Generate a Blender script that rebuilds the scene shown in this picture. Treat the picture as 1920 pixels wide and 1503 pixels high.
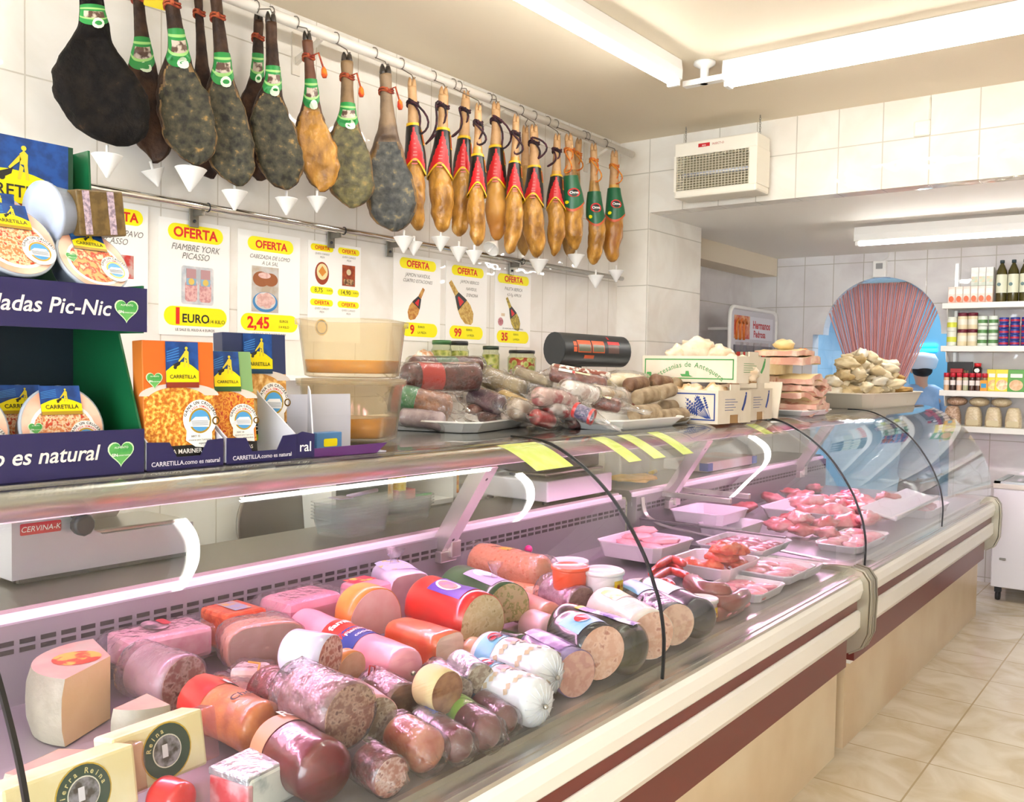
import bpy, bmesh, math, random
from math import sin, cos, pi, radians
from mathutils import Vector, Matrix, noise
for _o in list(bpy.data.objects): bpy.data.objects.remove(_o)
SC = bpy.context.scene; COL = SC.collection
# ---------------------------------------------------------------- camera
CAM_H = 1.55; FPX = 1711.08; CX, CY = 960.0, 751.5
RM = Matrix(((0.794, 0.036, -0.607), (0.608, -0.018, 0.794), (0.017, -0.999, -0.036)))
_r0 = Vector((0.79398, 0.03566, -0.60689)); _x = Vector((2238, 100.5, -FPX)).normalized() * -1
_xa = -Vector((-1278 - CX, 651 - CY, FPX)).normalized(); _ya = Vector((2270 - CX, 712 - CY, FPX)).normalized()
_za = _xa.cross(_ya).normalized(); _ya = _za.cross(_xa).normalized()
RM = Matrix((_xa, _ya, _za))                       # world = RM @ (right, down, forward)
cam = bpy.data.objects.new('camera', bpy.data.cameras.new('camera')); COL.objects.link(cam)
cam.data.sensor_width = 36; cam.data.lens = FPX / 1920 * 36; cam.data.clip_start = .05
_R, _D, _F = (RM @ Vector(v) for v in ((1, 0, 0), (0, 1, 0), (0, 0, 1)))
_m = Matrix((( _R.x, -_D.x, -_F.x, 0), (_R.y, -_D.y, -_F.y, 0), (_R.z, -_D.z, -_F.z, CAM_H), (0, 0, 0, 1)))
cam.matrix_world = _m; SC.camera = cam
def P(px, py, x=None, y=None, z=None):
    """point of the place seen at a picture position, on a known plane of the room"""
    w = RM @ Vector((px - CX, py - CY, FPX))
    k = x / w.x if x is not None else y / w.y if y is not None else (z - CAM_H) / w.z
    return Vector((0, 0, CAM_H)) + w * k
# ---------------------------------------------------------------- world, exposure
SC.view_settings.view_transform = 'Standard'; SC.view_settings.look = 'None'
SC.view_settings.exposure = 2.2; SC.view_settings.gamma = 1
W = bpy.data.worlds.new('daylight'); SC.world = W; W.use_nodes = True
W.node_tree.nodes['Background'].inputs[0].default_value = (.86, .93, 1, 1)
W.node_tree.nodes['Background'].inputs[1].default_value = 3.0
cy = SC.cycles
cy.max_bounces = 8; cy.transparent_max_bounces = 24; cy.diffuse_bounces = 4; cy.glossy_bounces = 4
cy.transmission_bounces = 4; cy.use_denoising = True; cy.caustics_reflective = False; cy.caustics_refractive = False
cy.sample_clamp_indirect = 6
TUBE_E = 11.0; PINK_E = 13.0
# ---------------------------------------------------------------- materials
def lin(h):
    h = h.lstrip('#'); o = []
    for i in (0, 2, 4):
        c = int(h[i:i + 2], 16) / 255
        o.append(c / 12.92 if c <= .04045 else ((c + .055) / 1.055) ** 2.4)
    return (*o, 1)
MATS = {}
def mat(c, r=.5, m=0, c2=None, ns=6, lo=.4, hi=.6, c3=None, bump=0, bs=None, coat=0, em=0, nd=4, sss=0, vor=False, spec=.5, st=1):
    key = (c, r, m, c2, ns, lo, hi, c3, bump, bs, coat, em, nd, sss, vor, spec, st)
    if key in MATS: return MATS[key]
    M = bpy.data.materials.new('surface_' + c.strip('#')); M.use_nodes = True; nt = M.node_tree; N = nt.nodes; L = nt.links
    b = N['Principled BSDF']; b.inputs['Base Color'].default_value = lin(c)
    b.inputs['Roughness'].default_value = r; b.inputs['Metallic'].default_value = m
    b.inputs['Specular IOR Level'].default_value = spec
    if coat: b.inputs['Coat Weight'].default_value = coat; b.inputs['Coat Roughness'].default_value = .08
    if sss:
        b.inputs['Subsurface Weight'].default_value = sss; b.inputs['Subsurface Radius'].default_value = (.02, .008, .005)
    if em: b.inputs['Emission Color'].default_value = lin(c); b.inputs['Emission Strength'].default_value = em
    if c2 or bump:
        tc = N.new('ShaderNodeTexCoord')
    if c2:
        if vor:
            t = N.new('ShaderNodeTexVoronoi'); t.inputs['Scale'].default_value = ns; out = t.outputs['Distance']
        else:
            t = N.new('ShaderNodeTexNoise'); t.inputs['Scale'].default_value = ns; t.inputs['Detail'].default_value = nd; out = t.outputs['Fac']
        if st != 1:
            mp = N.new('ShaderNodeMapping'); mp.inputs['Scale'].default_value = (1, 1, st); L.new(tc.outputs['Object'], mp.inputs[0]); L.new(mp.outputs[0], t.inputs['Vector'])
        else: L.new(tc.outputs['Object'], t.inputs['Vector'])
        rp = N.new('ShaderNodeValToRGB'); e = rp.color_ramp.elements
        e[0].position = lo; e[0].color = lin(c); e[1].position = hi; e[1].color = lin(c2)
        if c3: x = e.new(min(.99, hi + .12)); x.color = lin(c3)
        L.new(out, rp.inputs['Fac']); L.new(rp.outputs['Color'], b.inputs['Base Color'])
    if bump:
        t2 = N.new('ShaderNodeTexNoise'); t2.inputs['Scale'].default_value = bs or ns * 3; t2.inputs['Detail'].default_value = 3
        L.new(tc.outputs['Object'], t2.inputs['Vector'])
        bp = N.new('ShaderNodeBump'); bp.inputs['Strength'].default_value = bump; bp.inputs['Distance'].default_value = .01
        L.new(t2.outputs['Fac'], bp.inputs['Height']); L.new(bp.outputs['Normal'], b.inputs['Normal'])
        if coat: L.new(bp.outputs['Normal'], b.inputs['Coat Normal'])
    MATS[key] = M; return M
def clear(tint='#ffffff', body=0.0, rough=0.0, bodycol='#ffffff', bump=0, bs=30, ior=1.45, streak=0):
    """thin transparent sheet: Fresnel reflection over a clear (or milky) body"""
    key = ('clear', tint, body, rough, bodycol, bump, bs, ior)
    if key in MATS: return MATS[key]
    M = bpy.data.materials.new('clear_sheet'); M.use_nodes = True; nt = M.node_tree; N = nt.nodes; L = nt.links
    N.remove(N['Principled BSDF']); out = N['Material Output']
    tr = N.new('ShaderNodeBsdfTransparent'); tr.inputs[0].default_value = lin(tint)
    gl = N.new('ShaderNodeBsdfGlossy'); gl.inputs['Roughness'].default_value = rough
    lw = N.new('ShaderNodeLayerWeight'); lw.inputs[0].default_value = .5; pw = N.new('ShaderNodeMath'); pw.operation = 'POWER'; pw.inputs[1].default_value = 5
    L.new(lw.outputs['Facing'], pw.inputs[0]); f0 = ((ior - 1) / (ior + 1)) ** 2
    fr = N.new('ShaderNodeMath'); fr.operation = 'MULTIPLY_ADD'; fr.inputs[1].default_value = 1 - f0; fr.inputs[2].default_value = f0; L.new(pw.outputs[0], fr.inputs[0])
    base = tr.outputs[0]
    if body:
        df = N.new('ShaderNodeBsdfDiffuse'); df.inputs[0].default_value = lin(bodycol)
        tl = N.new('ShaderNodeBsdfTranslucent'); tl.inputs[0].default_value = lin(bodycol)
        a = N.new('ShaderNodeMixShader'); a.inputs[0].default_value = .5; L.new(df.outputs[0], a.inputs[1]); L.new(tl.outputs[0], a.inputs[2])
        mx = N.new('ShaderNodeMixShader'); mx.inputs[0].default_value = body; L.new(tr.outputs[0], mx.inputs[1]); L.new(a.outputs[0], mx.inputs[2]); base = mx.outputs[0]
    mix = N.new('ShaderNodeMixShader'); L.new(fr.outputs[0], mix.inputs[0]); L.new(base, mix.inputs[1]); L.new(gl.outputs[0], mix.inputs[2])
    L.new(mix.outputs[0], out.inputs[0])
    if bump:
        tc = N.new('ShaderNodeTexCoord'); t2 = N.new('ShaderNodeTexNoise'); t2.inputs['Scale'].default_value = bs
        bp = N.new('ShaderNodeBump'); bp.inputs['Strength'].default_value = bump; bp.inputs['Distance'].default_value = .01
        L.new(tc.outputs['Object'], t2.inputs['Vector']); L.new(t2.outputs['Fac'], bp.inputs['Height'])
        L.new(bp.outputs['Normal'], gl.inputs['Normal']); L.new(bp.outputs['Normal'], lw.inputs['Normal'])
    MATS[key] = M; return M
def tiles(c, c2, u, v, w, h, ou=0, ov=0, grout='#c9c2b4', rough=.035, mort=.0035, wav=.12, ns=3, bs=9):
    M = bpy.data.materials.new('glazed_tile'); M.use_nodes = True; nt = M.node_tree; N = nt.nodes; L = nt.links
    b = N['Principled BSDF']; b.inputs['Roughness'].default_value = rough
    tc = N.new('ShaderNodeTexCoord'); sp = N.new('ShaderNodeSeparateXYZ'); L.new(tc.outputs['Object'], sp.inputs[0])
    cb = N.new('ShaderNodeCombineXYZ')
    for i, (ax, off) in enumerate(((u, ou), (v, ov))):
        ad = N.new('ShaderNodeMath'); ad.operation = 'SUBTRACT'; L.new(sp.outputs['XYZ'.index(ax)], ad.inputs[0]); ad.inputs[1].default_value = off
        L.new(ad.outputs[0], cb.inputs[i])
    br = N.new('ShaderNodeTexBrick'); br.offset = 0; br.squash = 1
    br.inputs['Scale'].default_value = 1; br.inputs['Brick Width'].default_value = w; br.inputs['Row Height'].default_value = h
    br.inputs['Mortar Size'].default_value = mort; br.inputs['Mortar Smooth'].default_value = .3
    br.inputs['Color1'].default_value = (1, 1, 1, 1); br.inputs['Color2'].default_value = (1, 1, 1, 1); br.inputs['Mortar'].default_value = (0, 0, 0, 1)
    L.new(cb.outputs[0], br.inputs['Vector'])
    n1 = N.new('ShaderNodeTexNoise'); n1.inputs['Scale'].default_value = ns; n1.inputs['Detail'].default_value = 6; n1.inputs['Distortion'].default_value = 1.2
    L.new(tc.outputs['Object'], n1.inputs['Vector'])
    rp = N.new('ShaderNodeValToRGB'); e = rp.color_ramp.elements; e[0].position = .35; e[0].color = lin(c2); e[1].position = .62; e[1].color = lin(c)
    L.new(n1.outputs['Fac'], rp.inputs[0])
    mx = N.new('ShaderNodeMixRGB'); L.new(br.outputs['Fac'], mx.inputs[0]); L.new(rp.outputs[0], mx.inputs[1]); mx.inputs[2].default_value = lin(grout)
    L.new(mx.outputs[0], b.inputs['Base Color'])
    n2 = N.new('ShaderNodeTexNoise'); n2.inputs['Scale'].default_value = bs; n2.inputs['Detail'].default_value = 1; L.new(tc.outputs['Object'], n2.inputs['Vector'])
    bp = N.new('ShaderNodeBump'); bp.inputs['Strength'].default_value = wav; bp.inputs['Distance'].default_value = .02; L.new(n2.outputs['Fac'], bp.inputs['Height'])
    b2 = N.new('ShaderNodeBump'); b2.inputs['Strength'].default_value = .35; b2.inputs['Distance'].default_value = .002; b2.invert = True
    L.new(br.outputs['Fac'], b2.inputs['Height']); L.new(bp.outputs['Normal'], b2.inputs['Normal']); L.new(b2.outputs['Normal'], b.inputs['Normal'])
    return M
# ---------------------------------------------------------------- mesh building
def frame(o, right, up):
    r = Vector(right).normalized(); u = Vector(up).normalized(); n = r.cross(u).normalized(); u = n.cross(r)
    return Matrix(((r.x, u.x, n.x, o[0]), (r.y, u.y, n.y, o[1]), (r.z, u.z, n.z, o[2]), (0, 0, 0, 1)))
FR = lambda o: frame(o, (0, 1, 0), (0, 0, 1))          # a face looking at +X (towards the customers)
FC = lambda o: frame(o, (1, 0, 0), (0, 0, 1))          # a face looking at -Y (towards the camera end)
TXT = {}
def text_geo(s, bold=0, shear=0, sx=1, space=1):
    key = (s, bold, shear, sx, space)
    if key not in TXT:
        cu = bpy.data.curves.new('t', 'FONT'); cu.body = s; cu.size = 1; cu.offset = bold; cu.shear = shear; cu.align_x = 'CENTER'; cu.resolution_u = 3; cu.space_character = space
        o = bpy.data.objects.new('t', cu); COL.objects.link(o); bpy.context.view_layer.update()
        me = o.to_mesh(); vs = [(v.co.x * sx, v.co.y) for v in me.vertices]; fs = [tuple(p.vertices) for p in me.polygons]
        o.to_mesh_clear(); bpy.data.objects.remove(o); bpy.data.curves.remove(cu); TXT[key] = (vs, fs)
    return TXT[key]
class G:
    """collects shapes, then links them as ONE mesh object"""
    def __init__(s): s.v = []; s.f = []; s.m = []; s.s = []
    def add(s, vs, fs, m=0, smooth=False, M=None):
        b = len(s.v)
        s.v += [tuple(M @ Vector(v)) if M else tuple(v) for v in vs]
        for f in fs: s.f.append([b + i for i in f]); s.m.append(m); s.s.append(smooth)
        return s
    def box(s, x0, x1, y0, y1, z0, z1, m=0, M=None, bev=0):
        if bev:
            bm = bmesh.new(); bmesh.ops.create_cube(bm, size=1)
            for v in bm.verts: v.co = Vector((x0 + (x1 - x0) * (v.co.x + .5), y0 + (y1 - y0) * (v.co.y + .5), z0 + (z1 - z0) * (v.co.z + .5)))
            bmesh.ops.bevel(bm, geom=list(bm.edges), offset=bev, segments=2, affect='EDGES', profile=.5)
            bmesh.ops.recalc_face_normals(bm, faces=list(bm.faces))
            vs = [v.co.copy() for v in bm.verts]; bm.verts.index_update(); fs = [[v.index for v in f.verts] for f in bm.faces]; bm.free()
            return s.add(vs, fs, m, False, M)
        vs = [(x, y, z) for x in (x0, x1) for y in (y0, y1) for z in (z0, z1)]
        return s.add(vs, [(0, 1, 3, 2), (4, 6, 7, 5), (0, 4, 5, 1), (2, 3, 7, 6), (0, 2, 6, 4), (1, 5, 7, 3)], m, False, M)
    def loft(s, rings, m=0, cap=True, smooth=True, M=None, closed=True, mf=None):
        n = len(rings[0]); vs = [p for r in rings for p in r]; b = len(s.v)
        s.v += [tuple(M @ Vector(v)) if M else tuple(v) for v in vs]
        for i in range(len(rings) - 1):
            for j in range(n if closed else n - 1):
                k = (j + 1) % n
                s.f.append([b + i * n + j, b + i * n + k, b + (i + 1) * n + k, b + (i + 1) * n + j]); s.m.append(mf(i, j) if mf else m); s.s.append(smooth)
        if cap:
            c0 = m if not isinstance(cap, tuple) else cap[0]; c1 = m if not isinstance(cap, tuple) else cap[1]
            s.f.append([b + j for j in range(n)][::-1]); s.m.append(c0); s.s.append(False)
            s.f.append([b + (len(rings) - 1) * n + j for j in range(n)]); s.m.append(c1); s.s.append(False)
        return s
    def lathe(s, prof, n=24, m=0, M=None, cap=True, mf=None, sq=0):
        def pt(r, z, a):
            c, t = cos(a), sin(a)
            if sq: k = (abs(c) ** sq + abs(t) ** sq) ** (-1 / sq); c *= k; t *= k
            return (r * c, r * t, z)
        return s.loft([[pt(r, z, 2 * pi * j / n) for j in range(n)] for r, z in prof], m, cap, True, M, True, mf)
    def tube(s, path, r, n=8, m=0, M=None, cap=True, flat=1):
        path = [Vector(p) for p in path]; rings = []; up = None
        rr = r if isinstance(r, (list, tuple)) else [r] * len(path)
        for i, p in enumerate(path):
            d = (path[min(i + 1, len(path) - 1)] - path[max(i - 1, 0)]).normalized()
            if up is None: up = Vector((0, 0, 1)) if abs(d.z) < .9 else Vector((1, 0, 0))
            a = d.cross(up).normalized(); up = a.cross(d).normalized()
            rings.append([p + (a * cos(2 * pi * k / n) + up * sin(2 * pi * k / n) * flat) * rr[i] for k in range(n)])
        return s.loft(rings, m, cap, True, M)
    def prism(s, poly, y0, y1, m=0, M=None, smooth=False):
        """polygon in (x, z) run along y"""
        n = len(poly); vs = [(p[0], y0, p[1]) for p in poly] + [(p[0], y1, p[1]) for p in poly]
        fs = [(i, (i + 1) % n, n + (i + 1) % n, n + i) for i in range(n)]
        s.add(vs, fs, m, smooth, M); b = len(s.v) - 2 * n
        for f in ([b + i for i in range(n)][::-1], [b + n + i for i in range(n)]): s.f.append(f); s.m.append(m); s.s.append(False)
        return s
    def strip(s, line, y0, y1, m=0, th=0, M=None, sub=1):
        """open (x, z) line run along y, thickness th; both faces smooth, edges sharp"""
        n = len(line); L1, L2 = [], []
        for i, p in enumerate(line):
            a = Vector(line[max(i - 1, 0)]); c = Vector(line[min(i + 1, n - 1)]); d = (c - a).normalized(); L1.append((p[0], p[1])); L2.append((p[0] + d.y * th, p[1] - d.x * th))
        for L_ in (L1, L2):
            vs = [(p[0], y, p[1]) for p in L_ for y in (y0, y1)]
            s.add(vs, [(2 * i, 2 * i + 1, 2 * i + 3, 2 * i + 2) for i in range(n - 1)], m, True, M)
        for y in (y0, y1):
            vs = [(p[0], y, p[1]) for p in L1] + [(p[0], y, p[1]) for p in L2]
            s.add(vs, [(i, i + 1, n + i + 1, n + i) for i in range(n - 1)], m, False, M)
        for k in (0, n - 1):
            q, r = L1[k], L2[k]; s.add([(q[0], y0, q[1]), (q[0], y1, q[1]), (r[0], y1, r[1]), (r[0], y0, r[1])], [(0, 1, 2, 3)], m, False, M)
        return s
    def sphere(s, c, r, n=12, m=0, M=None):
        rx, ry, rz = r if isinstance(r, (tuple, list)) else (r, r, r)
        rings = [[(c[0] + rx * sin(pi * max(.02, min(.98, i / n))) * cos(2 * pi * j / (2 * n)), c[1] + ry * sin(pi * max(.02, min(.98, i / n))) * sin(2 * pi * j / (2 * n)), c[2] + rz * cos(pi * (1 - i / n))) for j in range(2 * n)] for i in range(n + 1)]
        return s.loft(rings, m, True, True, M)
    # flat artwork: coordinates in the face's own (right, up), lifted by l
    def poly(s, pts, m=0, l=0, M=None, h=.0004):
        n = len(pts); vs = [(p[0], p[1], l + h) for p in pts] + [(p[0], p[1], l) for p in pts]
        s.add(vs, [tuple(range(n))] + [(i, n + i, n + (i + 1) % n, (i + 1) % n) for i in range(n)], m, False, M); return s
    def rect(s, x0, y0, x1, y1, m=0, l=0, M=None, r=0):
        if r:
            r = min(r, abs(x1 - x0) / 2, abs(y1 - y0) / 2); pts = []
            for cx_, cy_, a0 in ((x1 - r, y1 - r, 0), (x0 + r, y1 - r, 90), (x0 + r, y0 + r, 180), (x1 - r, y0 + r, 270)):
                pts += [(cx_ + r * cos(radians(a0 + 18 * k)), cy_ + r * sin(radians(a0 + 18 * k))) for k in range(6)]
            return s.poly(pts, m, l, M)
        return s.poly([(x0, y0), (x1, y0), (x1, y1), (x0, y1)], m, l, M)
    def disc(s, x, y, rx, m=0, l=0, M=None, ry=None, a0=0, a1=360, n=28):
        ry = ry or rx
        return s.poly([(x + rx * cos(radians(a0 + (a1 - a0) * k / n)), y + ry * sin(radians(a0 + (a1 - a0) * k / n))) for k in range(n + (a1 - a0 < 360))], m, l, M)
    def ring(s, x, y, r0, r1, m=0, l=0, M=None, a0=0, a1=360, n=32):
        vs = []
        for k in range(n + 1):
            a = radians(a0 + (a1 - a0) * k / n)
            for r in (r0, r1): vs.append((x + r * cos(a), y + r * sin(a), l + .0004))
        return s.add(vs, [(2 * k, 2 * k + 1, 2 * k + 3, 2 * k + 2) for k in range(n)], m, False, M)
    def text(s, t, x, y, size, m=0, l=0, M=None, bold=0, shear=0, sx=1, align='C', arc=None, rot=0, space=1):
        if arc:                                    # letters round a circle of radius arc, centred on top
            tot = 0; ws = []
            for ch in t:
                vs, fs = text_geo(ch, bold, 0, sx) if ch != ' ' else ([], [])
                w = (max(v[0] for v in vs) - min(v[0] for v in vs) if vs else .3) * size + size * .1; ws.append(w); tot += w
            a = tot / 2 / arc
            for ch, w in zip(t, ws):
                a -= w / 2 / arc
                if ch != ' ':
                    vs, fs = text_geo(ch, bold, 0, sx)
                    q = [(x + (arc + v[1] * size) * sin(-a) + v[0] * size * cos(a), y + (arc + v[1] * size) * cos(a) + v[0] * size * sin(a), l + .0004) for v in vs]
                    s.add(q, fs, m, False, M)
                a -= w / 2 / arc
            return s
        vs, fs = text_geo(t, bold, shear, sx, space)
        if not vs: return s
        mn = min(v[0] for v in vs); mxx = max(v[0] for v in vs)
        dx = {'C': 0, 'L': -mn * size, 'R': -mxx * size}[align]; c, sn = cos(rot), sin(rot)
        return s.add([(x + (v[0] * size + dx) * c - v[1] * size * sn, y + (v[0] * size + dx) * sn + v[1] * size * c, l + .0004) for v in vs], fs, m, False, M)
    def build(s, name, mats, parent=None, loc=None, rot=None, M=None, mods=None, fixn=True):
        me = bpy.data.meshes.new(name); me.from_pydata(s.v, [], s.f)
        if not isinstance(mats, (list, tuple)): mats = [mats]
        for x in mats: me.materials.append(x)
        me.polygons.foreach_set('material_index', s.m); me.polygons.foreach_set('use_smooth', s.s)
        if fixn:
            bm = bmesh.new(); bm.from_mesh(me); bmesh.ops.recalc_face_normals(bm, faces=list(bm.faces)); bm.to_mesh(me); bm.free()
        me.validate(); me.update()
        o = bpy.data.objects.new(name, me); COL.objects.link(o)
        if parent: o.parent = parent
        if loc is not None: o.location = loc
        if rot is not None: o.rotation_euler = rot
        if M is not None: o.matrix_local = M
        return o
def tag(o, label, cat, group=None, kind=None):
    if label: o['label'] = label
    if cat: o['category'] = cat
    if group: o['group'] = group
    if kind: o['kind'] = kind
    return o
def thing(name, label, cat, loc=(0, 0, 0), rot=(0, 0, 0), group=None, M=None):
    o = bpy.data.objects.new(name, None); COL.objects.link(o); o.empty_display_size = .05
    if M is not None: o.matrix_world = M
    else: o.location = loc; o.rotation_euler = rot
    return tag(o, label, cat, group)
def struct(o): o['kind'] = 'structure'; return o
def copy_tree(o, parent=None, label=None, group=None, **kw):
    c = o.copy(); COL.objects.link(c)
    if parent: c.parent = parent
    for ch in list(o.children): copy_tree(ch, c)
    if label: c['label'] = label
    if group: c['group'] = group
    return c
def spline(pts, k=4):
    o = []; n = len(pts)
    for i in range(n - 1):
        p0, p1, p2, p3 = (Vector(pts[max(0, min(n - 1, j))]) for j in (i - 1, i, i + 1, i + 2))
        for q in range(k):
            u = q / k; o.append(tuple(.5 * ((2 * p1) + (p2 - p0) * u + (2 * p0 - 5 * p1 + 4 * p2 - p3) * u * u + (3 * p1 - p0 - 3 * p2 + p3) * u ** 3)))
    return o + [tuple(pts[-1])]
def nz(p, s, seed=0): return noise.noise(Vector((p[0] * s + seed * 7.3, p[1] * s - seed * 3.1, p[2] * s + seed)))
RND = random.Random(7)
ORD = ['first', 'second', 'third', 'fourth', 'fifth', 'sixth', 'seventh', 'eighth', 'ninth', 'tenth', 'eleventh', 'twelfth']
class Pile:
    """drops pieces one by one so that each comes to rest on those below it"""
    def __init__(s): s.p = []
    def drop(s, x, y, z0, rh, rv):
        z = z0 + rv
        for (a, b, c, h, v) in s.p:
            d = math.hypot(a - x, b - y) / ((rh + h) * .86)
            if d < 1: z = max(z, c + (rv + v) * math.sqrt(1 - d * d) * 1.0)
        return z
    def put(s, x, y, z, rh, rv): s.p.append((x, y, z, rh, rv))
# common materials
STEEL = mat('#b9b6ae', .28, 1); STEELB = mat('#8f8c84', .4, 1, bump=.03, bs=60); CHROME = mat('#cfcdc8', .15, 1); ALU = mat('#d5d2cc', .3, .9)
WHITE = mat('#efece6', .4); WPLAS = mat('#f4f2ee', .3); BLACK = mat('#131313', .35); DARK = mat('#26262a', .5); CREAM = mat('#f3efe8', .3); RED = mat('#d3171c', .4)
YEL = mat('#fff200', .5); PAPER = mat('#fbf8f3', .5); GREY = mat('#8d8b87', .5); INK = mat('#22201f', .6); MARO = mat('#6e2a24', .35); LGREY = mat('#c9c7c4', .5)
REDT = mat('#e0281a', .5); GOLD = mat('#c8a050', .3, .6); WRAP = clear('#f4f0f4', .07, .1, '#ffffff', 1.0, 45, 1.55)
# ================================================================ THE ROOM
XL, YB, YE, ZC, ZR = -3.0, 5.0, 7.6, 2.97, 2.52
T_LEFT = tiles('#f5f1ea', '#ece6dc', 'Y', 'Z', .235, .345, 1.369 - .235 * 20, 2.446 - .345 * 8, wav=.2, grout='#d3cbbd', mort=.0028)
T_X = tiles('#f1ece2', '#e8e0d4', 'X', 'Z', .23, .345, -1.178 - 23 * .23, 2.42 - .345 * 8, wav=.2)
T_END = tiles('#e8e5e4', '#dcd6d6', 'X', 'Z', .24, .345, -2.018 - 24 * .24, 2.45 - .345 * 8, grout='#bdb6ac', wav=.15)
T_FLOOR = tiles('#e6dcca', '#d2c2a4', 'X', 'Y', .42, .42, -.42 * 20, .1 - .42 * 20, grout='#bdaa88', rough=.16, mort=.004, wav=.03, ns=4)
PLASTER = mat('#eaddc6', .8); PLASTW = mat('#f6f2ec', .7)
struct(G().box(-3.6, 2.4, -2.8, 10.2, -.08, 0).build('floor', T_FLOOR))
struct(G().box(-3.3, 2.4, -2.8, YB, ZC, ZC + .08).build('ceiling', PLASTER))
struct(G().box(-3.12, XL, -2.8, YB, 0, ZC).build('wall_left', T_LEFT))
struct(G().box(2.3, 2.4, -2.8, YE, 0, ZC).build('wall_right', T_LEFT))
struct(G().box(-3.3, 2.3, YB, YB + .12, ZR, ZC + .08).build('wall_beam', T_X))
struct(G().box(-3.5, 2.3, YB + .12, YE, ZR, ZR + .1).build('ceiling_rear', PLASTW))
struct(G().box(-3.3, -2.78, YB, 5.72, 0, ZR).build('wall_pillar', [T_X]))
struct(G().box(-3.32, -3.2, 5.72, YE, 0, ZR).build('wall_rear_left', T_END))
struct(G().box(-3.2, -2.98, 5.72, YE, 2.37, ZR).build('trim_soffit', PLASTER))
# end wall with the arched doorway
g = G(); AX, AZ, AR = -2.115, 1.87, .455
arc = [(AX + AR * cos(a), AZ + AR * sin(a)) for a in [pi * k / 24 for k in range(25)]]
for y in (YE,):
    g.box(-3.32, AX - .54, YE, YE + .14, 0, ZR); g.box(AX + .54, 2.4, YE, YE + .14, 0, ZR)
    for sgn in (-1, 1):
        xs = sorted((AX + sgn * AR, AX + sgn * .54)); g.box(xs[0], xs[1], YE, YE + .14, AZ, ZR)
    for i in range(24):
        (xa, za), (xb, zb) = arc[i], arc[i + 1]
        g.add([(xa, YE, za), (xb, YE, zb), (xb, YE, ZR), (xa, YE, ZR), (xa, YE + .14, za), (xb, YE + .14, zb), (xb, YE + .14, ZR), (xa, YE + .14, ZR)],
              [(0, 1, 2, 3), (4, 7, 6, 5), (0, 4, 5, 1), (2, 6, 7, 3)])
struct(g.build('wall_end', T_END))
# room beyond the arch: pale blue
BLUEW = tiles('#b4cfe2', '#a8c6dc', 'X', 'Z', .2, .2, -8, -4, grout='#a9c4d6', wav=.05)
struct(G().box(-3.4, -.6, 10.1, 10.2, 0, 2.5).build('wall_back_room', BLUEW))
struct(G().box(-3.4, -3.3, YE + .14, 10.1, 0, 2.5).build('wall_back_room_left', BLUEW))
struct(G().box(-.7, -.6, YE + .14, 10.1, 0, 2.5).build('wall_back_room_right', BLUEW))
struct(G().box(-3.4, -.6, YE + .14, 10.2, 2.5, 2.58).build('ceiling_back_room', PLASTW))
# street side behind the camera: wall with an added, unseen window opening for fill light
g = G(); g.box(-3.3, 2.4, -2.9, -2.8, 0, .5); g.box(-3.3, 2.4, -2.9, -2.8, 2.5, ZC); g.box(-3.3, -2.6, -2.9, -2.8, .5, 2.5); g.box(2.0, 2.4, -2.9, -2.8, .5, 2.5)
struct(g.build('wall_street', T_X))
w = struct(G().box(-2.6, 2.0, -2.87, -2.86, .5, 2.5).build('fill_window', clear('#ffffff')))
g = G()
for x in (-2.6, -1.1, .4, 1.94): g.box(x, x + .06, -2.89, -2.83, .5, 2.5)
g.box(-2.6, 2, -2.89, -2.83, .5, .56); g.box(-2.6, 2, -2.89, -2.83, 2.44, 2.5); g.build('window_frame', ALU, w)
# ---------------------------------------------------------------- lamps
def fluorescent(name, label, p0, p1, group=None, e=TUBE_E, r=.02):
    p0, p1 = Vector(p0), Vector(p1); d = (p1 - p0); Ln = d.length
    t = thing(name, label, 'ceiling lamp', M=Matrix.Translation(p0) @ Vector((1, 0, 0)).rotation_difference(d).to_matrix().to_4x4(), group=group)
    h = .098
    G().prism([(-.03, h), (-.036, .05), (-.034, .01), (-.028, .006), (.028, .006), (.034, .01), (.036, .05), (.03, h)], -.03, Ln + .03, M=Matrix.Rotation(-pi / 2, 4, 'Z')).build('batten', WPLAS, t)
    for x in (-.025, Ln): G().box(x, x + .025, -.03, .03, -.022, .05, bev=.006).build('end_cap', WPLAS, t)
    G().tube([(0, 0, 0), (Ln, 0, 0)], r, 14).build('lamp_tube', mat('#fffcf6', em=e) if e < 100 else 0, t)
    return t
fluorescent('fluorescent_lamp', 'fluorescent ceiling lamp running away over the hanging hams', (-2.0, 2.2, 2.87), (-2.0, 3.78, 2.87))
fluorescent('fluorescent_lamp', 'fluorescent ceiling lamp at right pointing across the shop before the tiled beam', (-1.79, 3.95, 2.87), (-.6, 3.95, 2.87))
fluorescent('fluorescent_lamp', 'long fluorescent lamp under the low rear ceiling by the archway', (-1.84, 6.1, 2.4), (-.3, 6.1, 2.4), None, TUBE_E * 1.4)
t = thing('corner_bracket', 'round white ceiling boss where the two front fluorescent lamps meet', 'bracket', (-1.9, 3.9, 2.97))
G().lathe([(.05, 0), (.05, -.012), (.02, -.03), (.018, -.1)], 16).build('boss', WPLAS, t)
G().box(-.1, .1, -.02, .02, -.1, -.075).build('arm', WPLAS, t)
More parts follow.
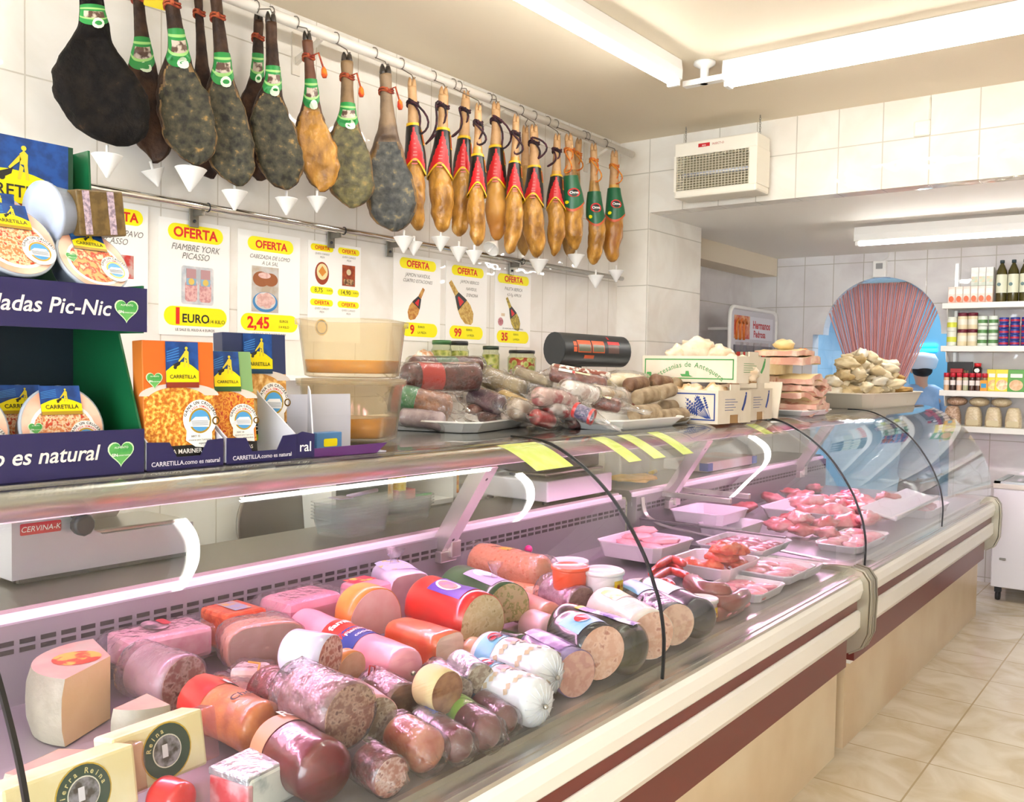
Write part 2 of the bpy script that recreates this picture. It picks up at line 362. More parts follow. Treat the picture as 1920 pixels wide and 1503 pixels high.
# lamps out of view; the first and last are added as fill
fluorescent('fluorescent_lamp', 'fluorescent ceiling lamp in the front part of the shop', (-.3, -1.4, 2.87), (-.3, .1, 2.87))
fluorescent('fluorescent_lamp', 'fluorescent ceiling lamp across the shop, nearest the viewer', (-1.79, 1.9, 2.87), (-.6, 1.9, 2.87))
fluorescent('fluorescent_lamp', 'fluorescent ceiling lamp near the left wall by the street window', (-2.0, -1.2, 2.87), (-2.0, .3, 2.87))
l = bpy.data.lights.new('back_room_light', 'AREA'); l.energy = 10; l.size = .8; l.color = (.8, .92, 1)
lo = bpy.data.objects.new('back_room_light', l); COL.objects.link(lo); lo.location = (-2.0, 8.9, 2.45)
# ================================================================ DISPLAY COUNTER
XF = -1.075; ZS = 1.345
def deck(x): return .756
GLASS = clear('#fbfdfc', .0, .0, ior=1.5)
PROF = [(-1.10, .755), (-1.098, .86), (-1.112, .945), (-1.128, .99), (-1.15, 1.045), (-1.178, 1.095), (-1.215, 1.15), (-1.26, 1.205), (-1.31, 1.25), (-1.36, 1.285), (-1.42, 1.318), (-1.47, 1.337), (-1.52, ZS), (-1.6, ZS + .002)]
PROF = spline(PROF, 4)
WOODP = mat('#e0cdae', .35, c2='#d2b894', ns=2.2, lo=.35, hi=.65)
PANELW = mat('#e9e2e2', .35)
def section(label, y0, y1, seams, struts):
    t = thing('refrigerated_counter', label, 'display counter', (0, y0, 0)); Ln = y1 - y0; S = lambda a: a - y0
    G().box(-2.3, -1.155, 0, Ln, .0, .36).build('plinth', WOODP, t)
    G().box(-2.3, -1.135, 0, Ln, .36, .375).build('plinth_trim', CREAM, t)
    G().box(-2.3, -1.12, 0, Ln, .375, .515).build('lower_stripe', MARO, t)
    G().prism([(-1.2, .515), (-1.09, .515), (-1.07, .545), (-1.07, .605), (-1.08, .613), (-1.2, .613)], 0, Ln).build('lower_rail', CREAM, t)
    G().box(-1.2, -1.084, 0, Ln, .613, .647).build('upper_stripe', MARO, t)
    G().prism([(-1.2, .647), (-1.085, .647), (-1.072, .66), (-1.062, .695), (-1.066, .725), (-1.075, .737), (-1.2, .737)], 0, Ln).build('upper_rail', CREAM, t)
    g = G(); g.box(-1.094, -1.076, 0, Ln, .737, .747); g.box(-1.108, -1.094, 0, Ln, .737, .75); g.box(-1.16, -1.108, 0, Ln, .73, .742); g.box(-1.165, -1.15, 0, Ln, .73, .756)
    g.build('sill', ALU, t)
    G().prism([(-1.165, .7), (-2.15, .7), (-2.15, deck(-2.15)), (-1.165, deck(-1.165))], 0, Ln).build('display_deck', mat('#a39fa4', .35, .5), t)
    G().box(-2.2, -2.15, 0, Ln, .7, .945).build('back_panel', mat('#8a868c', .4, .4), t)
    g = G(); n = int(Ln / .048)
    for k in range(n):
        for zz in (.878, .897): g.box(-2.152, -2.1485, .01 + k * .048, .045 + k * .048, zz, zz + .011)
    g.build('vent_grille', mat('#1f1c22', .6), t)
    G().prism([(-2.52, .94), (-2.21, .94), (-2.20, .915), (-2.19, .915), (-2.178, .93), (-2.178, .955), (-2.19, .972), (-2.52, .972)], 0, Ln).build('worktop', [STEELB], t)
    G().box(-2.182, -2.168, 0, Ln, .893, .966, bev=.006).build('worktop_edge', mat('#f1edf0', .3), t)
    ys = [0] + [S(a) for a in seams] + [Ln]
    for a, b in zip(ys, ys[1:]):
        G().strip(PROF, a + .004, b - .004, 0, .006).build('curved_glass', GLASS, t)
    for a in [S(s_) for s_ in seams]:
        G().strip([(p[0] + .001, p[1] + .001) for p in PROF], a - .003, a + .003, 0, .008).build('glass_seam', BLACK, t)
    # lit canopy that carries the top shelf
    can = [(-1.53, ZS - .004), (-1.512, 1.328), (-1.525, 1.305), (-1.57, 1.286), (-1.66, 1.27), (-1.76, 1.253)]
    G().strip(spline(can, 4), 0, Ln, 0, -.004).build('canopy', mat('#cfccc6', .3, .85), t)
    G().prism([(-1.76, ZS - .004), (-1.76, 1.25), (-1.765, 1.25), (-1.765, 1.3), (-1.92, 1.3), (-1.92, 1.218), (-1.99, 1.214), (-1.99, ZS - .004)], 0, Ln).build('lamp_housing', ALU, t)
    G().box(-2.3, -1.515, 0, Ln, ZS - .003, ZS + .004).build('top_shelf', mat('#c9c8c2', .16, .9), t)
    G().tube([(-1.84, .04, 1.272), (-1.84, Ln - .04, 1.272)], .013, 10).build('lamp_tube', mat('#ffc0ea', em=PINK_E), t)
    for s_ in struts:
        y = S(s_); a = Vector((-1.95, y, 1.225)); b = Vector((-2.17, y, .885)); d = (b - a)
        M = frame(a, (0, 1, 0), -d)
        st = G().box(-.03, .03, -d.length, 0, -.028, .028, M=M).build('strut', ALU, t)
        for k in (.05, .32): G().disc(0, -k, .006, M=M @ Matrix.Translation((0, 0, .0285)), n=10).build('screw', DARK, st)
        G().box(-2.2, -2.12, y - .04, y + .045, .86, .9, bev=.004).build('strut_foot', ALU, t)
        G().box(-2.135, -2.105, y + .0, y + .05, .875, .935, bev=.004).build('clamp', ALU, t)
    return t
c1 = section('front chilled deli counter full of cold cuts and cheeses with curved glass', -.1, 3.7, [.515, 2.09], [2.42])
c2 = section('rear chilled counter of raw meat beyond the metal joint', 3.8, 6.5, [3.82, 5.17], [4.12, 5.95])
REAR = c2
JW = mat('#a79f8c', .3, .8)
def bumper_cap(y0, y1, parent, name):
    g = G(); prof = [(-1.3, .42), (-1.12, .43), (-1.07, .46), (-1.045, .52), (-1.04, .66), (-1.045, .73), (-1.07, .765), (-1.12, .775), (-1.3, .775)]
    g.prism(prof, y0, y1, smooth=True); n = 3
    for k in range(n):
        yy = y0 + (y1 - y0) * (k + .5) / n; g.strip([(p[0] + .004, p[1]) for p in prof[1:8]], yy - .008, yy + .008, 0, .006)
    return g.build(name, JW, parent)
bumper_cap(0 - .1, 0, c2, 'joint_cap')
bumper_cap(2.7, 2.76, c2, 'end_cap')
g = G(); pf = [(p[0] - .003, p[1]) for p in PROF] + [(-2.0, ZS), (-2.15, 1.0), (-2.15, .75)]
g.prism(pf, 2.703, 2.709).build('end_glass', GLASS, c2)
# low glass divider between the two sections with its two bars
dv = thing('glass_divider', 'low clear glass divider between the cold cuts and the raw meat', 'divider', (0, 3.75, 0))
G().box(-2.1, -1.19, -.003, .003, .74, .85).build('pane', clear('#f2f4f6', .03), dv)
G().box(-2.1, -1.4, -.006, .006, .85, .858).build('rim', mat('#77747c', .35, .6), dv)
for k, (ya, zz) in enumerate(((4.0, .945), (4.22, .945))):
    tag(G().box(-2.117, -1.76, ya - .012, ya + .012, zz - .012, zz + .012, bev=.003).build('support_bar', ALU), ('nearer' if k == 0 else 'farther') + ' short metal bar jutting over the raw meat trays', 'bar')
# ================================================================ HAMS OVER THE COUNTER
XP, ZP = -2.85, 2.862
pole = thing('ham_pole', 'long white round pole on wall brackets from which all the hams hang', 'pole', (XP, 0, ZP))
G().tube([(0, .6, 0), (0, 4.89, 0)], .021, 16).build('pole', mat('#f1eae0', .35), pole)
for yy in (1.0, P(560, 40, x=-2.98).y, P(905, 185, x=-2.98).y, 4.6):
    g = G(); g.box(-.149, -.142, yy - .02, yy + .02, -.14, .03); g.prism([(-.142, -.1), (-.142, -.07), (.0, -.021), (.012, -.03)], yy - .008, yy + .008)
    g.build('bracket', mat('#e4dccf', .4), pole)
rail = thing('chrome_rail', 'polished metal rail along the tiles under the hanging hams', 'rail', (-2.93, 0, 2.116))
G().tube([(0, .5, 0), (0, 4.94, 0)], .0135, 14).build('tube', CHROME, rail)
for i, (px, py) in enumerate(((375, 385), (632, 428), (742, 452), (970, 490), (90, 330))):
    yy = P(px, py, x=-2.95).y; b = G().box(-.06, -.055, yy - .02, yy + .02, -.07, .0, bev=.002).box(-.056, .0, yy - .006, yy + .006, -.03, -.008).build('bracket', STEELB, rail)
    G().sphere((-.052, yy, -.048), .006, 6).build('screw', DARK, b)
    G().tube([(.016 * cos(a), yy + .02, .016 * sin(a)) for a in [2 * pi * k / 14 for k in range(15)]], .0018, 6).build('clip', DARK, rail)
T_DARK = [(0, .18), (.03, .23), (.08, .25), (.14, .23), (.22, .25), (.32, .29), (.4, .37), (.47, .5), (.54, .69), (.62, .87), (.7, .98), (.77, 1), (.84, .96), (.9, .84), (.95, .62), (.98, .4), (1, .12)]
T_GOLD = [(0, .3), (.04, .38), (.1, .39), (.2, .4), (.3, .48), (.4, .62), (.5, .8), (.6, .94), (.7, 1), (.8, .95), (.88, .82), (.94, .66), (.98, .42), (1, .14)]
def lerp(tab, t):
    for (a, x), (b, y) in zip(tab, tab[1:]):
        if t <= b: u = (t - a) / (b - a); return x + (y - x) * u
    return tab[-1][1]
SKIN_D = mat('#26160e', .55, c2='#4d3321', ns=20, lo=.38, hi=.7, bump=.6, bs=50, nd=8, spec=.3)
SKIN_DD = mat('#0e0a08', .8, c2='#1e1712', ns=22, lo=.38, hi=.75, bump=.7, bs=55, spec=.2, nd=8)
CUT_D = mat('#2e2c26', .6, c2='#57523f', ns=38, lo=.36, hi=.62, c3='#a8854f', bump=1.0, bs=45, nd=10, spec=.3)
RIM = mat('#8d6c3c', .5, c2='#5d4426', ns=30, bump=.5, bs=40)
CUT_DD = mat('#0f0c0a', .8, c2='#1f1914', ns=26, lo=.42, hi=.66, c3='#4a3420', bump=.8, bs=45, nd=9, spec=.2)
CUT_G = mat('#86581e', .32, c2='#c68e3a', ns=26, lo=.34, hi=.58, c3='#e0bb78', bump=.6, bs=34, nd=8, st=.4)
SKIN_G = mat('#96591c', .3, c2='#c98f38', ns=16, lo=.35, hi=.6, c3='#dcae60', bump=.3, bs=26, st=.4)
SKIN_GB = mat('#8a6030', .36, c2='#b98c48', ns=16, lo=.35, hi=.6, c3='#6f4a22', bump=.4, bs=26, st=.4)
SHANK_G = mat('#9a6a3c', .5, c2='#c59a6a', ns=10, bump=.3, bs=40)
HOOF = mat('#17130f', .35, c2='#3a3027', ns=14)
GRN, GRNL = mat('#1f8a3c', .4), mat('#9fd07a', .4); SLV_B, SLV_R, SLV_Y = mat('#17130f', .3), mat('#c8161d', .35), mat('#e8b914', .35)
SLV_G, SLV_O = mat('#17613c', .35), mat('#c9562a', .4)
ROPE = {'red': mat('#8a2f22', .8, c2='#b5572e', ns=60), 'black': mat('#1c1216', .8, c2='#4a1d2a', ns=50), 'orange': mat('#c9591f', .8, c2='#e0922f', ns=60), 'brown': mat('#5a3424', .8, c2='#7a4a30', ns=60)}
TAS = mat('#c2331f', .9, c2='#e07a1c', ns=30)
class Ham:
    def __init__(s, kind, top, bot, wpx, X, turn=0, seed=0, thin=.62, mats=None, hoof=True):
        A = P(*top, x=X); B = P(*bot, x=X); s.A = A; s.B = B; s.kind = kind; s.seed = seed
        dep = (A + B) / 2 - Vector((0, 0, CAM_H)); depth = dep.dot(_F); s.W = wpx * depth / FPX / 2
        d = (B - A); s.L = d.length; d.normalize(); n = -Vector((dep.x, dep.y, 0)).normalized(); n = Matrix.Rotation(turn, 3, 'Z') @ n
        w = d.cross(n).normalized(); n = w.cross(d).normalized()
        s.M = Matrix(((w.x, n.x, -d.x, A.x), (w.y, n.y, -d.y, A.y), (w.z, n.z, -d.z, A.z), (0, 0, 0, 1)))   # local: x width, y towards viewer, z up
        s.tab = T_DARK if kind == 'dark' else T_GOLD; s.thin = thin; s.mats = mats
    def pt(s, t, a, off=0, rough=True):
        w = lerp(s.tab, t) * s.W; body = max(0, min(1, (t - .38) / .25)); dp = w * (1 - (1 - s.thin) * body)
        x = w * cos(a); y = dp * sin(a); z = -t * s.L
        if s.kind == 'dark' and sin(a) > 0 and t > .45: y = min(y, dp * (.62 + .1 * cos(a * 2)))
        x += s.W * .08 * sin(t * 5 + s.seed) * body
        if s.kind == 'dark': x += s.W * (.14 * sin(pi * min(1, max(0, (t - .38) / .42))) - .22 * max(0, (t - .74) / .26) ** 1.4)
        if s.kind != 'dark': x += s.W * .16 * sin(t * 9 + s.seed * 2) * body; y -= s.W * .25 * max(0, sin(t * 7 + s.seed)) * max(0, sin(a)) * body * .6
        if rough:
            q = (x, y, z); k = (.25 + body) ; m = (nz(q, 9, s.seed) * .013 + nz(q, 24, s.seed) * .006 + nz(q, 55, s.seed) * .0025) * k * (.75 if s.kind != 'dark' else 1)
            l = math.hypot(x, y) or 1; x += x / l * m; y += y / l * m
        l = math.hypot(x, y) or 1
        return (x + x / l * off, y + y / l * off, z)
    def make(s, name, label, group):
        t0 = thing(name, label, 'ham', group=group, M=s.M); s.t = t0; n, sg = 60, 44
        ts = [.06 + .94 * i / n for i in range(n + 1)]
        rings = [[s.pt(t, 2 * pi * j / sg) for j in range(sg)] for t in ts]
        def mf(i, j):
            a = 2 * pi * (j + .5) / sg; t = ts[i]
            if s.kind == 'dark':
                e = sin(a) - .2 - 2.7 * max(0, .62 - t) - nz((t * 4, a, s.seed), 2.5) * .25
                if t > .95: e -= (t - .95) * 12
                return 0 if e < 0 or t < .46 else 3 if e < .17 and s.mats[1] not in (SKIN_D, CUT_DD) else 1
            return 2 if t < .3 else (1 if sin(a) > .2 + nz((t * 3, a, s.seed), 2) * .7 and t > .5 else 0)
        G().loft(rings, 0, True, True, None, True, mf).build('meat', (s.mats + [s.mats[0]])[:3] + [RIM], t0)
        # hoof: two dark toes
        w = lerp(s.tab, .05) * s.W
        for sx in (-1, 1):
            g = G(); g.loft([[(sx * w * .45 + w * .5 * q * cos(2 * pi * k / 10), w * .8 * q * sin(2 * pi * k / 10), z) for k in range(10)] for z, q in ((-.075 * s.L, .9), (-.05 * s.L, 1.05), (-.02 * s.L, .8), (.0, .3))])
            g.build('toe', HOOF if s.kind == 'dark' else SHANK_G, t0)
        return t0
    def patch(s, name, mats, t0, t1, half, nu, nv, mf, off=.004, tb=None, parent=None, full=False, rough=True):
        rings = []
        for i in range(nv + 1):
            row = []
            for j in range(nu + (0 if full else 1)):
                a = pi / 2 + (2 * pi * j / nu if full else -half + 2 * half * j / nu); e = t1 + (tb(a) if tb else 0)
                row.append(s.pt(t0 + (e - t0) * i / nv, a, off, rough))
            rings.append(row)
        return G().loft(rings, 0, False, True, None, full, mf).build(name, mats, parent or s.t, fixn=False)
    def mapped(s, name, mats, items, off, parent):
        """flat shapes (m, pts) wrapped on the ham: pts in (angle, t)"""
        g = G()
        for m, pts in items: g.add([s.pt(t, pi / 2 + a, off, False) for a, t in pts], [tuple(range(len(pts)))], m)
        return g.build(name, mats, parent, fixn=False)
    def paper(s, t, h):
        PIC = mat('#5b4032', .4, c2='#c9b9a8', ns=40, lo=.45, hi=.55)
        def mf(i, j):
            u = i / 12; v = j / 16
            if u < .3: return 2 if .12 < u < .22 else 0
            if u < .62: return 1 if .15 < v < .85 else 0
            return 0 if (u > .68) else 2
        o = s.patch('paper_label', [GRN, PIC, GRNL], t, t + h, 1.05, 16, 12, mf, .004, lambda a: -h * .25 * abs(a - pi / 2) ** 2)
        s.mapped('ribbon_badge', [mat('#dfeed0', .4), GRN], [(0, [(.25 + .33 * cos(k * pi / 6), t + h * .9 + .028 * sin(k * pi / 6)) for k in range(12)]), (1, [(.25 + .2 * cos(k * pi / 6), t + h * .9 + .012 * sin(k * pi / 6)) for k in range(12)])], .0075, s.t)
    def rope(s, t, col, loop=None, tassel=None, r=.0042):
        mt = ROPE[col]; g = G(); w = lerp(s.tab, t) * s.W
        for dz in (-.006, .004): g.tube([((w + .004) * cos(a), (w + .004) * sin(a), -t * s.L + dz + .006 * sin(a * 2)) for a in [2 * pi * k / 16 for k in range(17)]], r, 6)
        o = g.tube([(.0, w + .006, -t * s.L - .006), (.004, w + .01, -t * s.L + .008)], r * 1.7, 6).build('rope', mt, s.t)
        if loop:
            dx, dz = loop; dx = -dx; c = []
            for k in range(21):
                a = 2 * pi * k / 20; c.append((dx * (.5 - .5 * cos(a)) + .02 * sin(2 * a), w + .008 + .012 * sin(a), -t * s.L - dz * (.5 - .5 * cos(a)) + abs(dx) * .8 * sin(a)))
            G().tube(c, r, 6).build('rope_loop', mt, s.t)
        if tassel:
            dx, dz = tassel; dx = -dx; x0 = dx; z0 = -t * s.L - dz
            G().tube([(dx * .2, w, -t * s.L), (dx * .7, w + .01, -t * s.L + .01), (x0, w + .012, z0)], r, 6).build('cord', mt, s.t)
            G().loft([[(x0 + q * cos(2 * pi * k / 9) * (1 + .3 * (k % 2)), w + .012 + q * sin(2 * pi * k / 9), z0 - z) for k in range(9)] for z, q in ((-.01, .003), (.0, .009), (.02, .011), (.032, .007))]).build('tassel', TAS, s.t)
    def sleeve(s, t0, t1, green=False):
        if green:
            tb = lambda a: .07 * max(0, cos((a - pi / 2))) ** 2
            o = s.patch('sleeve', [SLV_G, SLV_O], t0, t1, pi, 40, 14, lambda i, j: 1 if i >= 13 else 0, .006, tb, full=True, rough=False)
            it = [(m, [(.15 + r * cos(k * pi / 10), t0 + (t1 - t0) * .62 + r * .062 * sin(k * pi / 10)) for k in range(20)]) for m, r in ((0, .62), (1, .44))]
            s.mapped('round_emblem', [mat('#d02a2a', .35), BLACK], it, .0085, o)
            vs, fs = text_geo('Oma', .02); g = G(); g.add([s.pt(t0 + (t1 - t0) * .66 - v[1] * .03, pi / 2 + (.15 + v[0] * .42), .010, False) for v in vs], fs); g.build('lettering', PAPER, o, fixn=False)
            s.mapped('yellow_dot', [YEL], [(0, [(-.55 + .2 * cos(k * pi / 6), t0 + (t1 - t0) * .95 + .015 * sin(k * pi / 6)) for k in range(12)])], .0085, o)
            return
        tb = lambda a: -.09 * max(0, cos(a - pi / 2)) ** 3
        def mf(i, j):
            a = abs(((j + .5) / 48 * 2 * pi + pi) % (2 * pi) - pi); u = i / 16
            if i >= 15 or i == 0: return 2
            if a < 1.3 * (u - .04): return 1
            return 0
        o = s.patch('sleeve', [SLV_B, SLV_R, SLV_Y], t0, t1, pi, 48, 16, mf, .006, tb, full=True, rough=False)
        e = t1 - t0
        s.mapped('side_emblem', [SLV_Y, mat('#b8301c', .4)], [(0, [(1.0, t0 + e * .12), (1.6, t0 + e * .12), (1.6, t0 + e * .42), (1.0, t0 + e * .42)]), (1, [(1.07, t0 + e * .15), (1.53, t0 + e * .15), (1.53, t0 + e * .39), (1.07, t0 + e * .39)])], .0085, o)
        s.mapped('small_print', [mat('#dc6a66', .5)], [(0, [(-.02 - .3 * u, t0 + e * (u + .1)), (.02 + .3 * u, t0 + e * (u + .1)), (.02 + .3 * u, t0 + e * (u + .125)), (-.02 - .3 * u, t0 + e * (u + .125))]) for u in (.3, .38, .46, .52, .62, .68)] + [(0, [(-.05, t0 + e * .3), (.05, t0 + e * .3), (.05, t0 + e * .335), (-.05, t0 + e * .335)])], .0085, o)
def hook(top, label):
    """S hook from the pole down to the hoof"""
    A = Vector((XP, top.y, ZP)); d = top - A; p = []
    for k in range(9): a = radians(-60 + 30 * k); p.append((A.x + .026 * cos(a), A.y, A.z + .026 * sin(a)))
    p = p[::-1]; f = Vector(p[-1]); q = [(Vector(p[0]) * (1 - u) + Vector((top.x, top.y, top.z + .01)) * u) for u in (.3, .7, 1)]
    path = list(reversed(p)) + [tuple(v) for v in q] + [(top.x + .012, top.y, top.z - .012), (top.x + .022, top.y, top.z - .004)]
    return tag(G().tube(path, .0022, 7).build('meat_hook', mat('#8a8278', .35, .9)), label, 'hook', 'hooks on the white ham pole')
HD = 'dark hams with green paper labels'; HS = 'golden hams in black and red sleeves'; HG = 'golden hams in green sleeves'
hams = [   # kind, top, bottom, width px, X, turn, label
 ('dark', (160, -95), (203, 274), 158, -2.76, 0, 'biggest and blackest hanging ham, leftmost on the pole', [SKIN_DD, CUT_DD], (.29, .11), None, .5),
 ('dark', (255, -62), (285, 306), 84, -2.90, 0, 'brown ham with a yellow tag half hidden behind the blackest ham', [SKIN_D, SKIN_D], (.36, .17), 'red', .6),
 ('dark', (315, -50), (362, 310), 104, -2.76, .1, 'mottled grey ham with pale rim, right of the blackest ham', [SKIN_D, CUT_D], (.29, .2), 'red', .6),
 ('dark', (370, -35), (392, 335), 66, -2.92, 0, 'bare brown ham in shadow behind two mottled hams, without label', [SKIN_D, SKIN_D], None, 'red', .7),
 ('dark', (402, -30), (440, 349), 90, -2.76, .1, 'slim grey mottled ham, fourth full ham face from the left', [SKIN_D, CUT_D], (.34, .16), 'red', .6),
 ('dark', (485, 20), (478, 338), 74, -2.92, 0, 'brown ham with red cord and labelled shank tucked behind its grey neighbours', [SKIN_D, SKIN_D], (.26, .17), 'red', .7),
 ('dark', (507, 22), (520, 355), 90, -2.76, .1, 'grey ham with a black hoof, left of the pale golden ham', [SKIN_D, CUT_D], (.31, .16), None, .6),
 ('dark', (575, 58), (597, 360), 74, -2.78, .1, 'pale golden-faced ham with black hoof and red tassel', [mat('#4d2a1a', .5, c2='#6b3f26', ns=9), CUT_G], (.30, .18), 'red', .6),
 ('dark', (650, 98), (655, 390), 92, -2.78, .1, 'round greenish grey ham with an orange tassel at its hoof', [mat('#55402c', .5, c2='#8a6c48', ns=9, bump=.4), mat('#45412e', .55, c2='#716840', ns=34, lo=.36, hi=.6, c3='#a08448', bump=.9, bs=42, nd=9)], (.33, .16), 'red', .62),
 ('dark', (722, 120), (735, 434), 98, -2.78, .1, 'bluish grey ham with long bare shank and red tassel, last before the sleeved hams', [mat('#5a4636', .5, c2='#8f7558', ns=9, bump=.4), mat('#2e2e2e', .55, c2='#56564f', ns=34, lo=.36, hi=.6, c3='#93805a', bump=.9, bs=42, nd=9)], None, 'red', .62),
 ('gold', (772, 145), (782, 432), 44, -2.78, 0, 'first golden ham in a black and red sleeve, beside the bluish ham', [SKIN_G, CUT_G, SHANK_G], (.30, .64), 'black', .9),
 ('gold', (832, 162), (826, 435), 46, -2.78, 0, 'golden ham with a long empty black rope loop at its left', [SKIN_G, CUT_G, SHANK_G], (.29, .64), 'black', .9),
 ('gold', (874, 170), (862, 443), 40, -2.80, 0, 'sleeved golden ham third from the left of its row', [SKIN_G, CUT_G, SHANK_G], (.32, .64), 'black', .9),
 ('gold', (897, 193), (893, 461), 34, -2.69, 0, 'slim sleeved golden ham hanging lower with crossed black rope', [SKIN_G, CUT_G, SHANK_G], (.36, .66), 'black', .9),
 ('gold', (930, 190), (930, 450), 44, -2.80, 0, 'smooth plump orange ham in a sleeve, fifth of the sleeved row', [mat('#b06f28', .33, c2='#cf9440', ns=4), mat('#b87a30', .33, c2='#d8a04c', ns=4), SHANK_G], (.32, .66), 'black', .9),
 ('gold', (968, 214), (960, 476), 34, -2.70, 0, 'sleeved golden ham sixth of its row with a twisted lower end', [SKIN_G, CUT_G, SHANK_G], (.34, .62), 'black', .9),
 ('gold', (985, 235), (984, 480), 34, -2.90, 0, 'sleeveless golden ham hidden behind the seventh sleeved ham', [SKIN_GB, SKIN_GB, SHANK_G], None, None, .9),
 ('gold', (1001, 233), (1003, 483), 42, -2.76, 0, 'seventh sleeved golden ham with a knotted black rope ball', [SKIN_G, CUT_G, SHANK_G], (.31, .62), 'black', .9),
 ('gold', (1045, 250), (1040, 480), 35, -2.78, 0, 'last golden ham in a black and red sleeve, left of the green ones', [SKIN_G, CUT_G, SHANK_G], (.34, .63), 'black', .9),
 ('gold', (1066, 250), (1077, 469), 42, -2.76, 0, 'brown-gold ham in a green sleeve, first of the green-sleeved three', [SKIN_GB, CUT_G, SHANK_G], (.36, .6), 'orange', .8),
 ('gold', (1086, 258), (1064, 480), 34, -2.90, 0, 'bare shanked ham behind the first green-sleeved ham', [SKIN_GB, SKIN_GB, SHANK_G], None, 'orange', .8),
 ('gold', (1113, 268), (1116, 496), 34, -2.78, 0, 'middle one of the three hams in green sleeves', [SKIN_GB, CUT_G, SHANK_G], (.40, .62), 'orange', .9),
 ('gold', (1152, 282), (1150, 491), 38, -2.78, 0, 'rightmost ham on the pole, in a green sleeve with orange trim', [SKIN_G, SKIN_G, SHANK_G], (.34, .58), 'orange', .9),
]
for i, (kind, top, bot, w, X, turn, lab, mats, band, rope, thin) in enumerate(hams):
    h = Ham(kind, top, bot, w, X, turn, i, thin, mats)
    green = 'green-sleeved ham' in lab and 'behind' not in lab or 'green sleeve' in lab and 'left of' not in lab
    h.make('cured_ham', lab, HD if kind == 'dark' else HG if 'green' in lab and 'left of' not in lab else HS)
    if band:
        if kind == 'dark': h.paper(*band)
        else: h.sleeve(*band, green=green)
    if rope:
        if kind == 'dark': h.rope(.16, rope, None, (.05, .05) if 'tassel' in lab else None)
        else: h.rope(.14 if i != 10 else .17, rope, {10: (.05, .12), 11: (-.06, .16), 12: (-.04, .12), 14: (.06, .12), 17: (.05, .06), 18: (-.03, .08), 19: (-.015, .12), 20: (.02, .1), 21: (.025, .12), 22: (.03, .1)}.get(i, (.02, .1)), None, .005 if rope == 'black' else .004)
    if i == 1:
        M = frame((-.05, .045, -.19 * h.L), (1, 0, .2), (0, 0, 1)); G().rect(-.035, -.02, .035, .02, 0, 0, None, .006).build('price_tag', mat('#e8d020', .4), h.t, M=M)
    hook(h.A, 'thin wire hook holding the ' + ' '.join(lab.replace('hanging ', '').split(',')[0].split()[:11]))
# drip cups stuck under the hams
def cup(px, py, w, label, tilt=0, X=-2.78):
    c = P(px, py, x=X); dep = (c - Vector((0, 0, CAM_H))).dot(_F); r = w * dep / FPX / 2; h = r * 1.55
    t = thing('drip_cup', label, 'drip cup', c, (tilt, 0, 0), 'drip cups under the hams')
    G().lathe([(.004, -h * .55), (r * .2, -h * .42), (r, h * .42), (r * 1.04, h * .45), (r * .98, h * .47), (r * .9, h * .4), (r * .12, -h * .36)], 20).build('cone', WPLAS, t)
    G().tube([(0, 0, -h * .35), (0, 0, h * .9)], .005, 8).build('pin', WPLAS, t)
for px, py, w, tl, lab in ((201, 310, 54, 0, 'white drip cone under the blackest ham'), (291, 332, 42, .35, 'tilted white drip cone right of the blackest ham'), (357, 336, 56, -.05, 'white drip cone under the pale-rimmed mottled ham'), (440, 375, 46, 0, 'white drip cone under the slim grey ham'),
    (537, 386, 40, 0, 'white drip cone under the ham with the black hoof'), (594, 383, 36, 0, 'white drip cone under the pale golden-faced ham'), (757, 458, 38, 0, 'white drip cone under the bluish grey ham'), (776, 465, 32, 0, 'white drip cone under the first sleeved ham'), (826, 457, 34, 0, 'white drip cone under the ham with the long rope loop'),
    (860, 476, 34, 0, 'white drip cone under the third sleeved ham'), (889, 482, 32, 0, 'white drip cone under the slim low sleeved ham'), (926, 460, 32, 2.3, 'upturned white drip cone under the plump orange ham'), (1010, 500, 36, 0, 'white drip cone under the seventh sleeved ham'),
    (1080, 489, 32, 0, 'white drip cone under the first green-sleeved ham'), (1117, 527, 30, 0, 'white drip cone under the middle green-sleeved ham'), (1155, 517, 28, 0, 'white drip cone under the rightmost ham')):
    cup(px, py, w, lab, tl, -2.90 if tl == .35 else -2.69 if px == 889 else -2.78)
# ================================================================ OFFER POSTERS ON THE TILES
ITAL = dict(shear=.3, sx=.9)
def poster(px0, px1, pyt, label, H=.42):
    a = P(px0, pyt, x=XL); b = P(px1, pyt, x=XL); w = b.y - a.y
    t = thing('offer_poster', label, 'poster', M=FR((XL + .002, a.y, a.z - H)), group='offer posters on the tiles')
    G().box(0, w, 0, H, 0, .0015).build('sheet', PAPER, t); return t, w, H
def badge(t, x0, y0, x1, y1, texts):
    b = G().rect(x0, y0, x1, y1, 0, .0018, None, (y1 - y0) / 2).build('badge', YEL, t)
    for mi, mm in ((0, REDT), (1, INK)):
        g = G()
        for (s_, x, y, sz, m, kw) in texts:
            if m == mi: g.text(s_, x, y, sz, 0, .0026, **kw)
        if g.v: g.build('lettering' if mi == 0 else 'small_print', mm, b)
def title(t, rows):
    g = G()
    for s_, x, y, sz in rows: g.text(s_, x, y, sz, 0, .002, **ITAL)
    g.build('title', mat('#7a746c', .6), t)
BD = dict(bold=.03)
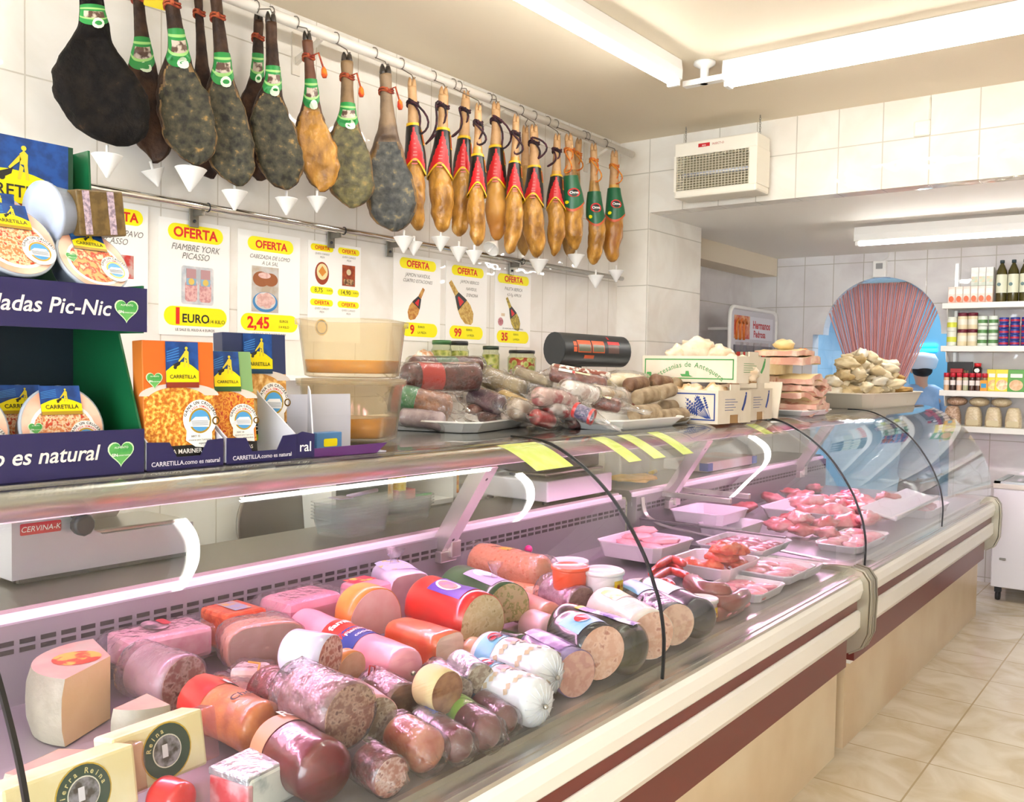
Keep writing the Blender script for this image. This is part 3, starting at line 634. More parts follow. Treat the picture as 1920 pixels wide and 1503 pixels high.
def ham_pic(t, x0, y0, x1, y1, w, c1='#b3702c', c2='#d0a050'):
    d = Vector((x1 - x0, y1 - y0)); n = Vector((-d.y, d.x)).normalized(); g = G(); pts = []
    tb = [(0, .12), (.3, .16), (.5, .4), (.7, .5), (.88, .42), (1, .1)]
    for u, q in tb: p = Vector((x0, y0)) + d * u + n * q * w; pts.append((p.x, p.y))
    for u, q in tb[::-1]: p = Vector((x0, y0)) + d * u - n * q * w; pts.append((p.x, p.y))
    g.poly(pts[::-1], 0, .0018)
    q = [(Vector((x0, y0)) + d * u + n * k * w) for u, k in ((.3, .18), (.3, -.18), (.56, -.44), (.56, .44))]; g.poly([(p.x, p.y) for p in q], 1, .0024)
    q = [(Vector((x0, y0)) + d * u + n * k * w) for u, k in ((.36, .05), (.36, -.05), (.53, -.2), (.53, .2))]; g.poly([(p.x, p.y) for p in q], 2, .003)
    g.build('ham_picture', [mat(c1, .5, c2=c2, ns=60), BLACK, RED], t)
t, w, H = poster(160, 277, 368, 'offer poster for turkey, mostly hidden by the cardboard stand')
badge(t, w - .22, .345, w - .02, .40, [('OFERTA', w - .12, .357, .044, 0, BD)]); title(t, [('JAMON DE PAVO', w - .125, .305, .03), ('PICASSO', w - .13, .275, .03)])
G().rect(w - .1, .16, w - .055, .24, 0, .002).build('photo', mat('#c33b33', .5, c2='#c9a9a0', ns=30), t)
t, w, H = poster(297, 430, 405, 'offer poster reading 1 euro, for York ham')
badge(t, .035, .345, w - .03, .405, [('OFERTA', w * .5, .358, .05, 0, BD)]); title(t, [('FIAMBRE YORK', w * .5, .31, .033), ('PICASSO', w * .5, .28, .033)])
ph = G().rect(.09, .115, .225, .255, 0, .0018, None, .01).build('photo', mat('#dcd9da', .5, c2='#b3b9c0', ns=20), t)
g = G()
for x in (.105, .165):
    g.rect(x, .125, x + .05, .2, 0, .0024, None, .012); g.rect(x + .005, .19, x + .045, .245, 1, .003); g.rect(x + .005, .185, x + .045, .21, 2, .0035); g.disc(x + .025, .198, .012, 3, .004)
g.build('sausage_picture', [mat('#e2b6b2', .5, c2='#c98a8a', ns=90), mat('#b98f92'), mat('#8fb3cc'), mat('#e0c060')], ph)
badge(t, .02, .035, w - .012, .105, [('1', .075, .044, .078, 0, dict(bold=.05)), ('EURO', .15, .048, .044, 1, dict(bold=.02)), ('1/4 KILO', .238, .048, .02, 1, {})])
G().text('LE SALE EL KILO A 4 EUROS', w * .5, .016, .0135, 0, .002).build('small_print', INK, t)
t, w, H = poster(445, 562, 428, 'offer poster reading 2,45, with a plate of pork')
badge(t, .045, .345, w - .035, .40, [('OFERTA', w * .52, .357, .042, 0, BD)]); title(t, [('CABEZADA DE LOMO', w * .5, .315, .022), ('A LA SAL', w * .5, .292, .022)])
ph = G().rect(.065, .105, .195, .285, 0, .0018).build('photo', mat('#b8a893', .5, c2='#c9c6c2', ns=18), t)
g = G(); g.disc(.13, .145, .06, 0, .0024, None, .04); g.disc(.13, .15, .05, 1, .003, None, .034)
for k in range(5): a = k * 1.25; g.disc(.13 + .026 * cos(a), .152 + .016 * sin(a), .021, 2, .0036 + k * .0003, None, .016)
g.disc(.11, .235, .04, 3, .0024, None, .03); g.disc(.155, .235, .035, 3, .0028, None, .026); g.disc(.125, .25, .03, 2, .0032, None, .012)
g.build('plate_picture', [mat('#3f86c0'), mat('#dcd9d6'), mat('#e6c3bb', .5, c2='#d5a59c', ns=60), mat('#9a5a30')], ph)
badge(t, .015, .03, w - .01, .098, [('2,45', .098, .042, .062, 0, BD), ('EUROS', .222, .068, .014, 1, {}), ('1/4 KILO', .222, .045, .014, 1, {})])
G().text('LE SALE EL KILO A 9,80 EUROS', w * .5, .014, .012, 0, .002).build('small_print', INK, t)
t, w, H = poster(577, 676, 449, 'offer poster split into four small offers, 8,75 and 14,90 on top')
for k, (cx_, price) in enumerate(((.075, '8,75'), (.225, '14,90'))):
    for yy, pr in ((.23, price), (.0, None)):
        badge(t, cx_ - .062, yy + .15, cx_ + .062, yy + .178, [('OFERTA', cx_, yy + .156, .022, 0, dict(bold=.02))])
        title(t, [('QUESO CURADO', cx_, yy + .135, .011), ('PIEZA', cx_, yy + .121, .011)])
        if pr: badge(t, cx_ - .062, yy - .03, cx_ + .062, yy + .0, [(pr, cx_ - .018, yy - .023, .027, 1, {}), ('EUROS', cx_ + .042, yy - .016, .01, 1, {})])
g = G(); g.disc(.075, .287, .038, 0, .002, None, .048); g.disc(.076, .294, .03, 1, .0026, None, .034); g.poly([(.055, .294), (.076, .274), (.097, .294), (.076, .318)], 2, .0032)
g.build('cheese_picture', [mat('#9a3a1c'), mat('#e8d9a0'), mat('#d98a2a')], t)
G().disc(.075, .06, .035, 0, .002).ring(.075, .06, .025, .03, 1, .0028).build('cheese_picture', [mat('#d9b021'), INK], t)
g = G(); g.rect(.188, .245, .262, .335, 0, .002); g.disc(.225, .305, .013, 1, .0026); g.rect(.195, .25, .255, .275, 2, .0026, None, .01); g.build('hamper_picture', [mat('#b5521f', .5, c2='#8a3214', ns=40), mat('#d9c9a0'), mat('#c9a070', .5, c2='#5a3a20', ns=70)], t)
t, w, H = poster(737, 826, 473, 'offer poster with a small ham leaning right, beside the plastic tub', .4)
badge(t, .04, .335, w - .035, .385, [('OFERTA', w * .5, .345, .042, 0, BD)]); title(t, [('JAMON NAVIDUL', w * .5, .3, .024), ('CUATRO ESTACIONES', w * .5, .274, .022)])
ham_pic(t, .205, .25, .11, .1, .07)
badge(t, .06, .02, w - .02, .085, [('9', .128, .032, .06, 0, BD), ('EUROS', .19, .062, .015, 1, {}), ('LA PIEZA', .195, .035, .015, 1, {})])
t, w, H = poster(836, 913, 488, 'offer poster reading 99 with one large ham picture', .4)
badge(t, .04, .335, w - .03, .385, [('OFERTA', w * .5, .345, .042, 0, BD)]); title(t, [('JAMON IBERICO', w * .56, .3, .022), ('NAVIDUL', w * .6, .266, .022), ("D'ENCINA", w * .62, .235, .022)])
ham_pic(t, .03, .3, .2, .1, .1, '#b88a38', '#d8b868')
badge(t, .03, .02, w - .03, .085, [('99', .092, .032, .056, 0, BD), ('EUROS', .18, .062, .015, 1, {}), ('LA PIEZA', .19, .035, .014, 1, {})])
t, w, H = poster(928, 995, 505, 'offer poster reading 35, farthest right of the row', .4)
badge(t, .02, .335, w - .02, .385, [('OFERTA', w * .5, .345, .044, 0, BD)]); title(t, [('PALETA IBERICA', w * .5, .3, .024), ('4,5 Kg. APROX', w * .52, .27, .022)])
ham_pic(t, .1, .26, .21, .09, .075, '#8a7a30', '#c9b04a')
G().disc(.05, .13, .022, 0, .002).rect(.055, .16, .085, .175, 1, .002).build('slice_picture', [mat('#c98f96', .5, c2='#a85a62', ns=80), mat('#d9c3a5')], t)
badge(t, .02, .02, w - .015, .085, [('35', .085, .032, .058, 0, BD), ('EUROS', .185, .062, .014, 1, {}), ('LA PIEZA', .188, .035, .014, 1, {})])
G().text('UN VALENCIANO MODELO DE BODEGA', w * .5, .093, .01, 0, .002).build('small_print', INK, t)
# ================================================================ ON TOP OF THE COUNTER: PACKED FOOD
ST = ZS + .006
PURP, PURP2, GREEN_C, BLUE_C = mat('#241f52', .35), mat('#5a2a6a', .35), mat('#0f5a34', .4), mat('#1c4f9c', .35, c2='#123a78', ns=40)
CARD_G, YPAN, LBLUE = mat('#cfcdd6', .6), mat('#f2df00', .35), mat('#4f9fd8', .4)
def food(c1, c2, c3, ns=130): return mat(c1, .4, c2=c2, c3=c3, ns=ns, lo=.42, hi=.53, nd=2, bump=.4, bs=130)
PAEL = food('#c9701c', '#efa53a', '#f3d070'); SALAD = food('#d8804a', '#f0d8b0', '#d04a28'); VERD = food('#d06a18', '#f0b040', '#c23a1a'); POLLO = food('#c98a3c', '#e6b264', '#f0cf90', 60)
def brand_panel(parent, M, w, h, strap='#8a3a1c'):
    """blue field, yellow arch with the maker's word, a farmer with a barrow"""
    p = G().rect(0, 0, w, h, 0, .001).build('brand_panel', [BLUE_C], parent, M=M)
    g = G()
    for k in range(5): g.poly([(w * .03, h * (.56 + .05 * k)), (w * .4, h * (.62 + .06 * k)), (w * .4, h * (.64 + .06 * k)), (w * .03, h * (.58 + .05 * k))], 0, .0015)
    g.build('field_lines', mat('#3f86cc', .4), p)
    top = [(w * (1 - k / 10), h * (.36 + .2 * sin(pi * k / 10))) for k in range(11)]
    y = G().poly([(0, h * .12), (w, h * .12)] + top, 0, .002).build('name_panel', YPAN, p)
    G().text('CARRETILLA', w * .5, h * .2, w * .145, 0, .003, bold=.012).build('lettering', INK, y)
    G().rect(0, 0, w, h * .12, 0, .002).build('strap_line', mat(strap, .4), p)
    f = G(); cx_ = w * .62
    f.disc(cx_, h * .86, h * .035, 0, .0026, n=10).poly([(cx_ - h * .05, h * .64), (cx_ + h * .05, h * .64), (cx_ + h * .055, h * .78), (cx_, h * .83), (cx_ - h * .055, h * .78)], 0, .0026)
    f.poly([(cx_ - h * .05, h * .64), (cx_ - h * .08, h * .44), (cx_ - h * .04, h * .44), (cx_, h * .6)], 0, .0026).poly([(cx_, h * .64), (cx_ + h * .03, h * .44), (cx_ + h * .07, h * .44), (cx_ + h * .05, h * .64)], 0, .0026)
    f.poly([(cx_ - h * .06, h * .76), (cx_ - h * .2, h * .58), (cx_ - h * .18, h * .56), (cx_ - h * .03, h * .7)], 0, .0026).poly([(cx_ - h * .14, h * .58), (cx_ - h * .34, h * .5), (cx_ - h * .26, h * .44), (cx_ - h * .16, h * .5)], 1, .0026).disc(cx_ - h * .28, h * .44, h * .04, 1, .003, n=12)
    f.build('farmer_emblem', [mat('#d9c531', .4), INK], p); return p
def promo(parent, M, r, tail=True):
    p = G().disc(0, 0, r, 0, .0022).build('promotion_badge', PAPER, parent, M=M)
    if tail: G().poly([(-r * .8, -r * .6), (r * .7, -r * .6), (r * .7, -r * 1.55), (-r * .3, -r * 1.45), (-r * .85, -r * 1.1)], 0, .002).build('badge_tail', PAPER, p)
    G().ring(0, -r * .1, r * .56, r * .66, 0, .0028).build('porthole_ring', mat('#c9a23c', .3, .5), p)
    G().disc(0, -r * .1, r * .56, 0, .0028).build('porthole_sky', LBLUE, p)
    g = G(); g.text('GANA UN CRUCERO', 0, -r * .08, r * .22, 0, .003, arc=r * .86, bold=.02); g.text('CADA SEMANA', 0, -r * .08, r * .17, 1, .003, arc=r * .68, bold=.01)
    if tail: g.text('HAY 10', -r * .3, -r * .95, r * .16, 0, .003, bold=.01).text('cruceros para 2 personas', -r * .05, -r * 1.13, r * .13, 0, .003).text('esperandote', r * .25, -r * 1.32, r * .15, 0, .003, bold=.01)
    g.build('lettering', [INK, REDT], p)
    g = G(); g.poly([(-r * .95, -r * .38), (r * .5, -r * .45), (r * .56, -r * .1), (-r * .5, -r * .05)], 0, .0034).poly([(-r * .5, -r * .05), (r * .5, -r * .1), (r * .4, r * .1), (-r * .3, r * .1)], 1, .0034)
    for k in range(4): g.rect(-r * .55 + k * r * .02, -r * (.12 + .07 * k), r * .45, -r * (.1 + .07 * k), 2, .004)
    g.build('ship_picture', [mat('#e4e6ea', .4), mat('#f4f5f6', .4), mat('#8d93a0', .4)], p)
    return p
def heart(parent, M, s):
    pts = [(16 * sin(a) ** 3 * s / 32, (13 * cos(a) - 5 * cos(2 * a) - 2 * cos(3 * a) - cos(4 * a)) * s / 32) for a in [2 * pi * k / 30 for k in range(30)]][::-1]
    h = G().poly([(x * 1.12, y * 1.12) for x, y in pts], 0, .001).build('heart_badge', mat('#cfe8c0', .4), parent, M=M)
    G().poly(pts, 0, .0015).build('heart_field', mat('#3f9a48', .4, c2='#63b05a', ns=30), h)
    G().text('ALIMENTO', 0, s * .16, s * .12, 0, .0024).text('SIN', -s * .28, -s * .16, s * .17, 0, .0024, bold=.02).text('conservantes', s * .12, -s * .15, s * .11, 0, .0024).build('lettering', PAPER, h)
# -- stepped cardboard display stand at the left
X0 = -1.53
st = thing('display_stand', 'stepped dark purple and green cardboard stand of salad bowls at the left', 'display stand', (X0, 0, ST))
Y0, Y1 = .44, .905; Zr = lambda z: z - ST
g = G(); g.prism([(0, 0), (-.25, 0), (-.25, .6), (-.19, .6), (-.17, .335), (-.0, .335), (-.0, .25), (-.08, .25), (-.005, .075)], Y1 - .004, Y1); g.build('side_panel', GREEN_C, st)
g = G(); g.prism([(0, 0), (-.25, 0), (-.25, .6), (-.19, .6), (-.17, .335), (-.0, .335), (-.0, .25), (-.08, .25), (-.005, .075)], Y0, Y0 + .004); g.build('side_panel', GREEN_C, st)
G().box(-.25, -.246, Y0, Y1, 0, .6).build('back_panel', mat('#0c2230', .6), st)
G().box(-.245, 0, Y0, Y1, 0, .004).build('tray_floor', mat('#171530', .6), st)
G().box(-.245, -.005, Y0, Y1, .262, .268).build('upper_shelf', mat('#171530', .6), st)
lo_ = G().box(-.004, .002, Y0, Y1 - .0, 0, .078).build('lower_lip', PURP, st)
up_ = G().box(-.004, .002, Y0, Y1 + .005, .252, .33).build('upper_lip', PURP, st)
SCR = dict(shear=.22, bold=.014)
G().text('Ensaladas Pic-Nic', Y1 - .062,   .278, .037, 0, 0, FR((.0021, 0, 0)), align='R', **SCR).build('lettering', mat('#e9dfd8', .4), up_)
G().text('como es natural', Y1 - .082, .028, .037, 0, 0, FR((.0021, 0, 0)), align='R', **SCR).build('lettering', mat('#e9dfd8', .4), lo_)
heart(up_, FR((.0021, Y1 - .035, .29)), .04); heart(lo_, FR((.0021, Y1 - .045, .038)), .044)
hd = G().box(-.2, -.195, Y0, Y1 - .03, .335, .6).build('header', mat('#12402a', .4), st)
brand_panel(hd, FR((-.195, Y1 - .255, .465)), .215, .135)
def bowl(label, c, r, tilt=0, lean=-.25, face=None, group='round salad bowls'):
    """round tub lying with its printed face towards the customers"""
    M = Matrix.Translation(c) @ Matrix.Rotation(tilt, 4, 'Z') @ Matrix.Rotation(lean, 4, 'Y')
    t = thing('salad_bowl', label, 'salad bowl', group=group, M=M)
    R = Matrix.Rotation(pi / 2, 4, 'Y')
    G().lathe([(r * .72, -r * .75), (r * .78, -r * .7), (r * .93, -r * .12), (r * 1.0, -r * .08), (r * 1.0, 0), (r * .96, .001)], 40, M=R).build('tub', mat('#aeb6c2', .25), t)
    s = G().disc(0, 0, r * .95, 0, 0, FR((.0015, 0, 0)), n=40).build('sleeve', mat('#e8a184', .4, c2='#f2cdb6', ns=12), t)
    G().disc(0, -r * .1, r * .78, 0, 0, FR((.002, 0, 0)), r * .7).build('dish_rim', PAPER, s)
    G().disc(0, -r * .1, r * .7, 0, 0, FR((.0026, 0, 0)), r * .62).build('food_photo', face or SALAD, s)
    brand_panel(s, FR((.003, -r * .48, r * .28)), r * .96, r * .7, '#b08a20'); promo(s, FR((.0034, r * .5, -r * .28)), r * .4, False); heart(s, FR((.0034, -r * .66, -r * .02)), r * .3)
    return t
bowl('salad bowl with orange sleeve on the lower step, its whole face showing', (-1.583, .785, ST + .083), .074)
bowl('salad bowl on the lower step standing behind the orange-sleeved one', (-1.645, .745, ST + .083), .074)
bowl('salad bowl on the lower step, cut by the left picture edge', (-1.583, .622, ST + .083), .074)
bowl('salad bowl tilted forward on the upper step, left of centre', (-1.575, .70, 1.352 + .395), .07, .05, -.5)
bowl('salad bowl with red peppers at the right end of the upper step', (-1.575, .835, 1.352 + .375), .066, .1, -.55, food('#e0b070', '#d02a1a', '#f2e0b0', 80))
bowl('salad bowl standing higher at the back of the upper step', (-1.66, .71, 1.352 + .42), .066, 0, -.2)
t = thing('salad_bowl', 'salad bowl turned on its side showing grey tub and brown ingredients sleeve', 'salad bowl', (-1.63, .845, 1.813), (.12, .0, .15), 'round salad bowls')
R = Matrix.Rotation(pi / 2, 4, 'X')
G().lathe([(.036, -.045), (.04, -.04), (.05, .02), (.056, .024), (.056, .03), (.03, .031)], 30, M=Matrix.Translation((0, -.05, 0)) @ R).build('tub', mat('#a9b4cc', .22), t)
b = G().box(-.03, .05, -.045, .05, -.04, .04, bev=.003).build('sleeve', mat('#5e4a26', .45, c2='#7a6236', ns=50), t)
for k, yy in enumerate((-.028, .022)): G().rect(yy - .007, -.038, yy + .007, .038, 0, 0, FR((.0505, 0, 0))).build('text_strip', mat('#c9b4c4', .5, c2='#8a7a8c', ns=160), b)
# -- ready meal boxes in cut down trays
def meal_box(label, o, yaw, lean, w, h, colr, foodm, strap, name, nm2=None, top='#d96a20'):
    M = Matrix.Translation(o) @ Matrix.Rotation(yaw, 4, 'Z') @ Matrix.Rotation(-lean, 4, 'Y')
    t = thing('meal_box', label, 'ready meal box', M=M, group='ready meal boxes')
    b = G().box(-.034, 0, 0, w, 0, h, bev=.0015).build('carton', mat(colr, .35), t)
    G().rect(.001, h * .16, w - .001, h * .62, 0, 0, FR((.0004, 0, 0))).build('food_photo', foodm, b)
    G().rect(.001, h * .62, w - .001, h - .001, 0, 0, FR((.0004, 0, 0))).build('upper_print', mat(top, .35), b)
    G().rect(.001, .001, w - .001, h * .16, 0, 0, FR((.0004, 0, 0))).build('lower_print', mat('#1c1a18', .35), b)
    G().disc(w * .5, h * .56, w * .56, 0, .0004, FR((.0004, 0, 0)), h * .1, a0=0, a1=180).build('plate_rim', mat('#d9cdc4', .4), b)
    G().disc(w * .46, h * .5, w * .44, 0, .0008, FR((.0004, 0, 0)), h * .13, a0=0, a1=180).build('food_heap', foodm, b)
    brand_panel(b, FR((.0018, w * .3, h * .625)), w * .46, h * .37, strap)
    promo(b, FR((.0022, w * .76, h * .37)), w * .245)
    R_ = G().ring(w * .985, h * .35, w * .035, w * .055, 0, .003, FR((.003, 0, 0))).build('porthole_edge', mat('#8a6a30', .25, .8), b); R_.scale = (1, 1, 1)
    heart(b, FR((.002, w * .14, h * .69)), w * .2)
    g = G().text(name, w * .5, h * .095, w * .082, 0, .0, FR((.0012, 0, 0)), bold=.012)
    if nm2: g.text(nm2, w * .5, h * .035, w * .082, 0, .0, FR((.0012, 0, 0)), bold=.012)
    g.build('lettering', PAPER, b)
    for x in (.42, .66): G().rect(w * x, h * .005, w * (x + .2), h * .06, 0, 0, FR((.0012, 0, 0))).build('green_flash', mat('#a8c823', .4), b)
def cut_tray(label, y0, y1, o, d=.16, text=True, t=None):
    t = thing('carton_tray', label, 'cardboard tray', (X0, 0, ST), group='cut down carton trays')
    w = y1 - y0; c = .024
    f = G().prism([(0, 0)], 0, 0) if 0 else G()
    pts = [(0, 0), (w, 0), (w, .052), (w - .035, .05), (w - .05, .022), (.06, .022), (.045, .05), (0, .052)]
    fr = f.poly(pts, 0, 0, FR((.0, y0, .0)), .002).build('front_lip', PURP, t)
    if text: G().text('CARRETILLA.como es natural', w * .5, .007, .0118, 0, 0, FR((.0024, y0, 0)), bold=.012).build('lettering', mat('#e9e4ee', .4), fr)
    for y, s_ in ((y0, 0), (y1 - .003, 1)):
        G().prism([(0, 0), (-d, 0), (-d, .17), (-.12, .13), (0, .052)], y, y + .003).build('side_wall', CARD_G, t)
    G().box(-d, 0, y0, y1, 0, .003).build('floor', CARD_G, t)
    return t
cut_tray('purple cut-down carton tray holding the seafood paella box', .911, 1.072, 0)
cut_tray('purple cut-down carton tray with the leaning green meal box', 1.08, 1.252, 0)
meal_box('orange paella meal box facing out in the first carton tray', (X0 - .012, .885 + .03, ST + .004), .0, .05, .15, .235, '#c8702a', PAEL, '#8a2f1a', 'PAELLA MARINERA')
meal_box('green vegetable paella box leaning over in the second carton tray', (X0 - .045, 1.055, ST + .004), -.12, .16, .125, .222, '#5c8a52', VERD, '#2f5a2c', 'PAELLA DE VERDURAS', 'Y POLLO', '#7fa56c')
meal_box('dark blue meal box standing behind the second carton tray', (X0 - .125, 1.165, ST + .03), 0, .05, .165, .235, '#242f5a', POLLO, '#1a3c5a', 'POLLO CON ARROZ', None, '#2b365e')
t = thing('carton_tray', 'nearly empty grey carton tray lying before the plastic tubs', 'cardboard tray', (X0, 1.3, ST), (0, 0, -.1), 'cut down carton trays')
fl = G().box(-.14, 0, 0, .2, 0, .003).build('floor', mat('#b9b8c4', .6), t)
G().poly([(0, 0), (.17, 0), (.2, .022), (.0, .018)], 0, 0, FR((0, 0, 0)), .003).build('front_lip', PURP2, t)
G().prism([(-.001, .0), (-.14, 0), (-.14, .15), (-.1, .14)], 0, .003, M=Matrix.Rotation(-.5, 4, 'Z')).build('side_wall', CARD_G, t)
G().prism([(-.14, 0), (-.137, 0), (-.137, .08), (-.14, .13)], 0, .2).build('back_wall', mat('#c3c2cc', .6), t)
lp = G().poly([(-.046, 0), (.0, 0), (.0, .05), (-.03, .056), (-.046, .05)], 0, 0, FR((0, 0, 0)), .003).build('side_lip', PURP, t); G().text('ral', -.023, .014, .03, 0, 0, FR((.0032, 0, 0)), bold=.008).build('lettering', PAPER, lp)
t = thing('small_box', 'small blue and yellow pack left in the empty carton tray', 'box', (X0 - .06, 1.36, ST + .005))
b = G().box(-.03, 0, 0, .075, 0, .04, bev=.002).build('carton', mat('#4f7fb0', .4), t); G().rect(.02, .008, .06, .026, 0, 0, FR((.0005, 0, 0)), .004).build('name_panel', YPAN, b)
# -- plastic tubs of amber sauce
MILK = clear('#fdf8ec', .13, .2, '#f8f2e4', ior=1.25); AMB = mat('#d68a08', .2, c2='#e6a018', ns=5, coat=.3)
def tub(label, c, r0, r1, h, fill, lid):
    t = thing('plastic_tub', label, 'tub', c, (0, 0, .5), 'milky tubs of amber liquid')
    G().lathe([(r0 * .9, .001), (r0, .006), (r1, h), (r1 * 1.06, h), (r1 * 1.07, h + .014), (r1 * .98, h + .016), (r1 * .97, h - .003), (r0 * .97, .012)], 48, sq=5, m=0).build('tub', MILK, t)
    rf = r0 + (r1 - r0) * fill
    G().lathe([(r0 * .86, .012), (r0 * .95, .016), (rf * .965, h * fill), (rf * .5, h * fill)], 48, sq=5).build('liquid', AMB, t)
    if lid: G().lathe([(r1 * 1.075, h + .004), (r1 * 1.08, h + .018), (r1 * .98, h + .019), (r1 * .97, h + .015)], 48, sq=5).build('lid', MILK, t)
    return t
tub('lower milky plastic tub of amber liquid with a blank label, lid on', (-1.80, 1.66, ST), .105, .118, .145, .42, True)
t = tub('upper milky plastic tub a third full of amber liquid', (-1.80, 1.66, ST + .166), .108, .122, .135, .34, False)
# ---------------------------------------------------------------- notes stuck on the glass
def note(label, px, w, u0, u1, tone='#d9e86a', skew=0):
    yy = px; n = len(PROF); i0, i1 = int(u0 * (n - 1)), int(u1 * (n - 1)); ln = [(p[0] + .003, p[1] + .003) for p in PROF[i0:i1 + 1]]
    o = tag(G().strip(ln, yy, yy + w, 0, .0006).build('paper_note', mat(tone, .6, c2='#e4ef90', ns=20)), label, 'note', 'yellow-green notes on the curved glass')
    return o
yy = P(950, 832, x=-1.47).y
note('large square yellow-green note on the glass beside the first black seam', yy - .02, .17, .70, .9)
for k, px in enumerate((1128, 1176, 1232)): note('narrow yellow-green note on the curved glass, ' + ('nearest the black seam', 'middle of the three in a row', 'farthest of the three in a row')[k], P(px, 818, x=-1.44).y, .075, .68, .88)
note('short bright green note on the glass below the brown cartons', P(1405, 798, x=-1.45).y, .09, .74, .86, '#b8d92a')
# ================================================================ LOGS, LOAVES AND PACKS
CSH = {'round': lambda a: 1, 'sq': lambda a: (abs(cos(a)) ** 4 + abs(sin(a)) ** 4) ** -.25 * .9,
       'D': lambda a: 1.0 if sin(a) > -.2 else min(1.05, .55 / max(.3, -sin(a)) if sin(a) < -.5 else 1.05), 'loaf': lambda a: (abs(cos(a) / 1.35) ** 3.4 + abs(sin(a) / .8) ** 3.4) ** (-1 / 3.4)}
def wrapm(): return WRAP
class Log:
    """a sausage, loaf or roll lying between two points, its far end first"""
    def __init__(s, name, label, cat, A, B, r, skin, cut=None, shape='round', group=None, bump=.03, r0=None, seed=0, wrinkle=0, round_far=True, er=.55):
        d = B - A; s.L = d.length; z = d.normalized(); y = (Vector((0, 0, 1)) - z * z.z).normalized(); x = y.cross(z).normalized(); s.r = r; s.cs = CSH[shape]; s.bump = bump; s.seed = seed; s.r0 = r0 or r; s.round_far = round_far
        M = Matrix(((x.x, y.x, z.x, A.x), (x.y, y.y, z.y, A.y), (x.z, y.z, z.z, A.z), (0, 0, 0, 1)))
        s.t = thing(name, label, cat, M=M, group=group); s.cut = cut is not None
        s.endr = min(r * er, s.L * .4)
        zs = []
        n = 7
        if round_far: zs += [(s.endr * (1 - cos(pi / 2 * k / n)), max(.15, sin(pi / 2 * k / n))) for k in range(n)]
        else: zs += [(0, 1)]
        zs += [(s.endr + (s.L - 2 * s.endr) * k / 12, 1) for k in range(13)]
        if not s.cut: zs += [(s.L - s.endr * (1 - cos(pi / 2 * k / n)), max(.15, sin(pi / 2 * k / n))) for k in range(n - 1, -1, -1)]
        else: zs += [(s.L, 1), (s.L, .96)]
        zs.sort(key=lambda q: q[0])
        rings = [[s.pt(a, zz, k) for a in [2 * pi * j / 28 for j in range(28)]] for zz, k in zs]
        s.body = G().loft(rings, 0).build('casing', skin, s.t)
        if s.cut:
            g = G(); rr = [s.pt(2 * pi * j / 28, s.L, .97) for j in range(28)]; g.add([(p[0], p[1], s.L + .0012) for p in rr] + [(0, 0, s.L + .002)], [(j, (j + 1) % 28, 28) for j in range(28)])
            g.add([(p[0], p[1], s.L + .0012) for p in rr] + [(p[0], p[1], s.L - .002) for p in rr], [(j, (j + 1) % 28, 28 + (j + 1) % 28, 28 + j) for j in range(28)])
            s.face = g.build('cut_face', cut, s.t)
    def rad(s, zz): return s.r0 + (s.r - s.r0) * zz / s.L
    def pt(s, a, zz, k=1, off=0):
        r = s.rad(zz) * s.cs(a) * k; x, y = r * cos(a), r * sin(a); m = nz((x, y, zz), 14, s.seed) * s.bump * s.r * 2
        return ((r + m * k + off) * cos(a), (r + m * k + off) * sin(a), zz)
    def band(s, u0, u1, m, a0=-60, a1=240, name='label_band', parent=None, off=.0015, n=18):
        z0, z1 = u0 * s.L, u1 * s.L; rings = [[s.pt(radians(a0 + (a1 - a0) * j / n), z0 + (z1 - z0) * k / 4, 1, off) for j in range(n + 1)] for k in range(5)]
        return G().loft(rings, 0, False, True, None, False).build(name, m, parent or s.t, fixn=False)
    def text(s, t, u, deg, size, m, parent=None, bold=.02, off=.0035, flip=1, along=True, fit=None):
        vs, fs = text_geo(t, bold); w = max(v[0] for v in vs) - min(v[0] for v in vs)
        if fit: size = fit * s.L / w
        q = []
        for v in vs:
            if along: q.append(s.pt(radians(deg) + v[1] * size / s.r, u * s.L - v[0] * size * flip, 1, off))
            else: q.append(s.pt(radians(deg) - v[0] * size / s.r, u * s.L - v[1] * size, 1, off))
        return G().add(q, fs).build('lettering', m, parent or s.t, fixn=False)
    def plastic(s, u0=0, u1=1.0, tail=0, tail0=0, wr=.06, m=None):
        rings = []
        for k in range(17):
            u = u0 + (u1 - u0) * k / 16; rings.append([s.pt(2 * pi * j / 32, u * s.L, 1, .002 + abs(nz((cos(j * .2) * 3, sin(j * .2) * 3, k * .6), 1.7, s.seed)) * wr * s.r) for j in range(32)])
        def fan(z0, ln, sg):
            o = []
            for k in range(1, 6):
                q = k / 5; o.append([((s.r * (1.02 - .55 * q ** .6) + .12 * s.r * sin(j * 2.3) * q) * cos(2 * pi * j / 32), (s.r * (1.02 - .85 * q ** .7) + .08 * s.r * cos(j * 3.1) * q) * sin(2 * pi * j / 32), z0 + sg * ln * q) for j in range(32)])
            return o
        if tail0: rings = fan(u0 * s.L, tail0, -1)[::-1] + rings
        if tail: rings += fan(u1 * s.L, tail, 1)
        elif s.cut: rings.append([s.pt(2 * pi * j / 32, u1 * s.L + .003, .8) for j in range(32)]); rings.append([s.pt(2 * pi * j / 32, u1 * s.L + .004, .05) for j in range(32)])
        return G().loft(rings, 0, False).build('plastic_wrap', m or WRAP, s.t)
    def clip(s, u=1.02, m=None):
        G().sphere((0, 0, s.L * u), .006, 6).build('end_clip', m or STEEL, s.t)
def speck(c, c2, ns=60, c3=None, r=.4, lo=.42, hi=.58): return mat(c, r, c2=c2, c3=c3, ns=ns, lo=lo, hi=hi, nd=2, coat=.25)
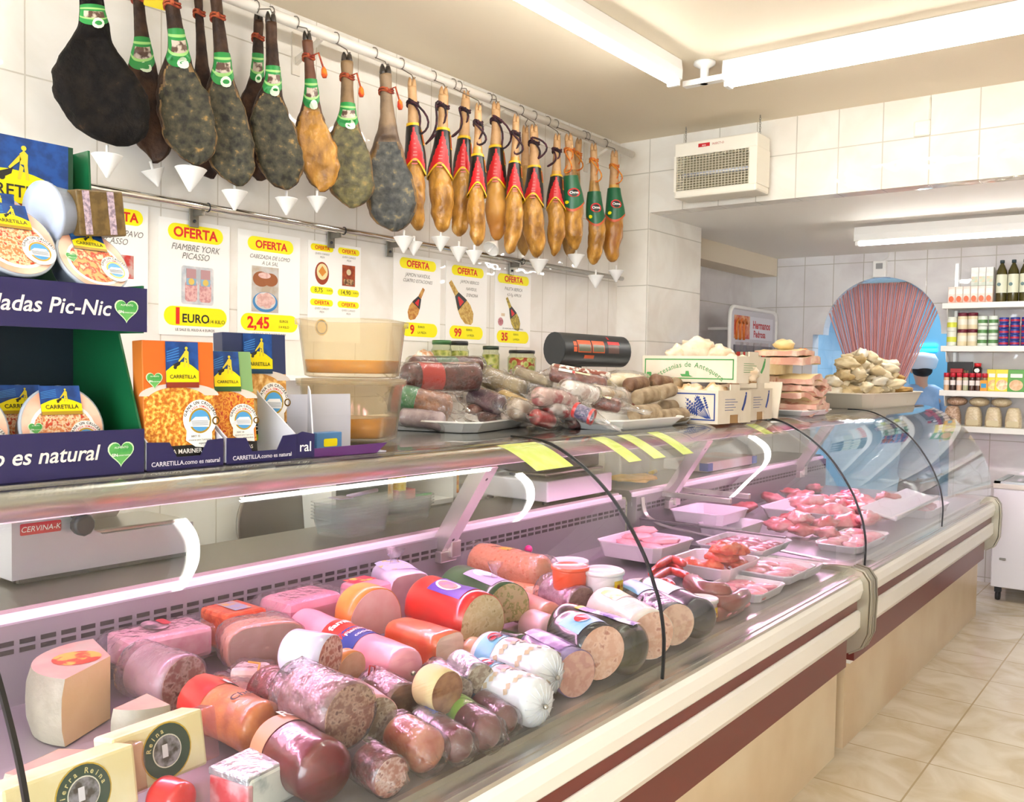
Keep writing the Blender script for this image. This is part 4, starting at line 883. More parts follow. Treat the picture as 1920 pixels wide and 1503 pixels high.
# -- trays on the shelf
def tray(label, M, w, d, h, col=None, group='white food trays', cat='tray', fl=1.15):
    t = thing('food_tray', label, cat, M=M, group=group); a, b = w / 2, d / 2
    def ring(k, z, c=.18):
        return [(sx * (a * k - (0 if q else a * k * c)), sy * (b * k - (b * k * c if q else 0)), z) for sx, sy, q in ((1, -1, 0), (1, -1, 1), (1, 1, 1), (1, 1, 0), (-1, 1, 0), (-1, 1, 1), (-1, -1, 1), (-1, -1, 0))]
    G().loft([ring(1 / fl, 0), ring(1, h), ring(1.03, h + .001), ring(1.03, h + .006), ring(.985, h + .004), ring(.97 / fl, .005)], 0, True, False).build('dish', col or WPLAS, t)
    return t
RZ = lambda x, y, z, a=0: Matrix.Translation((x, y, z)) @ Matrix.Rotation(a, 4, 'Z')
tray('white food tray of vacuum packed sausages beside the plastic tubs', RZ(-2.0, 2.27, ST, .25), .44, .5, .03)
tray('white food tray of mixed packed cold meats, middle of the top shelf', RZ(-1.71, 2.78, ST), .4, .5, .03)
tray('white food tray under the heap of brown cured sausages', RZ(-1.72, 3.1, ST, 0), .32, .17, .022)
BRN = speck('#6a3718', '#8a5028', 30); DKR = speck('#3a1214', '#5a2220', 40); PLM = mat('#3c2030', .35, c2='#5a3040', ns=20, coat=.4)
VAC = clear('#f6f4f2', .045, .06, '#ffffff', 1.0, 42, 1.7)
FLAPM = clear('#f6f4f2', .2, .08, '#ffffff', .9, 30, 1.6)
def pk(label, a, b, r, skin, cut=None, x=None, wrap=True, tail=.05, band=None, name='cured_sausage', z=None, group='vacuum packed sausages on the top shelf', tail0=.02, seed=1, **kw):
    A = P(*a, x=x) if isinstance(x, (int, float)) else P(*a, x=x[0]); B = P(*b, x=x) if isinstance(x, (int, float)) else P(*b, x=x[1])
    l = Log(name, label, 'sausage', A, B, r, skin, cut, group=group, seed=seed, **kw)
    if wrap:
        l.plastic(0, 1, tail * 1.2, tail0 * 1.2, .16, VAC)
        for e, ln in ((l.L, tail * 1.5 + .02), (0, -tail0 - .015)):
            nx, ny = 8, 6; vs = [((-1.25 + 2.5 * i / nx) * r, r * (-.15 + .35 * sin(i * .9 + seed) * j / ny + .2 * nz((i * .5, j * .5, seed), 1.3)), e + ln * j / ny * (1 + .15 * sin(i * 1.7 + seed))) for j in range(ny + 1) for i in range(nx + 1)]
            fs = [(j * (nx + 1) + i, j * (nx + 1) + i + 1, (j + 1) * (nx + 1) + i + 1, (j + 1) * (nx + 1) + i) for j in range(ny) for i in range(nx)]
            G().add(vs, fs, 0, True).build('film_flap', FLAPM, l.t, fixn=False)
    return l
l = pk('brown vacuum packed salami with green and red bands, lowest by the tubs', (735, 745), (848, 768), .046, BRN, None, (-2.02, -1.86), tail=.045)
l.band(.18, .42, mat('#1d6b3c', .4)); l.band(.05, .17, RED); b = l.band(-.0, .05, BLACK); l.text('Extra', .3, 70, .022, PAPER)
l = pk('dark red salami lying across the banded brown one', (752, 706), (892, 706), .046, DKR, speck('#6a2a34', '#8a4048', 60), (-2.05, -1.95), tail=.02)
l.band(.2, .5, mat('#b0241f', .4)); l.band(.25, .42, mat('#d9cfc8', .4), 20, 110, off=.003); l.band(.62, .85, mat('#e6ddd2', .4, c2='#c9502a', ns=40), 0, 110)
l = pk('thin dark salami at the very back of the packed sausages', (770, 684), (900, 684), .03, DKR, None, (-2.15, -2.12), tail=.02); l.band(.3, .6, mat('#2a5a34', .4))
l = pk('pale purple vacuum packed loin under the banded brown salami', (750, 778), (835, 790), .03, mat('#b9a8b0', .3, c2='#8f7a86', ns=20, coat=.4), None, (-1.98, -1.85), tail=.03)
l = pk('dark purple cured loin in clear film, middle of the sausage tray', (880, 740), (945, 765), .038, PLM, None, (-2.0, -1.86), tail=.04, seed=3)
l = pk('olive brown cured loin in yellowish film behind the purple one', (905, 705), (985, 735), .04, mat('#6a5a3c', .35, c2='#8f7c50', ns=16, coat=.4), None, (-2.1, -1.95), tail=.06, seed=4)
l = pk('golden vacuum packed cheese-coloured loin pointing at the seam', (935, 745), (1000, 775), .036, mat('#b99a58', .35, c2='#d9c08a', ns=14, coat=.4), None, (-1.98, -1.82), tail=.06, seed=5)
l = pk('short dark sausage at the front edge of the first tray', (895, 785), (955, 792), .026, DKR, None, (-1.92, -1.86), tail=.02, seed=6)
l = pk('grey brown packed salami at the back of the middle tray', (965, 700), (1035, 722), .03, mat('#8a7a62', .35, c2='#a89878', ns=16, coat=.4), None, (-2.1, -1.95), tail=.05, seed=7)
l = pk('dark blue-black salami stub between the two trays', (985, 732), (1022, 738), .03, mat('#32303c', .35, c2='#55505c', ns=18, coat=.4), None, (-1.98, -1.93), tail=.03, seed=8)
for k, (a, b_, r, c1, c2, x, lab) in enumerate((((880, 772), (930, 780), .03, '#6a3a30', '#8a5a48', -1.95, 'brown vacuum packed stub in front of the purple loin'), ((850, 735), (900, 742), .032, '#8f7a70', '#b5a094', -2.08, 'greyish packed loin behind the banded brown salami'), ((870, 700), (925, 712), .03, '#a08a5a', '#c9b888', -2.14, 'straw-coloured packed loin behind the dark red salami'), ((940, 785), (985, 790), .024, '#d9cfc8', '#b9a49a', -1.86, 'small pale pack at the corner where the two trays meet'))):
    pk(lab, a, b_, r, mat(c1, .35, c2=c2, ns=18, coat=.4), None, x, tail=.05, seed=70 + k)
# middle tray
l = pk('chorizo ring pack with cream label and red crest, upper of two', (1030, 700), (1138, 722), .027, speck('#5a241c', '#7a3a2c', 60), None, (-1.92, -1.75), tail=.03, seed=9)
b = l.band(.42, .68, mat('#ecdcae', .4), 20, 130); l.band(.38, .42, RED, 0, 140); G().add([l.pt(radians(75) + .38 * sin(k), l.L * (.55 + .08 * cos(k)), 1, .004) for k in [2 * pi * i / 14 for i in range(14)]], [tuple(range(14))]).build('crest', RED, b, fixn=False); l.band(.14, .37, PAPER, 0, 140)
l = pk('chorizo pack with cream label and red crest, lower of two', (1108, 752), (1165, 762), .025, speck('#5a241c', '#7a3a2c', 60), None, (-1.72, -1.62), tail=.05, seed=10)
b = l.band(.2, .65, mat('#ecdcae', .4), 20, 130); G().add([l.pt(radians(75) + .38 * sin(k), l.L * (.43 + .12 * cos(k)), 1, .004) for k in [2 * pi * i / 14 for i in range(14)]], [tuple(range(14))]).build('crest', RED, b, fixn=False)
pk('white dusted dry sausage lying at the back of the middle tray', (1032, 690), (1145, 708), .02, mat('#8a4a38', .5, c2='#e6ddd2', ns=50, lo=.48, hi=.55), None, (-2.02, -1.85), False, seed=11)
l = pk('blue-purple grained sausage with red ends on the front tray', (1078, 768), (1112, 782), .025, mat('#3c3a6a', .35, c2='#7a6a90', ns=60, lo=.45, hi=.55, coat=.4), None, (-1.6, -1.54), tail=.05, seed=12); l.band(-.02, .15, RED, -180, 180); l.band(.85, 1.0, RED, -180, 180)
for k, (a, b_, r, c1, c2, lab) in enumerate((((1005, 742), (1075, 752), .03, '#c9a8a0', '#b0555a', 'pinkish white vacuum pack in the middle of the front tray'), ((1000, 780), (1035, 790), .026, '#a8242a', '#7a1a20', 'small red pack at the left corner of the middle tray'),
    ((1025, 760), (1075, 775), .028, '#d9cdc8', '#c23a40', 'white and red striped vacuum pack under the chorizos'), ((1060, 728), (1115, 740), .03, '#efe9e6', '#c9b0a8', 'white paper wrapped pack with red print above the striped one'), ((1070, 792), (1118, 797), .02, '#6a2a2c', '#8f4a48', 'dark red sausage end at the very front of the middle tray'),
    ((960, 765), (1010, 778), .034, '#b9aa9a', '#8f7a68', 'greyish packed loin between the sausage tray and the red pack'), ((1110, 735), (1165, 742), .03, '#efe6da', '#d9c0a0', 'pale sliced ham pack in clear film behind the lower chorizo'), ((1160, 745), (1205, 765), .036, '#efe4da', '#b5522f', 'clear pack with orange and brown slices beside the brown sausages'))):
    pk(lab, a, b_, r, mat(c1, .3, c2=c2, ns=22, lo=.48, hi=.6, coat=.5), None, -1.68 if k < 5 else -1.75, tail=.04, seed=20 + k)
bag = thing('plastic_bag', 'yellowish clear bag lying behind the brown sausages', 'bag', P(1170, 715, x=-1.85), group='clear bags')
G().sphere((0, 0, 0), (.09, .13, .035), 10).build('contents', mat('#d9c58f', .5, c2='#efe6cf', ns=20), bag); G().loft([[((.10 + .01 * sin(j * 3)) * cos(2 * pi * j / 24) * q, (.15 + .015 * cos(j * 2)) * sin(2 * pi * j / 24) * q, z) for j in range(24)] for z, q in ((-.03, .8), (0, 1.05), (.03, .8), (.045, .3))], 0, False).build('film', VAC, bag)
# heap of brown cured sausages
SA = mat('#8a7458', .6, c2='#b5a184', ns=16, lo=.38, hi=.62, bump=.4, bs=50); SB = mat('#6f4c38', .5, c2='#94755a', ns=16, bump=.4, bs=50); SCUT = speck('#a08a78', '#c9b8a0', 70, '#6a4a3a')
for k, (a, b_, r, x, c, lab) in enumerate((((1192, 745), (1238, 735), .030, -1.66, 0, 'upper left bent one'), ((1225, 712), (1262, 722), .030, -1.75, 1, 'dark one on top at the left'), ((1235, 738), (1262, 730), .028, -1.64, 0, 'with tied grey end'), ((1262, 718), (1288, 722), .026, -1.72, 0, 'topmost one at the right'),
    ((1262, 752), (1300, 745), .030, -1.66, 0, 'right end of the second row'), ((1240, 765), (1270, 760), .028, -1.66, 0, 'short middle one'), ((1270, 778), (1300, 770), .026, -1.62, 1, 'lowest one at the right'), ((1185, 775), (1228, 772), .030, -1.60, 2, 'front one with cut face'),
    ((1228, 782), (1285, 776), .027, -1.58, 0, 'long one with string'), ((1175, 722), (1210, 718), .028, -1.76, 1, 'farthest left dark one'))):
    l = pk('brown cured sausage in the heap by the cartons, ' + lab, a, b_, r, SB if c == 1 else SA, SCUT if c == 2 else None, x, False, group='brown cured sausages in a heap', seed=40 + k, bump=.07)
    if c != 2: G().tube([(0, 0, l.L - .002), (.003, 0, l.L + .012), (.0, .004, l.L + .022)], [.006, .004, .007], 7).build('tied_end', mat('#b08a58', .6), l.t)
    if k == 8: G().tube([(0, 0, l.L), (.0, -.02, l.L + .02), (.02, -.045, l.L + .03), (.035, -.06, l.L + .025)], .004, 6).build('string', mat('#b5753c', .6), l.t)
# -- brown cartons
KR = mat('#e3d8c6', .7, c2='#dacdb8', ns=5); KIN = mat('#b08a5c', .8); GRT, BLT = mat('#4f9a55', .6), mat('#2f478f', .6)
def carton(label, M, w, d, h, ink, txt, art, e_hole=True, group='open produce cartons'):
    """tray carton: long printed side towards -Y, hand hole in the short end"""
    t = thing('carton', label, 'carton', M=M, group=group); k = .005
    s_ = G().box(-w, 0, 0, k, 0, h).build('long_side', KR, t); G().box(-w, 0, d - k, d, 0, h).build('long_side', KR, t)
    g = G(); g.box(-k, 0, k, d * .36, 0, h * 1.0); g.box(-k, 0, d * .64, d - k, 0, h); g.box(-k, 0, d * .36, d * .64, h * .26, h * 1.18)
    en = g.build('short_end', KR, t); G().box(-w, -w + k, k, d - k, 0, h).build('short_end', KR, t)
    G().box(-w + k, -k, k, d - k, 0, .006).build('bottom', KIN, t); G().box(-.02, -k - .001, d * .36, d * .64, .0, h * .26).build('hand_hole', KIN, t)
    F = FC((-w, -.0006, 0)); e = .012; b = .005
    for (x0, y0, x1, y1) in ((e, e, w - e, e + b), (e, h - e - b, w - e, h - e), (e, e, e + b, h - e), (w - e - b, e, w - e, h - e)): G().rect(x0, y0, x1, y1, 0, 0, F).build('border_line', ink, s_)
    if txt: art(s_, F, w, h)
    F2 = FR((.0006, 0, 0)); g = G()
    for j, q in enumerate((.34, .42, .3, .36, .28)): g.rect(d * .2, h * (.72 - j * .08), d * (.2 + q * .9), h * (.735 - j * .08), 0, 0, F2)
    g.build('print_lines', ink, en); g = G(); g.poly([(d * .7, h * .4), (d * .75, h * .36), (d * .83, h * .62), (d * .86, h * .85), (d * .81, h * .85), (d * .76, h * .6)], 0, 0, F2).disc(d * .84, h * .9, h * .05, 0, 0, F2, n=10); g.build('figure_print', ink, en)
    return t
def art_green(s_, F, w, h):
    g = G(); g.text('Artesanias de Antequera', w * .5, -h * 1.62, .03, 0, .0004, F, arc=h * 2.2, bold=.004); g.build('lettering', GRT, s_)
    G().poly([(w * .44, h * .2), (w * .56, h * .2), (w * .52, h * .26), (w * .51, h * .42), (w * .48, h * .42), (w * .475, h * .3), (w * .42, h * .3)], 0, .0004, F).build('emblem', GRT, s_); G().rect(.022, h * .14, .045, h * .36, 0, .0004, F, .004).build('stamp', GRT, s_)
def art_blue(s_, F, w, h):
    g = G()
    for k in range(9):
        a = radians(110 + 6.5 * k); x0, y0 = w - .03 - .002 * k, .02; L_ = .09 + .035 * ((k * 7) % 4) / 3; x1, y1 = x0 + L_ * cos(a) * 1.0, y0 + L_ * sin(a)
        if y1 > h - .02: y1 = h - .02
        d = Vector((-(y1 - y0), x1 - x0)).normalized() * .0011; g.poly([(x0 - d.x, y0 - d.y), (x1 - d.x, y1 - d.y), (x1 + d.x, y1 + d.y), (x0 + d.x, y0 + d.y)][::-1], 0, .0004, F)
        for q in (.5, .6, .7, .8, .9): c_ = (x0 + (x1 - x0) * q, y0 + (y1 - y0) * q); g.disc(c_[0] + d.x * 2.5, c_[1] + d.y * 2.5, .0028, 0, .0004, F, .0036, n=7).disc(c_[0] - d.x * 2.5, c_[1] - d.y * 2.5, .0028, 0, .0004, F, .0036, n=7)
    g.build('wheat_print', BLT, s_); G().text('Antequera', w - .17, h * .32, .034, 0, .0004, F, shear=.2).build('lettering', BLT, s_)
c0 = P(1350, 797, x=-1.47); CY0 = 3.19
carton('pale lower carton with blue wheat print, nearest of the stacked produce cartons', RZ(-1.465, CY0, ST, -.06), .42, .27, .127, BLT, True, art_blue)
carton('pale lower carton behind the wheat-print one with flap standing open', RZ(-1.49, CY0 + .34, ST, .02), .42, .27, .13, BLT, False, None)
carton('pale upper carton with green border, reading Artesanias de Antequera', RZ(-1.46, CY0 + .15, ST + .155, -.06), .43, .29, .105, GRT, True, art_green)
t = thing('carton_flap', 'pale cardboard flap leaning beside the cartons near the pork belly', 'cardboard', M=RZ(-1.49, CY0 + .66, ST, 0)); G().box(-.2, 0, 0, .006, 0, .165, M=Matrix.Rotation(-.3, 4, 'X')).build('flap', KR, t)
BEIGE = mat('#ecdcc2', .5, c2='#d9b890', ns=16, lo=.4, hi=.7, c3='#f4ead8', coat=.3, bump=.4, bs=30)
def lump(name, label, cat, c, r, m, seed, group=None, rot=(0, 0, 0), amp=.25, fr=2.2, parent=None, film=None):
    n = 12; rings = []
    for i in range(n + 1):
        th = pi * max(.03, min(.97, i / n)); row = []
        for j in range(18):
            ph = 2 * pi * j / 18; q = Vector((sin(th) * cos(ph), sin(th) * sin(ph), -cos(th))); k = 1 + amp * noise.noise(q * fr + Vector((seed * 3.7, seed, -seed))) + amp * .4 * noise.noise(q * fr * 2.7 + Vector((seed, 5, 1)))
            row.append((q.x * r[0] * k, q.y * r[1] * k, q.z * r[2] * k))
        rings.append(row)
    o = G().loft(rings).build(name, m, parent, c, rot)
    if label: tag(o, label, cat, group)
    return o
for k, (px, py, rr) in enumerate(((1275, 668, .062), (1310, 660, .075), (1345, 672, .07), (1375, 685, .06), (1398, 700, .05), (1300, 685, .07), (1350, 695, .07))):
    lump('pork_rind_pack', 'pale bagged pork rinds in the green-bordered carton, ' + ['leftmost', 'topmost', 'middle', 'right of the middle', 'rightmost', 'lower left', 'lower right'][k], 'packed food', P(px, py, y=CY0 + .27 + .03 * (k % 3)), (rr, rr * 1.1, rr * .75), BEIGE, k, 'bagged pork rinds', amp=.35)
for k in range(4): lump('pork_rind_pack', 'orange-beige packed rinds in the wheat-print carton, ' + ['first from the left', 'second from the left', 'second from the right', 'at the right end'][k], 'packed food', (-1.84 + k * .1, CY0 + .13, ST + .10), (.055, .08, .05), mat('#d9a870', .5, c2='#efe0c8', ns=20, coat=.3), 30 + k, 'packed rinds in the lower carton', amp=.3)
# -- salted pork belly slabs
FATC = mat('#efdcae', .5, c2='#e3c98f', ns=8, bump=.25, bs=30); LEAN = mat('#dca593', .45, c2='#efd2bc', ns=14, lo=.42, hi=.6, c3='#cf8f7e'); FATL = mat('#ecd0b4', .5, c2='#d08a78', ns=24, lo=.5, hi=.62)
def slab(label, c, w, d, h, yaw, bend, top, side, seed, roll=0):
    t = thing('pork_belly', label, 'pork belly', group='salted pork belly slabs', M=RZ(c[0], c[1], c[2], yaw) @ Matrix.Rotation(roll, 4, 'Y'))
    nx, ny = 18, 8; vs = []
    for lv in (0, 1):
        for i in range(nx + 1):
            for j in range(ny + 1):
                x = -w / 2 + w * i / nx; y = -d / 2 + d * j / ny; z = h * lv + bend * sin(x * 26 + seed) * .5 + .006 * nz((x, y, lv), 25, seed); vs.append((x + .006 * nz((x, y, 3), 30, seed), y + .008 * nz((x, 1, lv), 30, seed), z))
    N_ = (nx + 1) * (ny + 1); idx = lambda l, i, j: l * N_ + i * (ny + 1) + j
    g = G(); g.add(vs, [(idx(1, i, j), idx(1, i + 1, j), idx(1, i + 1, j + 1), idx(1, i, j + 1)) for i in range(nx) for j in range(ny)] + [(idx(0, i, j), idx(0, i, j + 1), idx(0, i + 1, j + 1), idx(0, i + 1, j)) for i in range(nx) for j in range(ny)], 0, True)
    o1 = g.build('fat_side', top, t, fixn=False)
    s_ = []
    for i in range(nx): s_ += [(idx(0, i, 0), idx(0, i + 1, 0), idx(1, i + 1, 0), idx(1, i, 0)), (idx(0, i, ny), idx(1, i, ny), idx(1, i + 1, ny), idx(0, i + 1, ny))]
    for j in range(ny): s_ += [(idx(0, 0, j), idx(1, 0, j), idx(1, 0, j + 1), idx(0, 0, j + 1)), (idx(0, nx, j), idx(0, nx, j + 1), idx(1, nx, j + 1), idx(1, nx, j))]
    G().add(vs, s_, 0, True).build('cut_edge', side, t, fixn=False)
tray('small white tray under the stack of pork belly', RZ(-1.60, 4.34, ST, 0), .26, .36, .02)
bz = ST + .012
for k in range(6): slab('folded pink pork belly slab in the stack, ' + ['lowest', 'second from the bottom', 'third from the bottom', 'fourth from the bottom', 'fifth from the bottom', 'sixth from the bottom'][k], (-1.60 + (.0, .012, -.01, .014, -.008, .006)[k], 4.33 + (.0, .015, -.012, .01, .016, -.01)[k], bz + k * .029), (.22, .235, .21, .24, .22, .23)[k], .25, .024, 1.45 + (.0, .2, -.12, .1, -.2, .12)[k], .03, FATC if k in (2, 5) else FATL, LEAN, k * 1.7)
slab('long cream pork belly slab jutting left over the cartons', (-1.70, 4.14, bz + .175), .20, .5, .045, .15, .012, FATC, FATC, 11, .02)
slab('thick cream pork belly slab under the long jutting one', (-1.72, 4.14, bz + .115), .2, .42, .05, .1, .012, FATC, FATL, 12)
slab('upper cream pork belly slab with pink edge', (-1.62, 4.30, bz + .228), .2, .24, .035, 1.5, .01, FATC, LEAN, 13)
slab('thin cream pork belly slab second from the top', (-1.63, 4.28, bz + .268), .19, .22, .025, 1.45, .008, FATC, LEAN, 14)
lump('pork_belly_roll', 'rolled end of pork belly crowning the stack', 'pork belly', (-1.63, 4.27, bz + .32), (.045, .07, .028), FATC, 3, 'salted pork belly slabs', amp=.2)
lump('orange_scrap', 'bright orange scrap on the pork belly stack', 'scrap', (-1.57, 4.36, bz + .285), (.03, .03, .02), mat('#f08a3a', .4), 5, amp=.3)
# -- trotters and ears in the big tray
TX, TY = -1.70, 5.85; TE = .62
tray('large cream tray heaped with salted trotters, before the archway', RZ(TX, TY, ST, 0.0), .40, 1.28, .085, mat('#efe3cf', .4))
TRO = [mat('#ddcaa2', .55, c2='#ecdfc4', ns=12, lo=.35, hi=.65, bump=.3, bs=30), mat('#cfb98c', .55, c2='#e3d0aa', ns=12, bump=.3, bs=30), mat('#e8e0d0', .55, c2='#d6c6a6', ns=10, bump=.3, bs=30)]; EARB = mat('#b58a4c', .5, c2='#d0a868', ns=14, bump=.3, bs=30)
rr = random.Random(5); pl_ = Pile(); TRO.append(mat('#b59a66', .55, c2='#d0b88c', ns=12, bump=.3, bs=30))
for k in range(175):
    best = None
    for _ in range(14):
        u, v = rr.uniform(-1, 1), rr.uniform(-1, 1)
        if u * u + v * v > 1: continue
        x, y = TX + .15 * u, TY + .58 * v; L_ = rr.uniform(.058, .078); brown = y > TY + .28; rv = L_ * .5 if not brown else L_ * .32
        z = pl_.drop(x, y, ST + .012, L_ * .78, rv); top = ST + .07 + .23 * max(0, 1 - (u * u * .9 + v * v)) ** .8
        sc = z - top
        if best is None or sc < best[0]: best = (sc, x, y, z, L_, rv, brown)
    sc, x, y, z, L_, rv, brown = best
    if sc > .035: continue
    pl_.put(x, y, z, L_ * .78, rv)
    lump('salted_trotter' if not brown else 'pig_ear', 'pale salted trotter heaped in the large cream tray' if not brown else 'brown dried ear at the right end of the trotter tray', 'salted trotter' if not brown else 'dried ear', (x, y, z),
         (L_, L_ * rr.uniform(.5, .62), L_ * .46) if not brown else (L_, L_ * .8, .02), EARB if brown else TRO[(0, 0, 1, 1, 2, 3)[rr.randrange(6)]], k, 'salted trotters in the tray' if not brown else 'dried ears in the tray', (rr.uniform(-.5, .5), rr.uniform(-.35, .35), rr.uniform(0, 6.28)), amp=.5, fr=1.5)
# -- jars of olives on a wall shelf
tag(G().box(-2.999, -2.78, 2.35, 4.15, 1.485, 1.505).build('wall_shelf', WHITE), 'white board on the tiled wall behind the sausages, carrying olive jars', 'shelf')
def jar(label, px, py, x, r, h, lid, zb=1.505, pep=False):
    c = P(px, py, x=x); t = thing('olive_jar', label, 'jar', (x, c.y, zb), group='jars of olives')
    G().lathe([(r * .9, 0), (r, .008), (r, h * .8), (r * .86, h * .88), (r * .86, h)], 24).build('glass', clear('#eef2e4', .0, .02), t)
    G().lathe([(r * .85, .006), (r * .93, .012), (r * .93, h * .78), (r * .5, h * .8)], 20).build('olives', mat('#6f7a2a', .35, c2='#b0b05a', ns=38, vor=True, lo=.15, hi=.5, c3='#c9c07a') if not pep else mat('#8a9440', .35, c2='#c9c47a', ns=34, vor=True, lo=.15, hi=.5, c3='#b0392a'), t)
    G().lathe([(r * .92, h * .97), (r * .92, h * 1.08), (r * .85, h * 1.1)], 24).build('lid', mat(lid, .35), t)
jar('olive jar with green lid, left of two behind the sausages', 828, 660, -2.9, .05, .155, '#3c6a3a'); jar('olive jar with dark lid, right of two behind the sausages', 860, 660, -2.9, .05, .155, '#2a2a28')
jar('small olive jar half hidden by a clear bag', 920, 672, -2.9, .045, .14, '#2a3a2a'); jar('wide jar of olives and red peppers nearest the scale', 978, 690, -2.85, .075, .125, '#1c1c1c', pep=True)
lump('snack_bag', 'clear bag of orange snacks beside the olive jars', 'bag', (-2.88, P(795, 668, x=-2.88).y, 1.565), (.04, .07, .06), mat('#c98a5a', .4, c2='#efe0d0', ns=30, coat=.5), 9, amp=.3)
lump('snack_bag', 'crumpled clear bag at the top of the plastic tub', 'bag', (-2.24, P(772, 690, x=-2.24).y, ST + .085), (.05, .08, .085), mat('#dcd6cc', .3, c2='#f2efe9', ns=14, coat=.6), 12, amp=.3)
# ================================================================ COLD CUTS AND CHEESE IN THE FRONT CASE
def PZ(px, py, hgt):
    """point seen at a picture position lying hgt above the sloping deck"""
    z = .8
    for _ in range(6): p = P(px, py, z=z); z = deck(p.x) + hgt
    return P(px, py, z=z)
def dep(p): return (p - Vector((0, 0, CAM_H))).dot(_F)
def meat(label, fr, bk, rpx, lift, skin, cut=None, cat='cold cut', name='cold_cut', group='cold cuts in the front case', rb=None, **kw):
    B = PZ(*fr, .06 + lift); r = rpx * dep(B) / FPX * (1.13 if fr[1] > 1230 else 1.05); B = PZ(*fr, r + lift)
    A = PZ(*bk, r + lift + .004); A = B + (A - B) * (1.0 if lift > .06 else 1.18); A.z += .003; B.z += .003; return Log(name, label, cat, A, B, r, skin, cut, group=group, seed=RND.randrange(99), **kw)
PINKH = mat('#f0a2b4', .4, c2='#e88fa4', ns=10, coat=.4, bump=.1, bs=25); PALEP = mat('#f2b8c2', .4, c2='#f6c8d0', ns=20, coat=.2)
SALC = speck('#b06a5a', '#e0bcae', 70, '#8a3f3a'); SALC2 = speck('#8f5a4a', '#c9a08a', 80, '#6a3a30'); LIVC = speck('#a8765f', '#c49a82', 60); MORC = speck('#d9a58f', '#e8c0ae', 50, '#b87a6a'); TANC = speck('#d8ba8e', '#e4cca8', 60, '#b99562'); HERB = speck('#cfb28a', '#8f8f4a', 70, '#dcc6a0', lo=.5, hi=.62); GREYC = speck('#8f7a6c', '#b8a898', 80, '#6a564c')
SALSK = mat('#6a2c34', .35, c2='#a8747a', ns=24, coat=.5, bump=.4, bs=40); CHZ = mat('#a8532f', .4, c2='#c8743f', ns=22, coat=.4, bump=.3, bs=40); DRED = mat('#6a1a22', .3, c2='#4a1016', ns=10, coat=.6, bump=.3, bs=18); NETR = mat('#4f1a20', .35, c2='#7a3238', ns=40, coat=.5, bump=.5, bs=70)
SILV = mat('#b9b2b8', .25, .5, c2='#8f8890', ns=30, bump=.5, bs=40); CREP = mat('#e2c99a', .5); VIOL = mat('#d8cfe2', .35, c2='#c6bcd8', ns=8, coat=.5); WCAS = mat('#e6e6ee', .3, c2='#d6d8e4', ns=8, coat=.5, bump=.12, bs=14); DGRN = mat('#2d5a34', .3, c2='#234a2c', ns=10, coat=.6); RCAS = mat('#d81f26', .28, c2='#c01a20', ns=6, coat=.5); ORK = mat('#d9552c', .35, c2='#e6744a', ns=16, coat=.5, bump=.2, bs=24)
BLKC = mat('#26222c', .25, c2='#352e40', ns=8, coat=.6); DGB = mat('#2a2a1e', .25, c2='#3a3a26', ns=10, coat=.6); LBL = mat('#7fbfe8', .35); LAV = mat('#c9b8ec', .35); PURL = mat('#5a3aa8', .35); FOILP = mat('#d8b4c4', .25, .3, c2='#a87890', ns=40, bump=.6, bs=50)
# front row along the glass
l = meat('dark red salami in shiny casing, leaning forward beside the blue cheese', (640, 1452), (540, 1395), 54, 0, DRED); l.band(.1, .3, mat('#c98a6a', .4), 0, 180); l.text('R', .2, 80, .04, PAPER, off=.005, along=False)
l = meat('big orange chorizo pack with red wrapper and white word strip', (505, 1374), (395, 1322), 46, .01, CHZ); b = l.band(-.0, .32, RCAS, -180, 180, 'red_wrapper'); w_ = l.band(.2, .33, PAPER, 25, 75, 'word_strip', b, .003); l.text('Revilla', .265, 50, .022, REDT, w_, off=.005, along=False); l.text('Chorizo', .68, 75, .026, INK, along=False)
l = meat('small marbled cured stub at the front beside the dark red salami', (735, 1462), (690, 1432), 36, 0, NETR, SALC); l.plastic(0, 1, .03, 0, .08)
l = meat('orange cooked chorizo with rounded end, front row', (795, 1412), (740, 1374), 38, 0, mat('#b5583c', .35, c2='#d08a66', ns=20, coat=.5)); l.plastic(0, 1, .03, 0, .05)
l = meat('dark red front sausage with blue and silver label', (868, 1398), (800, 1352), 30, 0, DRED); b = l.band(.05, .45, SILV, 0, 180); l.text('Selecta', .25, 85, .016, mat('#2f4fa8'), b); l.plastic(0, 1, .03, 0, .06)
l = meat('dark red front sausage with green end label', (918, 1378), (862, 1340), 32, .0, DRED); l.band(.0, .38, mat('#8fc043', .4), -60, 240); l.plastic(0, 1, .04, 0, .06)
l = meat('small dark red sausage in clear film beside the white logs', (962, 1352), (915, 1318), 27, 0, DRED); l.plastic(0, 1, .03, 0, .08)
# second row
l = meat('dark purple netted salami with yellow string', (578, 1318), (510, 1282), 44, .03, NETR); G().tube([(0, 0, .01), (.0, .02, -.02), (.03, .03, -.06), (.03, .02, -.11)], .0025, 6).build('string', mat('#d99a3a', .6), l.t)
l = meat('large salami in crumpled clear film with brown cut face', (652, 1360), (565, 1318), 54, .035, SALSK, SALC2); l.plastic(0, 1.0, 0, .05, .14)
l = meat('pink salami with round marbled cut face, right of the crumpled-film one', (722, 1358), (668, 1318), 40, .02, mat('#d08a94', .35, c2='#e0a8ae', ns=16, coat=.5), GREYC)
l = meat('dark chorizo half with red cord in clear bag', (765, 1318), (712, 1290), 36, .03, SALSK, mat('#6a4634', .4, c2='#8f6648', ns=30, coat=.4)); l.plastic(0, 1, 0, .04, .12); G().tube([(.01, .02, .0), (.0, .05, .01), (-.02, .06, .02), (-.02, .03, .015)], .002, 6).build('cord', RED, l.t)
